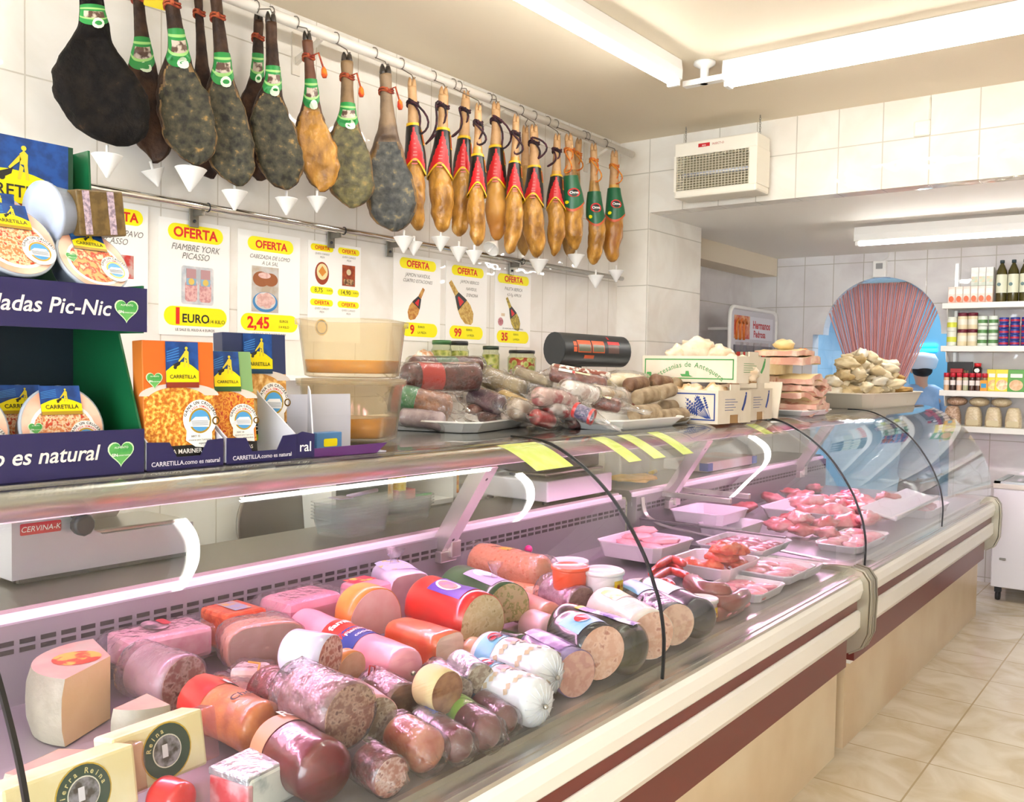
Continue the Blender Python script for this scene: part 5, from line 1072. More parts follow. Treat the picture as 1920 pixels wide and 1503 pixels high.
l = meat('liver sausage in cream paper with brown cut face', (832, 1314), (792, 1296), 37, .04, CREP, mat('#8a5a42', .4, c2='#a87858', ns=40, coat=.5))
l = meat('left silver wrapped sausage with grey cut face', (873, 1302), (835, 1268), 28, .04, SILV, GREYC); l.plastic(0, 1, 0, .04, .12)
l = meat('right silver wrapped sausage with narrow grey cut face', (908, 1288), (868, 1258), 26, .04, SILV, GREYC)
l = meat('white wrapped salami raised on others with big red marbled face', (612, 1252), (525, 1236), 40, .085, VIOL, SALC)
l = meat('orange-rinded pork slice beside the white wrapped salami', (664, 1266), (640, 1256), 36, .05, mat('#e08a4a', .4), mat('#dba488', .4, c2='#e8bca4', ns=20, coat=.4))
l = meat('long pink cooked roll with red and blue label', (770, 1262), (590, 1186), 38, .035, PINKH); b = l.band(.36, .56, RCAS, 10, 190); b2 = l.band(.5, .66, mat('#2a3f9a', .35), 10, 190); l.text('familiar', .44, 85, .03, PAPER, b, bold=.03, along=False); l.text('Fiambre', .57, 95, .02, PAPER, b2, along=False); l.text('cocido', .63, 95, .018, PAPER, b2, along=False); l.clip()
l = meat('orange-red pork loin with pale square cut face', (838, 1222), (748, 1192), 40, .02, ORK, mat('#e2b79c', .4, c2='#ecccb4', ns=16, coat=.4), shape='sq')
def face_label(l, u0, u1, a0, a1, field, blob):
    b = l.band(u0, u1, field, a0, a1, 'label'); am = radians((a0 + a1) / 2); rb = radians((a1 - a0) / 3.2); um = (u0 + u1) / 2
    G().add([l.pt(am + rb * sin(k), l.L * (um - .06 + (u1 - u0) * .34 * cos(k)), 1, .003) for k in [2 * pi * i / 16 for i in range(16)]], [tuple(range(16))]).build('label_oval', PAPER, b, fixn=False)
    G().add([l.pt(am + rb * .8 * sin(k), l.L * (um - .06 + (u1 - u0) * .27 * cos(k)), 1, .004) for k in [2 * pi * i / 16 for i in range(16)]], [tuple(range(16))]).build('label_picture', blob, b, fixn=False)
l = meat('red domed pate loaf with purple label and beige cut face', (908, 1178), (805, 1140), 50, .02, RCAS, TANC, shape='D'); face_label(l, .35, .85, 75, 130, PURL, mat('#d98a6a', .4, c2='#c96a8a', ns=40))
l = meat('green domed herb loaf with lavender label and speckled cut face', (962, 1150), (872, 1112), 46, .015, DGRN, HERB, shape='D'); face_label(l, .4, .9, 60, 120, LAV, mat('#dfe4f6', .4)); 
tail = G().loft([[(.012 * q * cos(2 * pi * k / 10) * (1 + .4 * sin(k * 2)), l.r + z, l.L * .75 + .012 * q * sin(2 * pi * k / 10)) for k in range(10)] for z, q in ((0, .8), (.015, .6), (.03, 1.4), (.045, 1.9))], 0, False).build('film_knot', WRAP, l.t)
NETO = mat('#d8703c', .35, c2='#ea9a6c', ns=55, vor=True, lo=.1, hi=.35, coat=.4, bump=.6, bs=60); YL = mat('#f0c520', .4)
l = meat('large orange netted roast with yellow sticker', (1022, 1090), (905, 1062), 36, .03, NETO); l.band(.4, .55, YL, 70, 110); l.plastic(0, 1, .02, 0, .04)
l = meat('smaller orange netted roast under the large one', (1030, 1122), (960, 1108), 26, .01, NETO)
def camp(label, fr, bk, r, lift):
    l = meat(label, fr, bk, r, lift, WCAS); b = l.band(.16, .36, LBL, 0, 200); o = G().add([l.pt(radians(100) + .36 * sin(k), l.L * (.26 + .07 * cos(k)), 1, .003) for k in [2 * pi * i / 16 for i in range(16)]], [tuple(range(16))]).build('red_oval', RCAS, b, fixn=False)
    l.text('Chopped', .32, 70, .03, mat('#4a4a5a'), b, along=False, fit=None)
    for j in range(18):
        a = radians(20 + (j * 67) % 150); u = .42 + (j * .137) % .5
        G().add([l.pt(a + .16 * sin(k), l.L * (u + .035 * cos(k)), 1, .002) for k in (.4, 1.9, 3.5, 5.0)], [(0, 1, 2, 3)]).build('printed_leaf', mat('#c9b49a', .4), l.body, fixn=False)
    l.band(.4, .52, mat('#ee9aa4', .4), 60, 105, 'pink_flower')
    for j in range(16):
        a = 2 * pi * j / 16; G().tube([(l.r * .12 * cos(a), l.r * .12 * sin(a), l.L + .002), (l.r * .5 * cos(a), l.r * .5 * sin(a), l.L - l.endr * .10), (l.r * .86 * cos(a), l.r * .86 * sin(a), l.L - l.endr * .44)], .0016, 5).build('pleat', WCAS, l.body)
    l.clip(); return l
camp('white printed luncheon roll with blue band, farther of the pair', (1050, 1280), (925, 1240), 42, 0); camp('white printed luncheon roll with blue band, nearer of the pair', (1008, 1328), (890, 1282), 42, 0)
l = meat('purple-cased pate with cut face leaning on the white rolls', (1092, 1262), (1015, 1222), 40, .0, mat('#4a3560', .3, c2='#8f78b0', ns=18, coat=.6), speck('#c08a80', '#d0a094', 60)); l.band(.1, .85, mat('#d8c8e8', .3, c2='#7a5a9a', ns=30), 30, 120)
l = meat('black-cased mortadella with large tan cut face and blue label', (1132, 1234), (1068, 1200), 46, .0, BLKC, MORC); b = l.band(.35, .85, LBL, 60, 140); G().add([l.pt(radians(100) + .3 * sin(k), l.L * (.6 + .12 * cos(k)), 1, .003) for k in [2 * pi * i / 16 for i in range(16)]], [tuple(range(16))]).build('red_oval', RCAS, b, fixn=False)
l = meat('dark olive mortadella with rounded end and yellow label', (1188, 1222), (1055, 1178), 47, .0, DGB); l.band(.3, .95, mat('#5a46a0', .35, c2='#e8e4f2', ns=14, lo=.48, hi=.52), 70, 100); l.band(.25, .4, YL, 72, 100)
l = meat('white-cased mortadella with tan cut face touching the seam', (1224, 1206), (1140, 1158), 44, .0, mat('#efe6e0', .35, c2='#e0d4c4', ns=10, coat=.5), MORC); l.band(.2, .5, mat('#e8c86a', .4, c2='#f2ece4', ns=30), 20, 120)
l = meat('foil-cased mortadella with speckled face just past the seam', (1272, 1182), (1190, 1136), 38, .0, mat('#3c3844', .2, .4, c2='#8f8a96', ns=40, bump=.5, bs=40), speck('#cf9f8c', '#e2bca8', 50)); l.band(.1, .5, LBL, 40, 130)
l = meat('black-cased mortadella with rounded end, last of the row', (1312, 1172), (1215, 1124), 37, .0, mat('#22222a', .22, c2='#30303a', ns=8, coat=.7)); l.band(.2, .6, mat('#d8e2f0', .35), 30, 130)
l = meat('foil-wrapped cooked meat with brown cut face under the tubs', (1100, 1142), (1045, 1118), 32, .02, FOILP, speck('#8f6658', '#a88070', 50)); l.plastic(0, 1, 0, .02, .12)
l = meat('pinkish netted roast with yellow sticker, right of the foil-wrapped piece', (1150, 1122), (1092, 1102), 27, .02, mat('#dfa090', .35, c2='#e8c0b0', ns=50, vor=True, lo=.1, hi=.4, coat=.5)); l.band(.1, .3, YL, 70, 110)
l = meat('tan pork loin piece behind the green herb loaf', (1048, 1166), (985, 1142), 30, .0, mat('#d98f7c', .35, c2='#e6ab98', ns=14, coat=.5))
l = meat('pale pink ham piece below the tan loin', (1030, 1190), (985, 1172), 30, .0, PALEP); l = meat('small dark green sausage end among the pink pieces', (985, 1212), (940, 1200), 20, .0, DGRN); l = meat('tan loaf end peeping out behind the white rolls', (935, 1236), (885, 1222), 30, .0, mat('#d9a884', .4, c2='#e4bc9c', ns=20, coat=.4))
l = meat('violet foil pack behind the last mortadellas', (1235, 1150), (1175, 1118), 28, .0, mat('#4a4278', .25, c2='#8f86b8', ns=20, coat=.6)); l = meat('second violet foil pack nearer the white mortadella', (1170, 1165), (1115, 1135), 30, .0, mat('#3a3450', .25, c2='#6a6090', ns=20, coat=.6))
# blocks at the left and back
def block(name, label, cat, c, dims, yaw, lift, m, bev=.012, group='cold cuts in the front case', tilt=0):
    z = dims[2] / 2 + lift; p = PZ(*c, z); p.x = max(p.x, -2.12 + dims[0] / 2 + abs(yaw) * dims[1] / 2); t = thing(name, label, cat, M=RZ(p.x, p.y, p.z, yaw) @ Matrix.Rotation(tilt, 4, 'Y'), group=group)
    a, b, h = dims[0] / 2, dims[1] / 2, dims[2] / 2; o = G().box(-a, a, -b, b, -h, h, bev=bev).build('block', m, t); return t, a, b, h
def film(t, a, b, h, tails=()):
    rings = []
    for k in range(9):
        y = -b * 1.03 + 2.06 * b * k / 8; rings.append([((a + .004 + .005 * nz((j, k, 1), 1.3)) * max(-1, min(1, 1.35 * cos(2 * pi * j / 28))), y, (h + .004 + .004 * nz((j, k, 5), 1.3)) * max(-1, min(1, 1.35 * sin(2 * pi * j / 28)))) for j in range(28)])
    if 0 in tails: rings = [[(p[0] * q, -b * 1.03 - d, p[2] * q2) for p in rings[0]] for d, q, q2 in ((.07, .75, .15), (.03, .95, .4))] + rings
    if 1 in tails: rings += [[(p[0] * q, b * 1.03 + d, p[2] * q2) for p in rings[-1]] for d, q, q2 in ((.02, .95, .5), (.05, .7, .2))]
    return G().loft(rings, 0, False).build('film', WRAP, t)
t, a, b, h = block('mortadella_block', 'pink mortadella block in film with oval maker label at the left', 'cold cut', (255, 1190), (.13, .215, .075), -.12, .06, mat('#dc9ca6', .4, c2='#e6b4ba', ns=30, coat=.4))
film(t, a, b, h, (0,)); g = G().disc(-.02, -.005, .045, 0, 0, Matrix.Translation((0, 0, h + .006)), .03).build('label', mat('#3a2a34', .4, c2='#c9a0ac', ns=26), t); G().rect(-.055, .01, -.0, .032, 0, .001, Matrix.Translation((0, 0, h + .007)), .01).build('maker_oval', mat('#b0203a', .4), t)
t, a, b, h = block('pimento_block', 'square red paprika-crusted block behind the mortadella', 'cold cut', (398, 1160), (.14, .12, .1), -.05, .045, mat('#b8391c', .4, c2='#d8603a', ns=34, lo=.42, hi=.6, c3='#8f2210', coat=.4, bump=.4, bs=50))
G().rect(-.05, -.02, .04, .03, 0, 0, Matrix.Translation((0, 0, h + .0015))).build('label', mat('#8f98b8', .4, c2='#c9a04a', ns=30), t)
l = Log('cooked_ham_half', 'wrapped ham half with brownish oval cut face', 'cold cut', PZ(480, 1196, .095), PZ(500, 1216, .095), .072, mat('#cf8a72', .35, c2='#dca088', ns=12, coat=.5), mat('#a8786e', .4, c2='#bb9088', ns=10, coat=.5), 'loaf', 'cold cuts in the front case'); l.plastic(0, 1, 0, .03, .08)
t, a, b, h = block('pink_ham', 'large bright pink cooked ham in film at the back', 'cold cut', (565, 1148), (.15, .2, .115), .0, .035, PINKH, .028); film(t, a, b, h, (0,))
t, a, b, h = block('pink_ham', 'pink ham block with red and yellow label right behind the large ham', 'cold cut', (688, 1120), (.13, .12, .1), .0, .04, PINKH, .02); G().rect(-.06, -.045, -.005, .045, 0, 0, Matrix.Translation((0, 0, h + .001))).build('label', mat('#d82a50', .4, c2='#f0d060', ns=20, lo=.48, hi=.52), t)
l = meat('half ham with orange rind and flat pale pink cut face', (712, 1166), (672, 1150), 54, .015, mat('#d98634', .4, c2='#e6a050', ns=10, coat=.4), PALEP, shape='D')
l = meat('wrapped ham loaf with lavender flower label and knotted film', (778, 1116), (738, 1090), 42, .02, mat('#d8c4e0', .35, c2='#e8e0f0', ns=12, coat=.6), mat('#b88a92', .4, c2='#c9a0a6', ns=12, coat=.5), shape='sq'); l.band(.1, .7, mat('#cfd4f4', .35, c2='#e8d890', ns=30, lo=.55, hi=.6), 40, 130)
G().loft([[(.014 * q * cos(2 * pi * k / 10) * (1 + .4 * sin(k * 2)), l.r + z, l.L * .3 + .014 * q * sin(2 * pi * k / 10)) for k in range(10)] for z, q in ((-.01, 1.2), (.008, .7), (.022, 1.6), (.04, 2.1))], 0, False).build('film_knot', WRAP, l.t)
t, a, b, h = block('ham_slab', 'thin red ham slab under the mortadella block', 'cold cut', (300, 1236), (.1, .15, .028), -.1, .04, mat('#cf6a62', .4, c2='#db857a', ns=16, coat=.4), .006)
l = meat('purple salami half with large marbled face behind the cheeses', (345, 1282), (272, 1258), 46, .02, mat('#8f6a72', .35, c2='#a88088', ns=14, coat=.5), speck('#a0585c', '#d8b0ac', 60, '#7a3a40')); l.plastic(0, 1, 0, .03, .08)
for k, (px, py, c1, c2, lab) in enumerate(((410, 1290, '#d8824a', '#e6a878', 'orange ham offcut in film left of the netted salami'), (445, 1300, '#7a3a2a', '#9a5a40', 'brown cured meat offcut left of the netted salami'), (470, 1262, '#efe0d6', '#d8b0a8', 'pale ham offcut in crumpled film below the ham half'))):
    t, a, b, h = block('meat_offcut', lab, 'cold cut', (px, py), (.08, .07, .04), .3 * k, .03 + .02 * (k == 2), mat(c1, .4, c2=c2, ns=18, coat=.5), .012); film(t, a, b, h, (1,))
# cheeses
CUTC = mat('#e0c890', .45, c2='#e3cd98', ns=18, bump=.08, bs=60); RIND = mat('#8f8b78', .5, c2='#a5a08c', ns=10, bump=.25, bs=60, coat=.2); CREAMC = mat('#ebdfbc', .45, c2='#e2d09e', ns=10)
p = PZ(140, 1262, .128); t = thing('cheese_wedge', 'thick grey-rinded cheese wedge with printed top, left of the meats', 'cheese', M=RZ(p.x, p.y, p.z - .125, .0), group='cheeses at the left end')
def wedge(t, R_, a0, a1, h, cut, bulge=.008, ox=0, oy=0):
    n = 18; arcs = []
    for z, k in ((0, .94), (h * .25, 1), (h * .5, 1.01), (h * .75, 1), (h, .94)): arcs.append([(ox + R_ * k * cos(radians(a0 + (a1 - a0) * i / n)), oy + R_ * k * sin(radians(a0 + (a1 - a0) * i / n)), z) for i in range(n + 1)])
    G().loft(arcs, 0, False, True, None, False).build('rind', RIND, t, fixn=False)
    vs = [(ox, oy, 0), (ox, oy, h)] + [r[0] for r in arcs] + [r[-1] for r in arcs]; m = len(arcs)
    G().add(vs, [(0, 1) + tuple(range(2 + m - 1, 1, -1)), (1, 0) + tuple(range(2 + m, 2 + 2 * m))]).build('cut_side', cut, t)
    return G().add([(ox, oy, h - .0005)] + arcs[-1], [tuple(range(n + 2))]).build('top', mat('#b8ab96', .4, c2='#c99a8a', ns=14, coat=.4), t), G().add([(ox, oy, 0)] + arcs[0], [tuple(range(n + 2))]).build('base', RIND, t)
tp, _b = wedge(t, .165, -195, -62, .14, CUTC, ox=-.01, oy=.085)
G().add([(-.05 + .05 * cos(a), .03 + .05 * sin(a), .141) for a in [2 * pi * k / 20 for k in range(20)]], [tuple(range(20))]).build('label', mat('#d8b04a', .4, c2='#c23a2a', ns=24, lo=.5, hi=.56), tp)
p = PZ(275, 1345, .04); t = thing('cheese_wedge', 'small cream cheese wedge behind the labelled slab', 'cheese', M=RZ(p.x, p.y, p.z - .038, .3), group='cheeses at the left end'); wedge(t, .1, -90, -20, .09, CREAMC)
p = PZ(110, 1430, .045); t = thing('cheese_wedge', 'low brown-rinded cheese wedge lying under the grey-rinded one', 'cheese', M=RZ(p.x, p.y, p.z - .043, .1), group='cheeses at the left end'); wedge(t, .12, -80, 30, .07, CUTC)
def slab_cheese(label, c, dims, yaw, lift, words, wl):
    t, a, b, h = block('cheese_slab', label, 'cheese', c, dims, yaw, lift, CREAMC, .006, 'cheeses at the left end', -.18)
    F = frame((a + .0005, 0, 0), (0, 1, 0), (0, 0, 1)); r = h * .96
    o = G().disc(wl, 0, r, 0, 0, F).build('round_label', mat('#c9a227', .4), t); G().disc(wl, 0, r * .95, 0, .0004, F).build('label_ring', mat('#1d3a2a', .4), o); G().disc(wl, 0, r * .58, 0, .0008, F).build('label_rim', mat('#d8d2c4', .4), o)
    G().disc(wl, 0, r * .54, 0, .0012, F).build('label_picture', mat('#8f8a94', .4, c2='#3a3026', ns=60), o); G().rect(wl - r * .2, -r * .2, wl + r * .02, r * .25, 0, .0016, F).build('label_tower', mat('#d6cfd8', .4), o)
    g = G(); k = len(words)
    for i, ch in enumerate(words):
        if ch == ' ': continue
        a_ = radians(165 - 16 * i - (0 if k < 8 else -25)); q = r * .66; vs, fs = text_geo(ch, .02); s_ = r * .26; cc, ss = cos(a_ - pi / 2), sin(a_ - pi / 2)
        g.add([(wl + q * cos(a_) + v[0] * s_ * cc - v[1] * s_ * ss, q * sin(a_) + v[0] * s_ * ss + v[1] * s_ * cc, .0014) for v in vs], fs, 0, False, F)
    g.build('lettering', mat('#d8c88a', .4), o); return t, a, b, h
t, a, b, h = slab_cheese('cream cheese slab with dark green round label, standing in a clear bag', (285, 1408), (.06, .185, .105), .05, .035, 'Reina', .01)
G().box(-a * .7, a * .7, b, b + .035, -h * .95, h * .9, bev=.004).build('bag_flap', clear('#f8e8ea', .06, .1, '#f0c8d0', .8, 20), t)
t, a, b, h = slab_cheese('cream cheese slab with dark green round label, cut by the bottom picture edge', (118, 1490), (.07, .22, .1), .05, .04, 'Sierra Reina', .015)
G().box(-a * .7, a * .7, b, b + .025, -h * .8, h * .9, bev=.004).build('bag_flap', clear('#f8e8ea', .06, .1, '#f0c8d0', .8, 20), t)
BLUEM = mat('#e6e6e2', .5, c2='#dcdcd8', ns=14, lo=.3, hi=.58, c3='#7f9098', bump=.2, bs=40, nd=8)
t, a, b, h = block('blue_cheese', 'white block of blue cheese with foil on top, front of the case', 'cheese', (482, 1462), (.10, .135, .075), .12, .0, BLUEM, .008, 'cheeses at the left end')
G().box(-a - .001, a * .96, -b - .001, b * .96, h * .62, h + .002, bev=.004).build('foil', mat('#cfd0d6', .25, .5, c2='#b4b6c0', ns=30, bump=.6, bs=60), t); G().box(-a * .9, a + .0015, -b - .003, -b + .01, -h * .9, h * .7, bev=.003).build('red_wrapper', mat('#c9404a', .4, c2='#d8a0a8', ns=20), t)
l = meat('bright red sausage pack at the bottom picture edge', (352, 1512), (300, 1492), 34, .0, RCAS)
# tubs
def deli_tub(label, c, rpx, hpx, lift, body, lid, sticker=None, group='round deli tubs'):
    p = PZ(c[0], c[1], lift); d = dep(p); r = rpx * d / FPX; p.x = max(p.x, -2.14 + r * 1.1); p.z += .002; h = hpx * d / FPX * 1.04
    t = thing('deli_tub', label, 'tub', M=RZ(p.x, p.y, p.z, -.9), group=group)
    G().lathe([(r * .86, 0), (r * .9, .004), (r * .98, h * .82), (r * .98, h * .84)], 36).build('tub', body, t); G().lathe([(r * 1.0, h * .84), (r * 1.06, h * .86), (r * 1.06, h * .99), (r * .98, h), (r * .92, h * .96), (.004, h * .955)], 36).build('lid', lid, t)
    if sticker:
        a0 = .45; rings = [[((r + .001) * cos(a0 + .75 * j / 8), (r + .001) * sin(a0 + .75 * j / 8), h * z) for j in range(9)] for z in (.3, .7)]; s_ = G().loft(rings, 0, False, True, None, False).build('sticker', YL, t, fixn=False)
        rings = [[((r + .0018) * cos(a0 + .15 + .45 * j / 8), (r + .0018) * sin(a0 + .15 + .45 * j / 8), h * z) for j in range(9)] for z in (.4, .58)]; G().loft(rings, 0, False, True, None, False).build('sticker_print', mat('#b5431f', .5, c2='#f0c520', ns=90), s_, fixn=False)
    return t, h
OTUB, WTUB, MTUB = mat('#ee5a34', .35, coat=.3), mat('#efe6ea', .35, coat=.3), mat('#e8d0d8', .3, c2='#dcb8c4', ns=6, coat=.4)
t, h1 = deli_tub('white deli tub with yellow sticker under the orange tub', (1068, 1108), 33, 56, .0, MTUB, WTUB, 1); t, h2 = deli_tub('orange-red deli tub on top of a white one', (1068, 1108), 34, 46, h1, OTUB, OTUB)
t, h1 = deli_tub('white deli tub under the larger stickered tub', (1131, 1118), 34, 50, .0, MTUB, WTUB); t, h2 = deli_tub('large white deli tub with yellow sticker beside the orange tub', (1131, 1118), 37, 48, h1, WTUB, WTUB, 1)
t, h1 = deli_tub('small low tub beneath the small white one by the seam', (1206, 1128), 27, 26, .0, MTUB, WTUB); t, h2 = deli_tub('small white deli tub by the black seam', (1206, 1128), 29, 36, h1, MTUB, WTUB)
t, h1 = deli_tub('little white deli tub standing near the glass past the seam', (1315, 1168), 29, 46, .0, MTUB, WTUB, 1)
p = PZ(1262, 1118, .03); t = thing('tub_lid', 'red ring-shaped lid lying beside the little white tub', 'lid', p, group='round deli tubs'); G().lathe([(.036, 0), (.042, .0), (.042, .012), (.036, .014), (.033, .006)], 30, cap=False).build('ring', OTUB, t); G().lathe([(.003, .002), (.036, .002), (.036, .006), (.003, .006)], 24).build('plate', mat('#f2907a', .4), t)
p = PZ(842, 1100, .03); t = thing('round_tin', 'round clear-topped tin with strap clip behind the pink loaf', 'tin', p); G().lathe([(.045, -.03), (.047, .0), (.04, .002)], 30).build('tin', mat('#d8d0d8', .35), t); G().lathe([(.044, .004), (.05, .004), (.05, .012), (.044, .014), (.038, .008)], 30, cap=False).build('ring', mat('#9a96a8', .25, .5), t); G().box(-.006, .006, -.043, .043, .012, .016, bev=.002).build('strap', mat('#a8a4b4', .3, .4), t)
p = PZ(990, 1078, .0); t = thing('glass_cloche', 'clear cloche with a pink ball knob at the back of the case', 'cloche', p); G().lathe([(.075, 0), (.075, .03), (.068, .055), (.05, .07), (.02, .078), (.004, .079)], 36).build('dome', clear('#f6eef6', .06, .03, '#ffffff', .0), t); G().sphere((0, 0, .1), .016, 10).build('knob', mat('#e8288a', .35), t); G().lathe([(.006, .078), (.005, .088)], 10).build('stem', mat('#e8d8e8', .3), t)
# fresh sausages and trays at the right of the front case
def bent(name, label, cat, pts, lift, rpx, m, group, seed=0):
    q = [PZ(*p_, lift) for p_ in pts]; r = rpx * dep(q[0]) / FPX; o = q[0].copy(); sp = [Vector(v) for v in spline([tuple(v - o) for v in q], 6)]; n = len(sp)
    rad = [r * min(1, .25 + 1.6 * min(i, n - 1 - i) / (n * .22)) if min(i, n - 1 - i) < n * .12 else r for i in range(n)]; rad[0] = rad[-1] = r * .3
    return tag(G().tube(sp, rad, 12).build(name, m, None, o), label, cat, group)
RCH = mat('#c42a26', .35, c2='#d8483a', ns=30, coat=.5, bump=.2, bs=60)
for k, pts in enumerate((((1218, 1078), (1245, 1058), (1280, 1068)), ((1225, 1088), (1255, 1070), (1296, 1082)), ((1232, 1062), (1258, 1048), (1285, 1058)), ((1228, 1096), (1250, 1090), (1262, 1100)))):
    bent('fresh_chorizo', 'thin fresh red chorizo past the seam, ' + ['lying leftmost', 'lying in front with a curl', 'lying highest', 'shortest, lying lowest'][k], 'sausage', pts, .07 + .012 * k, 8, RCH, 'fresh chorizos')
SOB = mat('#7a3a34', .35, c2='#95524a', ns=16, coat=.6)
for k, (pts, lf, rp) in enumerate((((((1292, 1088), (1320, 1108), (1372, 1112))), .075, 19), (((1300, 1150), (1345, 1150), (1392, 1128)), .02, 17), (((1335, 1128), (1372, 1130), (1398, 1112)), .05, 17))):
    bent('thick_sausage', 'thick brown-red bent sausage near the glass, ' + ['topmost with pinkish sticker side', 'lowest of three', 'middle of three'][k], 'sausage', pts, lf, rp, SOB, 'thick bent sausages')
WTR = clear('#f6eef4', .5, .15, '#f2e6f0', ior=1.35)
def deli_tray(label, c, w, d, h, yaw, lift, pieces, m, psz, pname, plabel, pcat, seed=0, flat=.35, group='white meat trays in the front case', tm=None, rows=None, pgroup=None, lv=1):
    w *= 1.22; d *= 1.22; psz = tuple(q * 1.15 for q in psz); p = PZ(*c, lift); p.x = min(max(p.x, -2.14 + w * .53), -1.185 - w * .53); t = tray(label, RZ(p.x, p.y, p.z + .002, yaw), w, d, h, tm or mat('#efe4ee', .35), group, fl=1.12); r_ = random.Random(seed)
    pl_ = Pile()
    for k in range(pieces):
        if rows: i, j = k % rows, k // rows; u = (i + .5) / rows - .5; v = (j + .5) / math.ceil(pieces / rows) - .5
        else: u, v = r_.uniform(-.3, .3), r_.uniform(-.32, .32)
        o = Matrix.Rotation(yaw, 3, 'Z') @ Vector((u * w * .8, v * d * .8, 0)); x, y = p.x + o.x, p.y + o.y; z_ = pl_.drop(x, y, p.z + .007, psz[0] * .7, psz[2] * .9); pl_.put(x, y, z_, psz[0] * .7, psz[2] * .9)
        lump(pname, plabel, pcat, (x, y, z_), psz, m[k % len(m)] if isinstance(m, list) else m, seed * 9 + k, pgroup or plabel + 's', (r_.uniform(-.12, .12), r_.uniform(-.12, .12), yaw + (r_.uniform(-.4, .4) if rows else r_.uniform(0, 6))), amp=flat)
    return p
FIL = mat('#e8969e', .4, c2='#f0b4ba', ns=18, coat=.4); MINC = mat('#d8482c', .4, c2='#e87a58', ns=40, coat=.4, bump=.5, bs=60); DKM = mat('#b84a62', .35, c2='#d8828f', ns=26, coat=.4); PALM = mat('#f0b0bc', .4, c2='#e88fa0', ns=22, lo=.4, hi=.6, c3='#f6d4da', coat=.4); RPAT = mat('#cc5560', .4, c2='#e08a90', ns=40, coat=.3, bump=.3, bs=60)
deli_tray('deep white tray of pink fillets at the back beside the tubs', (1210, 1040), .24, .26, .06, .0, .03, 7, FIL, (.065, .03, .014), 'pork_fillet', 'pink pork fillet in the deep back tray', 'meat', 1, .25, rows=2, lv=2)
deli_tray('white tray of orange-red minced meat past the seam', (1335, 1072), .22, .26, .045, .0, .02, 6, MINC, (.05, .045, .022), 'minced_meat', 'clump of orange-red minced meat in its tray', 'meat', 2, .4)
deli_tray('white tray of dark pink sliced meat at the back past the mince', (1395, 1030), .24, .3, .03, .0, .035, 15, DKM, (.04, .035, .012), 'meat_slice', 'dark pink meat slice in the back tray', 'meat', 3, .25, rows=3)
deli_tray('white tray of pale cutlets, middle of the right end', (1455, 1080), .2, .24, .03, .0, .012, 6, PALM, (.055, .04, .014), 'pale_cutlet', 'pale pink cutlet in the middle tray', 'meat', 4, .3, rows=2)
deli_tray('shallow white tray of pale sliced meat nearest the glass', (1425, 1118), .17, .2, .028, .0, .0, 6, PALM, (.045, .03, .012), 'meat_slice', 'pale pink meat slice in the tray nearest the glass', 'meat', 5, .3, rows=2)
deli_tray('narrow white tray of cutlets beside the joint', (1520, 1080), .18, .17, .03, .0, .005, 4, PALM, (.05, .035, .014), 'pale_cutlet', 'pale pink cutlet in the tray beside the joint', 'meat', 6, .3, rows=2)
for k, c in enumerate(((1398, 1150), (1430, 1138), (1450, 1122), (1415, 1160))):
    lump('hamburger_patty', 'red minced patty close to the glass, ' + ['first from the left', 'second from the left', 'farthest right', 'lowest'][k], 'meat', (min(PZ(*c, .018).x, -1.235), PZ(*c, .018).y, deck(0) + .017), (.042, .042, .014), RPAT, k, 'red patties by the glass', amp=.15)
# ================================================================ RAW MEAT IN THE REAR CASE
PK = [mat('#d8606e', .35, c2='#ee9aa2', ns=16, lo=.4, hi=.6, coat=.4, bump=.2, bs=30), mat('#e07a84', .35, c2='#f4c0c4', ns=20, lo=.42, hi=.6, coat=.4, bump=.2, bs=30), mat('#c84a58', .35, c2='#e88a90', ns=14, lo=.4, hi=.62, coat=.4, bump=.2, bs=30)]
WTM = mat('#efe6ef', .35)
def ctray(label, c, w, d, h, lift=.0):
    p = PZ(*c, lift); p.x = min(max(p.x, -2.14 + w * .53), -1.185 - w * .53); return p, tray(label, RZ(p.x, p.y, p.z + .002, 0), w, d, h, WTM, 'white trays in the rear case', fl=1.1)
ctray('empty white tray at the back just beyond the glass divider', (1330, 975), .28, .34, .05, .05); ctray('empty white tray nearer the glass beyond the divider', (1370, 1000), .22, .3, .05, .012)
p, _t = ctray('large white tray heaped with pork chunks in the rear case', (1530, 965), .42, .62, .05, .01)
r_ = random.Random(11); pl_ = Pile()
for k, (px, py, hh, s_) in enumerate(((1462, 985, .05, .075), (1500, 985, .05, .085), (1545, 985, .05, .08), (1590, 980, .05, .08), (1625, 985, .05, .075), (1480, 965, .06, .06), (1520, 960, .06, .085), (1565, 960, .06, .09), (1605, 955, .06, .085), (1645, 960, .06, .075), (1680, 950, .06, .07), (1505, 1000, .03, .06), (1550, 1006, .03, .06), (1510, 945, .09, .08), (1550, 940, .09, .08), (1590, 935, .1, .08), (1630, 930, .1, .08), (1665, 935, .1, .07), (1540, 918, .12, .07), (1580, 912, .13, .075), (1615, 915, .12, .07), (1592, 897, .15, .065))):
    q = PZ(px, py, hh); s_ *= .95; z = pl_.drop(q.x, q.y, p.z + .012, s_ * .85, s_ * .45); pl_.put(q.x, q.y, z, s_ * .85, s_ * .45)
    lump('pork_chunk', 'raw pork chunk in the big heap of the rear case', 'raw meat', (q.x, q.y, z), (s_ * 1.2, s_ * .75, s_ * .46), PK[k % 3], 60 + k, 'raw pork chunks', (r_.uniform(-.25, .25), r_.uniform(-.25, .25), r_.uniform(0, 3)), amp=.5, fr=1.8)
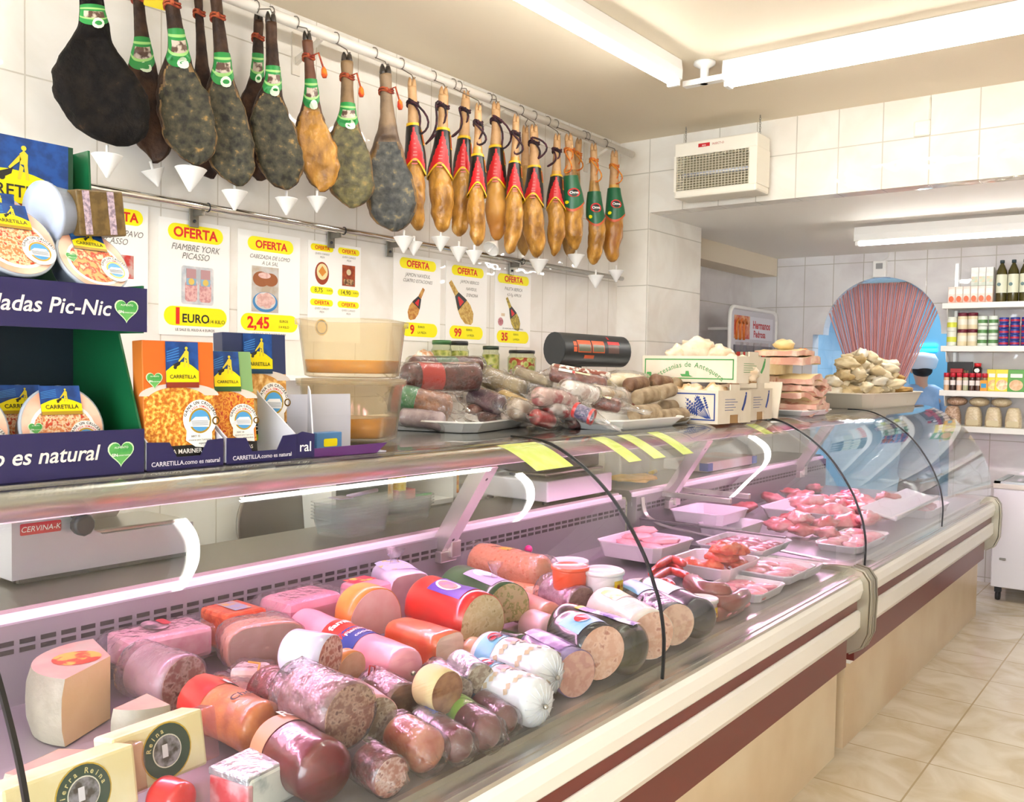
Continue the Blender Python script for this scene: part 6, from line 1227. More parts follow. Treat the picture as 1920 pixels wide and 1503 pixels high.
for k, (px, py) in enumerate(((1405, 925), (1440, 915), (1475, 905), (1395, 945), (1500, 925))):
    lump('raw_cutlet', 'dark red raw cutlet behind the two metal bars', 'raw meat', (max(PZ(px, py, .05).x, -2.06), PZ(px, py, .05).y, deck(0) + .034), (.085, .05, .03), PK[2] if k % 2 else PK[0], 90 + k, 'dark cutlets at the back', (0, .2, k), amp=.4)
for nm, (p, _t), n_, lab, grp in (('pale_cutlet', ctray('white tray of pale cutlets along the glass in the rear case', (1665, 1030), .2, .5, .03), 9, 'pale cutlet in the tray along the glass', 'pale cutlets along the glass'), ('pale_cutlet', ctray('white tray of pale cutlets at the far end of the rear case', (1765, 965), .26, .5, .04), 9, 'pale cutlet in the tray at the far end', 'pale cutlets at the far end')):
    pl_ = Pile()
    for k in range(n_):
        x, y = p.x + (-.04, .04)[k % 2] + r_.uniform(-.015, .015), p.y - .19 + .38 * k / (n_ - 1); s_ = r_.uniform(.052, .064); z = pl_.drop(x, y, p.z + .008, s_ * .75, .018); pl_.put(x, y, z, s_ * .75, .018)
        lump(nm, lab, 'raw meat', (x, y, z), (s_, s_ * .75, .02), PALM, 100 + k, grp, (0, 0, k * .7), amp=.35)
pb = PZ(1690, 945, .085); t = thing('reflection_board', 'long white plastic tray lid lying over the meat beyond the second seam', 'board', M=RZ(pb.x, pb.y, pb.z, .03) @ Matrix.Rotation(.25, 4, 'Y')); G().box(-.09, .09, -.5, .5, 0, .012, bev=.004).build('board', WTM, t); G().box(.08, .092, -.5, .5, .01, .028, bev=.003).build('rim', WTM, t)  # solid board added in place of the freezer's white reflection on the glass
G().strip(spline([(-2.146, .94), (-2.13, .87), (-2.09, .84), (-2.0, .815), (-1.65, .79), (-1.25, .764)], 4), .04, .07, 0, .005).build('inner_end_panel', ALU, REAR)
# ================================================================ BEHIND THE COUNTER
WZ = .973
sl = thing('meat_slicer', 'grey meat slicer with red name plate and black knob on the worktop', 'slicer', (-2.4, 1.06, WZ + .0015)); SLG = mat('#c4bfc4', .35, .3)
pts = [(0, .012), (.52, .012), (.52, .1), (.24, .1), (.215, .115), (.205, .205), (.19, .215), (.03, .215), (0, .19)]
g = G(); n = len(pts); vs = [(0, a, b) for a, b in pts] + [(-.24, a, b) for a, b in pts]; g.add(vs, [tuple(range(n)), tuple(range(2 * n - 1, n - 1, -1))] + [(i, n + i, n + (i + 1) % n, (i + 1) % n) for i in range(n)]); g.build('housing', SLG, sl)
pl = G().rect(.02, .125, .125, .155, 0, 0, FR((.0006, 0, 0)), .004).build('name_plate', mat('#cf2a33', .4), sl); G().text('CERVINA-K', .072, .133, .02, 0, .0006, FR((.0008, 0, 0)), shear=.2).build('lettering', PAPER, pl)
kn = G().lathe([(.012, 0), (.014, .02), (.028, .022), (.03, .045), (.024, .052)], 10, M=Matrix.Translation((0, .165, .14)) @ Matrix.Rotation(pi / 2, 4, 'Y')).build('knob', mat('#34343a', .4), sl); G().tube([(.002, .155, .16), (.02, .153, .168)], .006, 8).build('pin', CHROME, kn)
G().box(-.23, -.01, .02, .5, .1, .112, bev=.004).build('carriage', STEEL, sl); G().lathe([(.11, -.006), (.115, 0), (.11, .006)], 36, M=Matrix.Translation((-.19, .3, .19)) @ Matrix.Rotation(pi / 2, 4, 'Y')).build('blade', CHROME, sl); G().box(-.14, -.1, .26, .4, .16, .2, bev=.006).build('blade_guard', STEEL, sl); G().tube([(-.12, .4, .17), (-.1, .47, .2)], [.014, .02], 10).build('handle', BLACK, sl)
G().box(-.24, -.005, .02, .5, -.0, .013).build('base', mat('#3a3a3a', .5), sl)
for x in (-.22, -.03):
    for y in (.03, .49): G().lathe([(.014, -.001), (.012, .012)], 12, M=Matrix.Translation((x, y, 0))).build('foot', BLACK, sl)
tag(G().lathe([(.17, 0), (.175, .006), (.175, .012), (.165, .016)], 40, M=Matrix.Translation((-2.88, P(512, 1000, x=-2.88).y, .93)) @ Matrix.Rotation(pi / 2 - .12, 4, 'Y')).build('steel_platter', mat('#6f6c68', .3, .8)), 'large round dark steel platter leaning on the tiles behind the counter', 'platter')
# low cupboards along the wall
cb = thing('wall_cupboard', 'white open cupboard with sliding glass front low on the tiled wall', 'cupboard', (-3.0, 2.386, .0)); CBW = mat('#e8e6e2', .45)
for y in (0, .72, 1.4): G().box(0, .3, y, y + .022, 0, 1.25).build('upright', CBW, cb)
G().box(0, .3, .03, 1.4, .94, .96).build('shelf', CBW, cb); G().box(0, .3, .03, 1.4, 1.23, 1.25).build('top', CBW, cb); G().box(.0, .01, .03, 1.4, 0, 1.25).build('back', CBW, cb); G().box(0, .3, .03, 1.4, .0, .06).build('bottom', CBW, cb)
for y in (.03, .2): G().box(.2, .206, y, y + .2, .965, 1.228).build('glass_door', clear('#b9c8c8', .35, .02, '#a9b6b8'), cb)
G().box(-0, .29, -.75, -.005, 0, .76).build('low_unit', CBW, cb)
for nm, lb, ct, y, w, h, c, c2 in (('snack_box', 'orange and cream printed pack in the open wall cupboard', 'packet', .56, .05, .2, '#d8a05a', '#f2e2c0'), ('yellow_packet', 'small yellow packet hanging in the open wall cupboard', 'packet', .64, .05, .14, '#e8c42a', '#f0dc80'), ('red_box', 'flat dark red box in the open wall cupboard', 'box', .63, .12, .045, '#b0383a', '#c25a50')):
    tag(G().box(.1, .2, 0, w, 0, h, bev=.004).build(nm, mat(c, .4, c2=c2, ns=30), None, (-3.0, 2.386 + y - .17, .961)), lb, ct)
tag(G().box(.14, .22, 0, .1, 0, .22, bev=.004).build('snack_box', mat('#dfae4a', .4, c2='#c9742a', ns=40), None, (-3.0, 3.14, .961)), 'orange snack pack right of the cupboard partition', 'packet')
tag(G().tube([(-2.82, 2.98, .97), (-2.8, 3.07, .972)], .006, 8).build('marker_pen', mat('#3aa050', .4)), 'green pen beside the red box in the cupboard', 'pen'); 
# stacked clear containers and small things on the worktop
PETC = clear('#f6f8fa', .16, .08, '#ffffff', .5, 30)
for s_, (y, n_) in enumerate(((2.16, 6), (2.47, 4))):
    for k in range(n_):
        t = thing('clear_container', 'empty clear plastic punnet, %s of the %s stack on the worktop' % (ORD[k] + ' from the bottom', 'nearer' if s_ == 0 else 'farther'), 'container', (-2.34 - .08 * s_, y, WZ + .011 * k), (0, 0, .1), 'stacked clear punnets')
        def rg(k_, z): return [(.09 * k_ * c, .12 * k_ * s2, z) for c, s2 in [((abs(cos(a)) ** .3) * (1 if cos(a) > 0 else -1), (abs(sin(a)) ** .3) * (1 if sin(a) > 0 else -1)) for a in [2 * pi * j / 40 for j in range(40)]]]
        G().loft([rg(.86, .001), rg(.97, .055), rg(1.04, .056), rg(1.04, .059)], 0, (0, 0) and False).build('punnet', PETC, t)
t = thing('spatula', 'pale violet plastic spatula resting on the stacked punnets', 'spatula', (-2.33, 2.13, WZ + .125)); G().box(-.03, .03, -.06, .0, 0, .004, bev=.0015).build('blade', mat('#b9aac8', .4), t); G().tube([(0, 0, .003), (.0, .14, .012)], .007, 8).build('handle', mat('#d8c4e4', .4), t)
# price scale
sc = thing('shop_scale', 'white counter scale with raised black two-window display', 'scale', (-2.19, 3.12, WZ + .0025))
bd = G().box(-.36, 0, 0, .52, .012, .1, bev=.006).build('body', mat('#e6e0e6', .35), sc); G().box(-.33, -.03, .03, .49, .118, .128, bev=.004).build('platter', STEEL, sc); G().box(-.28, -.08, .1, .42, .1, .118).build('platter_base', mat('#55525a', .5), sc); G().box(-.35, -.06, .02, .5, .129, .19, bev=.006).build('rear_housing', mat('#5a5660', .5), sc)
for x in (-.33, -.03):
    for y in (.03, .49): G().lathe([(.015, -.002), (.015, .014)], 10, M=Matrix.Translation((x, y, 0))).build('foot', DARK, sc)
G().box(-.27, -.22, .52, .58, .1, .62).build('post', DARK, sc)
hd_ = G().loft([[(-.21 + .06 * cos(a), y, .665 + .078 * sin(a)) for a in [2 * pi * j / 24 for j in range(24)]] for y in (.33, .34, .92, .93)], 0).build('display_head', mat('#2c2e30', .4), sc)
F = FR((-.2095 + .06, .33, .665))
def curvebox(y0, y1, z0, z1, m, nm, par, off=.001):
    zz = [z0 + (z1 - z0) * k / 5 for k in range(6)]; rings = [[(-.21 + .06 * math.sqrt(max(0, 1 - (z / .078) ** 2)) + off, y, .665 + z) for y in (y0, y1)] for z in zz]
    return G().loft(rings, 0, False, True, None, False).build(nm, m, par, fixn=False)
OR = mat('#e8622a', .4); 
for y0, y1 in ((.44, .555), (.565, .675)): w_ = curvebox(y0, y1, -.012, .045, OR, 'window_frame', hd_); curvebox(y0 + .006, y1 - .006, -.007, .026, mat('#6a6a52', .3), 'display_window', w_, .0018)
curvebox(.405, .432, -.01, .014, OR, 'key_mark', hd_); curvebox(.405, .432, .018, .038, OR, 'key_mark', hd_); w_ = curvebox(.71, .81, -.012, .028, mat('#6a4a40', .3), 'display_window', hd_); curvebox(.71, .82, .03, .046, mat('#d8242a', .4), 'red_strip', hd_); curvebox(.725, .74, .055, .068, mat('#d8242a', .4), 'red_mark', hd_); curvebox(.5, .585, -.04, -.024, OR, 'name_strip', hd_)
lump('yellow_cloth', 'crumpled yellow cloth on the worktop beyond the scale', 'cloth', (-2.34, 4.1, WZ + .024), (.1, .16, .016), mat('#e6bb50', .8, c2='#f0cc70', ns=14), 4, amp=.5)
t = thing('yellow_knife', 'yellow handled tool lying behind the yellow cloth', 'tool', (-2.42, 4.42, WZ + .012), (0, 0, .5)); G().tube([(0, 0, 0), (.03, .12, 0)], .012, 8).build('handle', mat('#f0c818', .4), t); G().box(-.01, .01, -.1, 0, -.002, .002).build('blade', CHROME, t)
t = thing('cutting_board', 'white cutting board with blue corner blocks on the worktop', 'cutting board', (-2.40, 5.15, WZ + .001)); G().box(-.14, .14, -.35, .35, 0, .055, bev=.004).build('board', mat('#f2ecea', .4, c2='#ecd0c8', ns=5), t)
for y in (-.352, .29): G().box(.09, .146, y, y + .065, .004, .05, bev=.003).build('corner_block', mat('#3a58b8', .4), t)
t = thing('paper_roll', 'white paper and bag pack standing behind the yellow cloth', 'paper', (-2.52, 4.35, WZ)); G().box(-.05, .05, -.16, .16, 0, .16, bev=.01).build('pack', mat('#ece8e4', .5, c2='#dcd8d2', ns=8), t)
t = thing('dark_case', 'flat black case lying on the top shelf behind the cardboard stand', 'case', (-1.93, .86, ST)); G().box(-.1, .1, -.16, .16, 0, .022, bev=.005).build('case', BLACK, t); G().sphere((0, 0, .022), (.04, .05, .012), 8).build('hump', DARK, t)
# ================================================================ END WALL
# insect killer on chains
z0 = thing('insect_killer', 'white electric insect killer box with grille hanging on two chains', 'insect killer', (-2.25, 4.86, 2.54)); ZW = mat('#efe8d8', .4)
G().box(-.25, .25, -.09, .09, 0, .045, bev=.012).build('tray', ZW, z0); tp = G().box(-.25, .25, -.09, .09, .235, .315, bev=.008).build('hood', ZW, z0); G().box(.205, .25, -.09, .09, .04, .24).build('side_post', ZW, z0); G().box(-.25, -.235, -.09, .09, .04, .24).build('side_post', ZW, z0)
G().box(-.235, .205, .0, .02, .045, .235).build('back_plate', mat('#8a8268', .6), z0); G().tube([(-.22, -.03, .14), (.2, -.03, .14)], .012, 10).build('lamp_tube', mat('#d8dce8', .3), z0)
g = G()
for k in range(23): g.box(-.23 + k * .0195, -.227 + k * .0195, -.088, -.085, .045, .235)
for k in range(13): g.box(-.235, .205, -.0885, -.0855, .05 + k * .0145, .053 + k * .0145)
g.build('grille', mat('#cfc6ae', .5), z0); G().rect(-.1, .275, -.03, .295, 0, 0, FC((0, -.0905, 0))).build('red_logo', mat('#c8222a', .4), tp); G().text('eco', -.065, .279, .016, 0, .0006, FC((0, -.091, 0))).build('lettering', PAPER, tp); G().text('INSECT-O', .02, .279, .016, 0, 0, FC((0, -.0905, 0)), bold=.01).build('lettering', mat('#b84a3a', .4), tp)
for x in (-.225, .225):
    g = G()
    for k in range(9): c = .32 + k * .0125; g.tube([(x + (.0045 * cos(a) if k % 2 else 0), (0 if k % 2 else .0045 * cos(a)), c + .008 * sin(a)) for a in [2 * pi * q / 10 for q in range(11)]], .0016, 5)
    g.build('chain', mat('#9a9488', .3, .8), z0)
t = thing('junction_box', 'small square white junction box on the tiled beam', 'junction box', (-1.214, YB - .001, 2.806)); G().box(-.04, .04, -.016, 0, -.04, .04, bev=.008).build('cover', ZW, t); G().tube([(.035, -.005, .04), (.035, -.005, .15)], .004, 6).build('conduit', ZW, t)
t = thing('alarm_sensor', 'small white alarm box over the top of the arch', 'sensor', (AX - .005, YE - .001, 2.385)); G().box(-.05, .05, -.06, 0, -.065, .065, bev=.006).build('case', WPLAS, t); G().rect(-.026, .0, .026, .045, 0, 0, FC((0, -.0605, 0)), .004).build('grille', mat('#9a9a9a', .5), t); G().tube([(.0, -.01, .065), (.05, -.008, .09), (.06, -.004, .135)], .003, 6).build('cable', WPLAS, t)
# hanging rack of bagged sausages
hr = thing('display_rack', 'white display rack with red-lettered header and hooks, left of the arch', 'display rack', (-2.93, 6.55, 0)); zt, zb = 2.05, 1.38; Wd = .93
def rr_(y0, y1, z0, z1, r): return [(y, z) for cy_, cz_, a0 in ((y1 - r, z1 - r, 0), (y0 + r, z1 - r, 90), (y0 + r, z0 + r, 180), (y1 - r, z0 + r, 270)) for y, z in [(cy_ + r * cos(radians(a0 + 18 * k)), cz_ + r * sin(radians(a0 + 18 * k))) for k in range(6)]]
G().poly(rr_(0, Wd, zb, zt, .07), 0, 0, FR((-.012, 0, 0)), .012).build('back_panel', mat('#d2cfd6', .5), hr)
for y in (.2, .7): G().box(-.268, -.005, y - .01, y + .01, 1.88, 1.9).build('wall_arm', WPLAS, hr)
fr_ = G().tube([(0, y, z) for y, z in rr_(0, Wd, zb, zt, .07)] + [(0, *rr_(0, Wd, zb, zt, .07)[0])], .016, 8).build('frame', WPLAS, hr)
hd = G().rect(.08, 1.81, .86, 1.99, 0, 0, FR((.0008, 0, 0))).build('header', mat('#e4e2ea', .4), hr); ph = G().rect(.08, 1.81, .38, 1.99, 0, .0006, FR((.0008, 0, 0))).build('photo', mat('#c8442a', .4, c2='#e8b080', ns=14), hd)
g = G()
for k in range(3): g.tube([(.003, .12 + .07 * k, 1.8), (.003, .12 + .07 * k, 1.93), (.003, .15 + .07 * k, 1.96), (.003, .18 + .07 * k, 1.93)], .012, 6)
g.build('sausage_picture', mat('#d8762a', .4), ph); G().text('Hermanos', .62, 1.9, .085, 0, .0006, FR((.0008, 0, 0)), bold=.03).text('Pedrosa', .58, 1.83, .075, 0, .0006, FR((.0008, 0, 0)), bold=.03).build('lettering', mat('#c8303a', .4), hd)
G().box(0.0, .004, .08, .86, 1.4, 1.76).build('dark_card', mat('#7a7480', .5), hr)
for k in range(4): G().tube([(.0, .3 + .16 * k, 1.49), (.2, .3 + .16 * k, 1.5), (.215, .3 + .16 * k, 1.52)], .005, 6).build('prong', CHROME, hr)
for k, (y, x) in enumerate(((.10, .04), (.17, .05), (.24, .07), (.31, .1), (.42, .05), (.50, .08), (.60, .12), (.72, .1), (.84, .16), (.93, .12))):
    t = thing('sausage_bag', 'clear bag of thin orange sausages on the rack, %s from the left' % ORD[k], 'packet', (-2.93 + x, 6.55 + y, 1.58), (0, 0, -.3), 'bagged sausages on the rack')
    G().box(-.006, .006, -.04, .04, .0, .12, bev=.005).build('sausages', mat('#a8562a' if k not in (5, 6) else '#5a2a22', .4, c2='#c97a3c' if k not in (5, 6) else '#7a3a2c', ns=40), t); G().box(-.004, .004, -.044, .044, -.005, .2, bev=.003).build('film', VAC, t); G().rect(-.035, .09, .005, .125, 0, 0, FR((.0064, 0, 0))).build('red_label', mat('#d8382a', .4), t); G().rect(.005, .09, .036, .125, 0, 0, FR((.0064, 0, 0))).build('cream_label', mat('#d8cfb0', .4), t)
# shelf unit at the right
SY = 7.34; ZL = [P(1768, y, y=SY).z for y in (568, 648, 731, 797)]; SX = P(1766, 580, y=SY).x
su = thing('wall_shelves', 'white metal wall shelving with four shelves right of the arch', 'shelves', (SX, SY, 0))
for i, z in enumerate(ZL): G().box(0, 1.3, 0, .25, z - .042, z, bev=.003).build('shelf', WHITE, su)
for x in (.03, 1.2): G().box(x, x + .025, .25, .258, .95, 2.4).build('upright', ALU, su)
for z in ZL: G().prism([(.03, z - .042), (.036, z - .042), (.036, z - .12), (.03, z - .05)], .02, .25).build('bracket', WHITE, su)
def onshelf(px0, px1, lv, dy=.04): a = P(px0, 600, y=SY + dy).x; b = P(px1, 600, y=SY + dy).x; return (a + b) / 2, (b - a) / 2, SY + dy, ZL[lv]
LV = ['top shelf', 'second shelf', 'third shelf', 'bottom shelf']
def hpx(px_h, dy=.05): return px_h * dep(Vector((-1.4, SY + dy, 1.6))) / FPX
CT = [mat('#f0e6dc', .4, c2='#e8a890', ns=9, lo=.4, hi=.65), mat('#efe2d6', .4, c2='#d89a7a', ns=9, lo=.45, hi=.65), mat('#f2efec', .4, c2='#c9d0c0', ns=9)]
for k in range(6):
    x, w, y, z = onshelf(1776 + 14 * k, 1789.5 + 14 * k, 0); h = hpx(31); t = thing('juice_carton', 'small orange-printed carton on the top shelf, %s from the left' % ORD[k], 'carton', (x, y + .03, z), group='cartons on the top shelf'); G().box(-w, w, -.03, .03, 0, h, bev=.002).build('carton', CT[k % 2], t); G().rect(-w * .8, h * .55, w * .8, h * .85, 0, 0, FC((0, -.0305, 0))).build('print', mat('#e8efe8', .4), t); G().disc(-w * .1, h * .25, w * .7, 0, 0, FC((0, -.0305, 0)), h * .18).build('fruit_print', mat('#e2622e', .4), t)
for k in range(3):
    x, w, y, z = onshelf(1818 + 14 * k, 1831.5 + 14 * k, 0); h = hpx(34); t = thing('milk_carton', 'pale carton stacked on the orange ones, %s from the left' % ORD[k], 'carton', (x, y + .03, z + hpx(31) + .001), group='cartons on the top shelf'); G().box(-w, w, -.03, .03, 0, h, bev=.002).build('carton', CT[2], t); G().rect(-w * .8, h * .2, w * .8, h * .5, 0, 0, FC((0, -.0305, 0))).build('print', mat('#c9d6c0', .4, c2='#e8c8a0', ns=30), t)
OIL = mat('#3c3a16', .15, c2='#54481a', ns=4, coat=.6)
for k in range(4):
    x, w, y, z = onshelf(1863 + 22 * k, 1884 + 22 * k, 0); h = hpx(77); t = thing('oil_bottle', 'dark olive oil bottle with pale label, %s from the left on the top shelf' % ORD[k], 'bottle', (x, y + .045, z), group='oil bottles')
    G().lathe([(w * .9, 0), (w, .01), (w, h * .66), (w * .9, h * .76), (w * .5, h * .88), (w * .3, h * .92), (w * .3, h * .95)], 24).build('bottle', OIL, t); G().lathe([(w * .42, h * .93), (w * .42, h), (w * .38, h * 1.005)], 16).build('cap', mat('#20343a', .4), t)
    lb = G().loft([[(w * 1.01 * cos(a), w * 1.01 * sin(a), zz) for a in [radians(190 + 160 * j / 12) for j in range(13)]] for zz in (h * .22, h * .66)], 0, False, True, None, False).build('label', mat('#e4e4cc', .4), t, fixn=False); G().disc(-w * .3, h * .42, w * .35, 0, 0, FC((0, -w * 1.0 - .004, 0))).build('label_emblem', mat('#4a6a6a', .4), lb)
def can(lab, px0, px1, lv, zoff, hp, body, bandc, lid, group, name='food_can', nm='can'):
    x, w, y, z = onshelf(px0, px1, lv); h = hpx(hp); t = thing(name, lab, nm, (x, y + w, z + zoff), group=group)
    G().lathe([(w * .94, .001), (w * .97, .004), (w * .97, h - .004), (w * .94, h - .001)], 24).build('can', body, t); G().loft([[(w * .985 * cos(a), w * .985 * sin(a), zz) for a in [2 * pi * j / 24 for j in range(24)]] for zz in (h * .28, h * .62)], 0, False).build('label_band', bandc, t)
    if lid: G().lathe([(w * .99, h * .8), (w * .99, h), (w * .9, h + .001)], 24).build('lid', lid, t)
    return h
TIN = mat('#cfd0cc', .3, .7)
for c, (px, n_, hp, body, bc, lid, nm) in enumerate(((1774, 2, 27.5, mat('#e6e8da', .4), mat('#d8dc4a', .4), None, 'white can with yellow-green print'), (1794, 2, 31, mat('#e8d8b4', .35), mat('#efe8d8', .4), mat('#6a1c30', .4), 'jar with dark red lid'), (1813, 2, 31, mat('#e8d8b4', .35), mat('#efe8d8', .4), mat('#6a1c30', .4), 'jar with dark red lid'),
        (1832, 3, 18.5, mat('#dfe6dc', .4), mat('#5f8f54', .4), None, 'white and green can'), (1852, 3, 18.5, mat('#dfe6dc', .4), mat('#5f8f54', .4), None, 'white and green can'), (1872, 5, 10.4, mat('#2b3f94', .4), mat('#c03048', .4), None, 'blue and red flat tin'), (1893, 5, 10.4, mat('#2b3f94', .4), mat('#c03048', .4), None, 'blue and red flat tin'), (1914, 5, 10.4, mat('#2b3f94', .4), mat('#c03048', .4), None, 'blue and red flat tin'))):
    zo = 0
    for k in range(n_):
        col = {1: 'left column', 2: 'right column', 3: 'left column', 4: 'right column', 5: 'left column', 6: 'middle column', 7: 'right column'}.get(c, 'only column')
        zo += can('%s on the second shelf, %s, %s from the bottom' % (nm, col, ORD[k]), px, px + 19, 1, zo, hp, body, bc, lid, nm + 's', 'food_jar' if lid else 'food_can', 'jar' if lid else 'can') + .0005
for k in range(7):
    x, w, y, z = onshelf(1772 + 12 * k, 1783 + 12 * k, 2); h = hpx(33); cc = ('#d8b08a', '#4a3630', '#e0b89a', '#b9b894', '#5a3a34', '#6a4a40', '#8a6a4a')[k]
    t = thing('spice_jar', 'small spice jar with red lid on the third shelf, %s from the left' % ORD[k], 'jar', (x, y + .02, z), group='spice jars'); G().lathe([(w * .9, 0), (w * .95, .004), (w * .95, h * .72), (w * .7, h * .78)], 16).build('jar', mat(cc, .3, coat=.4), t); G().lathe([(w, h * .76), (w, h * .98), (w * .9, h)], 16).build('lid', mat('#c8283a', .4), t); G().loft([[(w * .97 * cos(a), w * .97 * sin(a), zz) for a in [radians(190 + 160 * j / 8) for j in range(9)]] for zz in (h * .3, h * .58)], 0, False, True, None, False).build('label', mat('#efe4e0', .4), t, fixn=False)
def sbox(name, lab, cat, px0, px1, lv, hp, zo, dp, m, dy=.04, band=None):
    x, w, y, z = onshelf(px0, px1, lv, dy); h = hpx(hp); t = thing(name, lab, cat, (x, y, z + zo)); G().box(-w, w, 0, dp, 0, h, bev=.002).build('pack', m, t)
    if band: G().rect(-w * .75, h * .3, w * .75, h * .7, 0, 0, FC((0, -.0005, 0))).build('label', band, t)
zj = hpx(33)
sbox('black_box', 'black box with gold print behind the spice jars on the third shelf', 'box', 1779, 1825, 2, 54, 0, .05, mat('#1c1a1a', .4), .11, mat('#8a7a3a', .4, c2='#1c1a1a', ns=90)); sbox('red_box', 'small red box lying on the spice jars', 'box', 1785, 1808, 2, 8, zj + .001, .04, mat('#b0282e', .4)); sbox('orange_box', 'small orange box at the right end of the spice jars', 'box', 1842, 1855, 2, 20, 0, .03, mat('#e8a030', .4), .02, mat('#3a9ac8', .4))
x, w, y, z = onshelf(1826, 1843, 2, .06); t = thing('syrup_jar', 'dark jar with red lid and white oval label behind the spice jars', 'jar', (x, y + .04, z)); G().lathe([(w * .9, 0), (w, .01), (w, hpx(42)), (w * .7, hpx(46))], 20).build('jar', mat('#2a1614', .2, coat=.5), t); G().lathe([(w * .78, hpx(45)), (w * .78, hpx(52))], 20).build('lid', mat('#d02a2e', .4), t); G().disc(0, hpx(38), w * .6, 0, 0, FC((0, -w - .001, 0)), w * .5).build('label', PAPER, t)
for k, (a, b_, c, c2, lab) in enumerate(((1852, 1880, '#e8d22a', '#f2ea90', 'yellow soup packet leaning on the third shelf, left of two'), (1868, 1896, '#ecd82e', '#f6f2d0', 'yellow soup packet on the third shelf with white picture'), (1892, 1925, '#4f9a3a', '#e8c8a0', 'green soup packet with food picture on the third shelf'))):
    x, w, y, z = onshelf(a, b_, 2, .03 - .008 * k); t = thing('soup_packet', lab, 'packet', (x, y + .02, z), (-.12, 0, 0), 'soup packets'); G().box(-w, w, 0, .012, 0, hpx(41), bev=.004).build('packet', mat(c, .3), t); G().disc(.0, hpx(12), w * .8, 0, 0, FC((0, -.0008, 0)), hpx(10)).build('food_picture', mat(c2, .35, c2='#d8a878', ns=30), t); G().rect(-w * .7, hpx(26), w * .7, hpx(33), 0, 0, FC((0, -.0008, 0)), .004).build('brand_strip', mat('#efefe6', .4), t)
BEAN = [mat('#c9ab92', .4, c2='#a8856a', ns=90, lo=.45, hi=.55, coat=.5), mat('#d9c8a8', .4, c2='#c8b48e', ns=80, coat=.5)]
for k in range(4):
    x, w, y, z = onshelf(1774 + 38 * k + (2 if k else 0), 1805 + 38 * k + (2 if k else 0), 3, .05); t = thing('legume_bag', 'standing clear bag of pulses on the bottom shelf, %s from the left' % ORD[k], 'bag', (x, y + .05, z), group='bags of pulses'); h = hpx(37)
    G().loft([[(w * q * (abs(cos(a)) ** .6) * (1 if cos(a) > 0 else -1), .05 * q * (abs(sin(a)) ** .6) * (1 if sin(a) > 0 else -1), h * u) for a in [2 * pi * j / 28 for j in range(28)]] for u, q in ((0, 1.0), (.1, 1.04), (.5, 1.0), (.8, .86), (.95, .7), (1, .5))]).build('bag', BEAN[0 if k == 0 else 1], t); G().rect(-w * .75, h * .06, w * .75, h * .34, 0, 0, FC((0, -.0535, 0)), .01).build('label', mat('#cdbf98', .4), t)
for k in range(3):
    x, w, y, z = onshelf(1776 + 42 * k, 1812 + 42 * k, 3, .05); t = thing('legume_bag', 'bag of pulses lying flat on the standing bags, %s from the left' % ORD[k], 'bag', (x + .01, y + .06, z + hpx(37) + hpx(9)), group='bags of pulses'); G().sphere((0, 0, 0), (w * 1.1, .07, hpx(9)), 10).build('bag', BEAN[0 if k == 0 else 1], t)
# chest freezer
fz = thing('chest_freezer', 'white chest freezer with sloping glass lid in the far right corner', 'freezer', (-1.16, 7.0, 0)); FZ = mat('#e6e4ea', .35)
G().box(0, 1.0, 0, .56, .1, .78, bev=.006).build('cabinet', FZ, fz); G().box(-.005, 1.005, -.005, .565, .78, .815, bev=.004).build('rim', mat('#d8d2c8', .4), fz); G().prism([(.0, .815), (.04, .815), (.04, .83), (0, .83)], 0, .56).build('lid_frame', mat('#b8c0c0', .35, .4), fz); G().box(.0, 1.0, 0, .03, .815, .83).build('lid_frame', mat('#b8c0c0', .35, .4), fz); G().box(.04, .96, .03, .56, .82, .826).build('glass_lid', clear('#dfeee8', .2, .03, '#cfe0d8'), fz); G().box(.05, .09, -.008, .0, .29, .305, bev=.002).build('drain_slot', GREY, fz)
for x in (.04, .92):
    for y in (.05, .5): G().lathe([(.03, -.014), (.034, 0), (.03, .014)], 16, M=Matrix.Translation((x, y, .035)) @ Matrix.Rotation(pi / 2, 4, 'Y')).box(x - .02, x + .02, y - .02, y + .02, .06, .1).build('castor', DARK, fz)
# the aisle side of the shop: shelving and a long freezer that the curved glass mirrors
av = thing('aisle_shelves', 'long white shelving on the aisle side, seen only mirrored in the curved glass', 'shelves', (1.5, 3.4, 0))
for z in (1.0, 1.35, 1.7, 2.05): G().box(0, .35, 0, 3.6, z - .03, z, bev=.003).build('shelf', WHITE, av)
G().box(.35, .37, 0, 3.6, 0, 2.4).build('back_panel', mat('#d8d4ce', .5), av)
proto = None
for lv, z in enumerate((1.0, 1.35, 1.7)):
    for k in range(10):
        y = 3.55 + k * .35
        if proto is None:
            proto = thing('aisle_bottle', 'dark bottle on the aisle shelving, seen only mirrored in the glass', 'bottle', (1.62, y, z + .003), group='bottles on the aisle shelving'); G().lathe([(.05, 0), (.052, .01), (.052, .17), (.02, .23), (.02, .27)], 16).build('bottle', OIL, proto); G().lathe([(.0525, .05), (.0525, .14)], 16, cap=False).build('label', mat('#dcd8b8', .4), proto); G().lathe([(.022, .25), (.022, .285)], 12).build('cap', DARK, proto)
            continue
        c_ = copy_tree(proto); c_.location = (1.62, y, z + .003)
af = thing('aisle_freezer', 'long white chest freezer on the aisle side, seen only mirrored in the curved glass', 'freezer', (1.2, 3.6, 0)); G().box(0, .3, 0, 3.2, .05, .8, bev=.01).build('cabinet', FZ, af); G().box(-.01, .31, -.01, 3.21, .8, .86, bev=.01).build('rim', WPLAS, af)
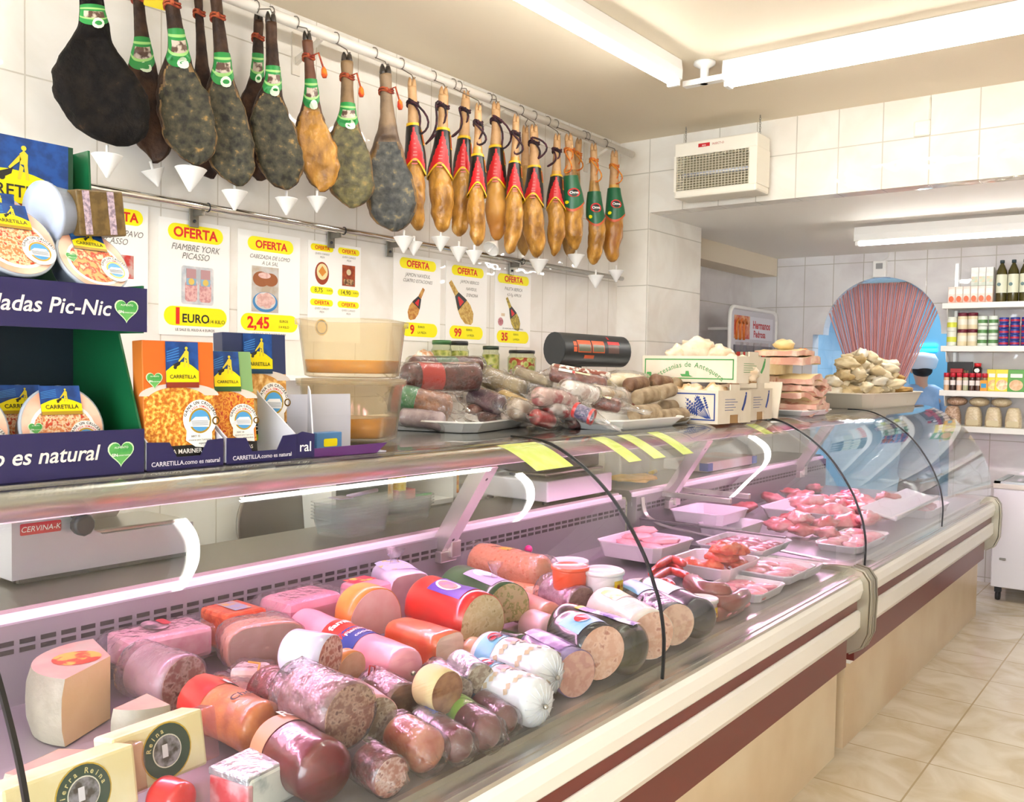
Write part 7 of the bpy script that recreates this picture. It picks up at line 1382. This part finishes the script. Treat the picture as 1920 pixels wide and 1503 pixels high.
# bead curtain tied together in the arch
g = G(); n = 62
for k in range(n):
    u = (k + .5) / n * 2 - 1; xt = AX + u * AR * .93; zt = AZ + math.sqrt(max(0, AR ** 2 - (u * AR * .93) ** 2)) * .97; zt = min(zt, AZ + AR * .9)
    xb = AX - .02 + u * .12; zb = 1.28; yy = YE + .03 + .015 * sin(k * 2.1); w_ = .0068; pth = [(xt + (xb - xt) * q ** (1.02), yy + .01 * sin(q * 3 + k), zt + (zb - zt) * q) for q in [i / 8 for i in range(9)]]
    for sgn in (0,): g.loft([[(p[0] + dx, p[1] + dy, p[2]) for dx, dy in ((-w_, 0), (0, -.003), (w_, 0), (0, .003))] for p in pth], k % 3)
tag(g.build('strip_curtain', [mat('#e6a8a2', .4), mat('#eebab2', .4), mat('#d89490', .4)]), 'pink strip curtain gathered to a bunch in the arched doorway', 'curtain', None, 'stuff')
tag(G().tube([(AX - AR * .45, YE + .075, AZ + AR * .89), (AX + AR * .45, YE + .075, AZ + AR * .89)], .012, 8).build('curtain_rail', mat('#c9c0b8', .4)), 'short rail at the crown of the arch carrying the pink strips', 'rail')
# the blue back room
t = thing('cold_cabinet', 'tall grey-blue cabinet with two glowing cyan bars beyond the arch', 'cabinet', (-2.42, 9.75, 0)); G().box(0, .75, 0, .32, 0, 2.3, bev=.01).build('body', mat('#4f7f98', .5), t)
for z in (1.795, 1.845): G().box(.1, .26, -.02, .0, z - .014, z + .014, bev=.006).build('light_bar', mat('#19d8ff', em=2.2), t)
# the butcher beyond the arch
SK = mat('#d9a98c', .5, sss=.1); COAT = mat('#9fb9d8', .7, c2='#8fabcc', ns=10, bump=.2, bs=20)
pr = thing('person', 'person in pale blue work coat and white cap, standing turned away beyond the arch', 'person', (-1.965, 8.35, 0), (0, 0, radians(30)))
def skin(name, joints, edges, mt, parent, sub=2):
    me = bpy.data.meshes.new(name); me.from_pydata([j[:3] for j in joints], edges, []); me.materials.append(mt); o = bpy.data.objects.new(name, me); COL.objects.link(o); o.parent = parent
    md = o.modifiers.new('skin', 'SKIN'); md.use_smooth_shade = True
    for i, j in enumerate(joints): me.skin_vertices[0].data[i].radius = (j[3], j[4] if len(j) > 4 else j[3]); me.skin_vertices[0].data[i].use_root = i == 0
    s_ = o.modifiers.new('sub', 'SUBSURF'); s_.levels = sub; s_.render_levels = sub
    return o
J = [(0, 0, .92, .13, .1), (0, 0, 1.08, .12, .09), (0, .01, 1.25, .145, .1), (0, .0, 1.38, .13, .08), (0, .0, 1.45, .05), (0, .02, 1.5, .05), (0, .03, 1.56, .072, .085), (0, .035, 1.62, .074, .088), (0, .03, 1.67, .05, .06),
     (.09, 0, .86, .08), (.1, .01, .5, .055), (.1, -.01, .1, .04), (.1, .1, .04, .035), (-.09, 0, .86, .08), (-.1, .01, .5, .055), (-.1, -.01, .1, .04), (-.1, .1, .04, .035),
     (.18, .0, 1.36, .055), (.24, .02, 1.1, .042), (.2, .2, .98, .034), (-.18, .0, 1.36, .055), (-.24, .02, 1.1, .042), (-.2, .2, .98, .034), (.19, .26, .97, .036, .02), (-.19, .26, .97, .036, .02)]
E_ = [(0, 1), (1, 2), (2, 3), (3, 4), (4, 5), (5, 6), (6, 7), (7, 8), (0, 9), (9, 10), (10, 11), (11, 12), (0, 13), (13, 14), (14, 15), (15, 16), (3, 17), (17, 18), (18, 19), (3, 20), (20, 21), (21, 22), (19, 23), (22, 24)]
for sx in (1, -1):
    base = 23 if sx > 0 else 24
    for k, (dx, ln) in enumerate(((-.03, .055), (-.012, .068), (.008, .072), (.027, .062))):
        i = len(J); J += [(sx * .19 + dx, .30, .965, .009), (sx * .19 + dx, .30 + ln * .5, .955, .0085), (sx * .19 + dx, .30 + ln * .85, .935, .007)]; E_ += [(base, i), (i, i + 1), (i + 1, i + 2)]
    i = len(J); J += [(sx * .155, .265, .965, .010), (sx * .135, .3, .955, .009)]; E_ += [(base, i), (i, i + 1)]
skin('body', J, E_, SK, pr)
skin('coat', [(0, 0, 1.0, .165, .13), (0, 0, 1.15, .155, .12), (0, .01, 1.28, .175, .125), (0, 0, 1.42, .13, .1), (.18, .0, 1.36, .072), (.245, .02, 1.1, .06), (.215, .16, 1.0, .052), (-.18, 0, 1.36, .072), (-.245, .02, 1.1, .06), (-.215, .16, 1.0, .052), (0, 0, .75, .19, .15), (0, 0, .6, .2, .16), (0, .005, 1.49, .075, .07)], [(0, 1), (1, 2), (2, 3), (3, 4), (4, 5), (5, 6), (3, 7), (7, 8), (8, 9), (0, 10), (10, 11), (3, 12)], COAT, pr)
skin('trousers', [(0, 0, .8, .15, .12), (.1, .0, .55, .085), (.1, -.01, .15, .065), (-.1, .0, .55, .085), (-.1, -.01, .15, .065)], [(0, 1), (1, 2), (0, 3), (3, 4)], mat('#2a2c34', .7), pr)
G().sphere((0, .0, 1.588), (.08, .092, .058), 10).build('hair', mat('#1c1614', .7), pr); G().lathe([(.1, 1.6), (.116, 1.615), (.13, 1.68), (.1, 1.73), (.01, 1.745)], 24, M=Matrix.Translation((0, .02, 0))).build('cap', mat('#e2e8f0', .7), pr)
for x in (-.03, .03): G().sphere((x, .108, 1.6), .011, 6).build('eye', mat('#f0eeea', .3), pr)
G().loft([[(.014 * q * cos(2 * pi * k / 8), .112 + d + .012 * q * sin(2 * pi * k / 8), z) for k in range(8)] for z, q, d in ((1.6, .5, -.004), (1.58, .8, .008), (1.565, 1.1, .014), (1.558, .6, .004))]).build('nose', SK, pr); G().box(-.022, .022, .1, .113, 1.53, 1.538, bev=.003).build('mouth', mat('#b0605a', .5), pr)
for x in (-.078, .078): G().sphere((x, .03, 1.59), (.01, .02, .03), 6).build('ear', SK, pr)
for x in (-.1, .1): G().box(x - .045, x + .045, -.08, .17, 0, .07, bev=.02).build('shoe', mat('#f0f0f0', .5), pr)
# ---------------------------------------------------------------- settle the cold cuts so that they press against each other without sinking in
def _near(p, q, a, b):
    d1, d2, r = q - p, b - a, p - a; A_, E2, f_ = d1.dot(d1), d2.dot(d2), d2.dot(r); c_, b_ = d1.dot(r), d1.dot(d2); den = A_ * E2 - b_ * b_
    s_ = max(0, min(1, (b_ * f_ - c_ * E2) / den)) if den > 1e-9 else 0; t_ = (b_ * s_ + f_) / E2
    if t_ < 0: t_ = 0; s_ = max(0, min(1, -c_ / A_))
    elif t_ > 1: t_ = 1; s_ = max(0, min(1, (b_ - c_) / A_))
    return p + d1 * s_, a + d2 * t_
def settle(items, floor, lim):
    """items: [root, start, end, radius]; small moves only"""
    off = [Vector((0, 0, 0)) for _ in items]
    for _ in range(60):
        for i in range(len(items)):
            for j in range(i + 1, len(items)):
                a, b = items[i], items[j]; p, q = _near(a[1] + off[i], a[2] + off[i], b[1] + off[j], b[2] + off[j]); d = p - q; L_ = d.length; need = (a[3] + b[3]) * 1.03 - L_
                if need > 0:
                    d = d.normalized() if L_ > 1e-5 else Vector((0, 0, 1)); off[i] += d * need * .3; off[j] -= d * need * .3
        for i, it in enumerate(items):
            o = off[i]
            if o.length > lim: o *= lim / o.length
            lo = min(it[1].z, it[2].z) + o.z - it[3] - floor
            if lo < .002: o.z += .002 - lo
            hx = max(it[1].x, it[2].x) + o.x
            if hx > -1.175: o.x -= hx + 1.175
            lx = min(it[1].x, it[2].x) + o.x
            if lx < -2.135: o.x += -2.135 - lx
    for it, o in zip(items, off): it[0].location = it[0].location + o
bpy.context.view_layer.update()
logs = []
for o in list(COL.objects):
    if o.name.startswith(('cold_cut', 'cooked_ham')) and o.parent is None and o.type == 'EMPTY':
        body = [c for c in o.children if c.name.startswith('casing')][0]; zs = [v.co.z for v in body.data.vertices]; r = max(math.hypot(v.co.x, v.co.y) for v in body.data.vertices) * .97; L_ = max(zs); M = o.matrix_world
        e = min(r * .8, L_ * .45); cut = any(c.name.startswith('cut_face') for c in o.children)
        logs.append([o, M @ Vector((0, 0, e)), M @ Vector((0, 0, L_ - (e * .3 if cut else e))), r])
settle(logs, deck(0), .018)
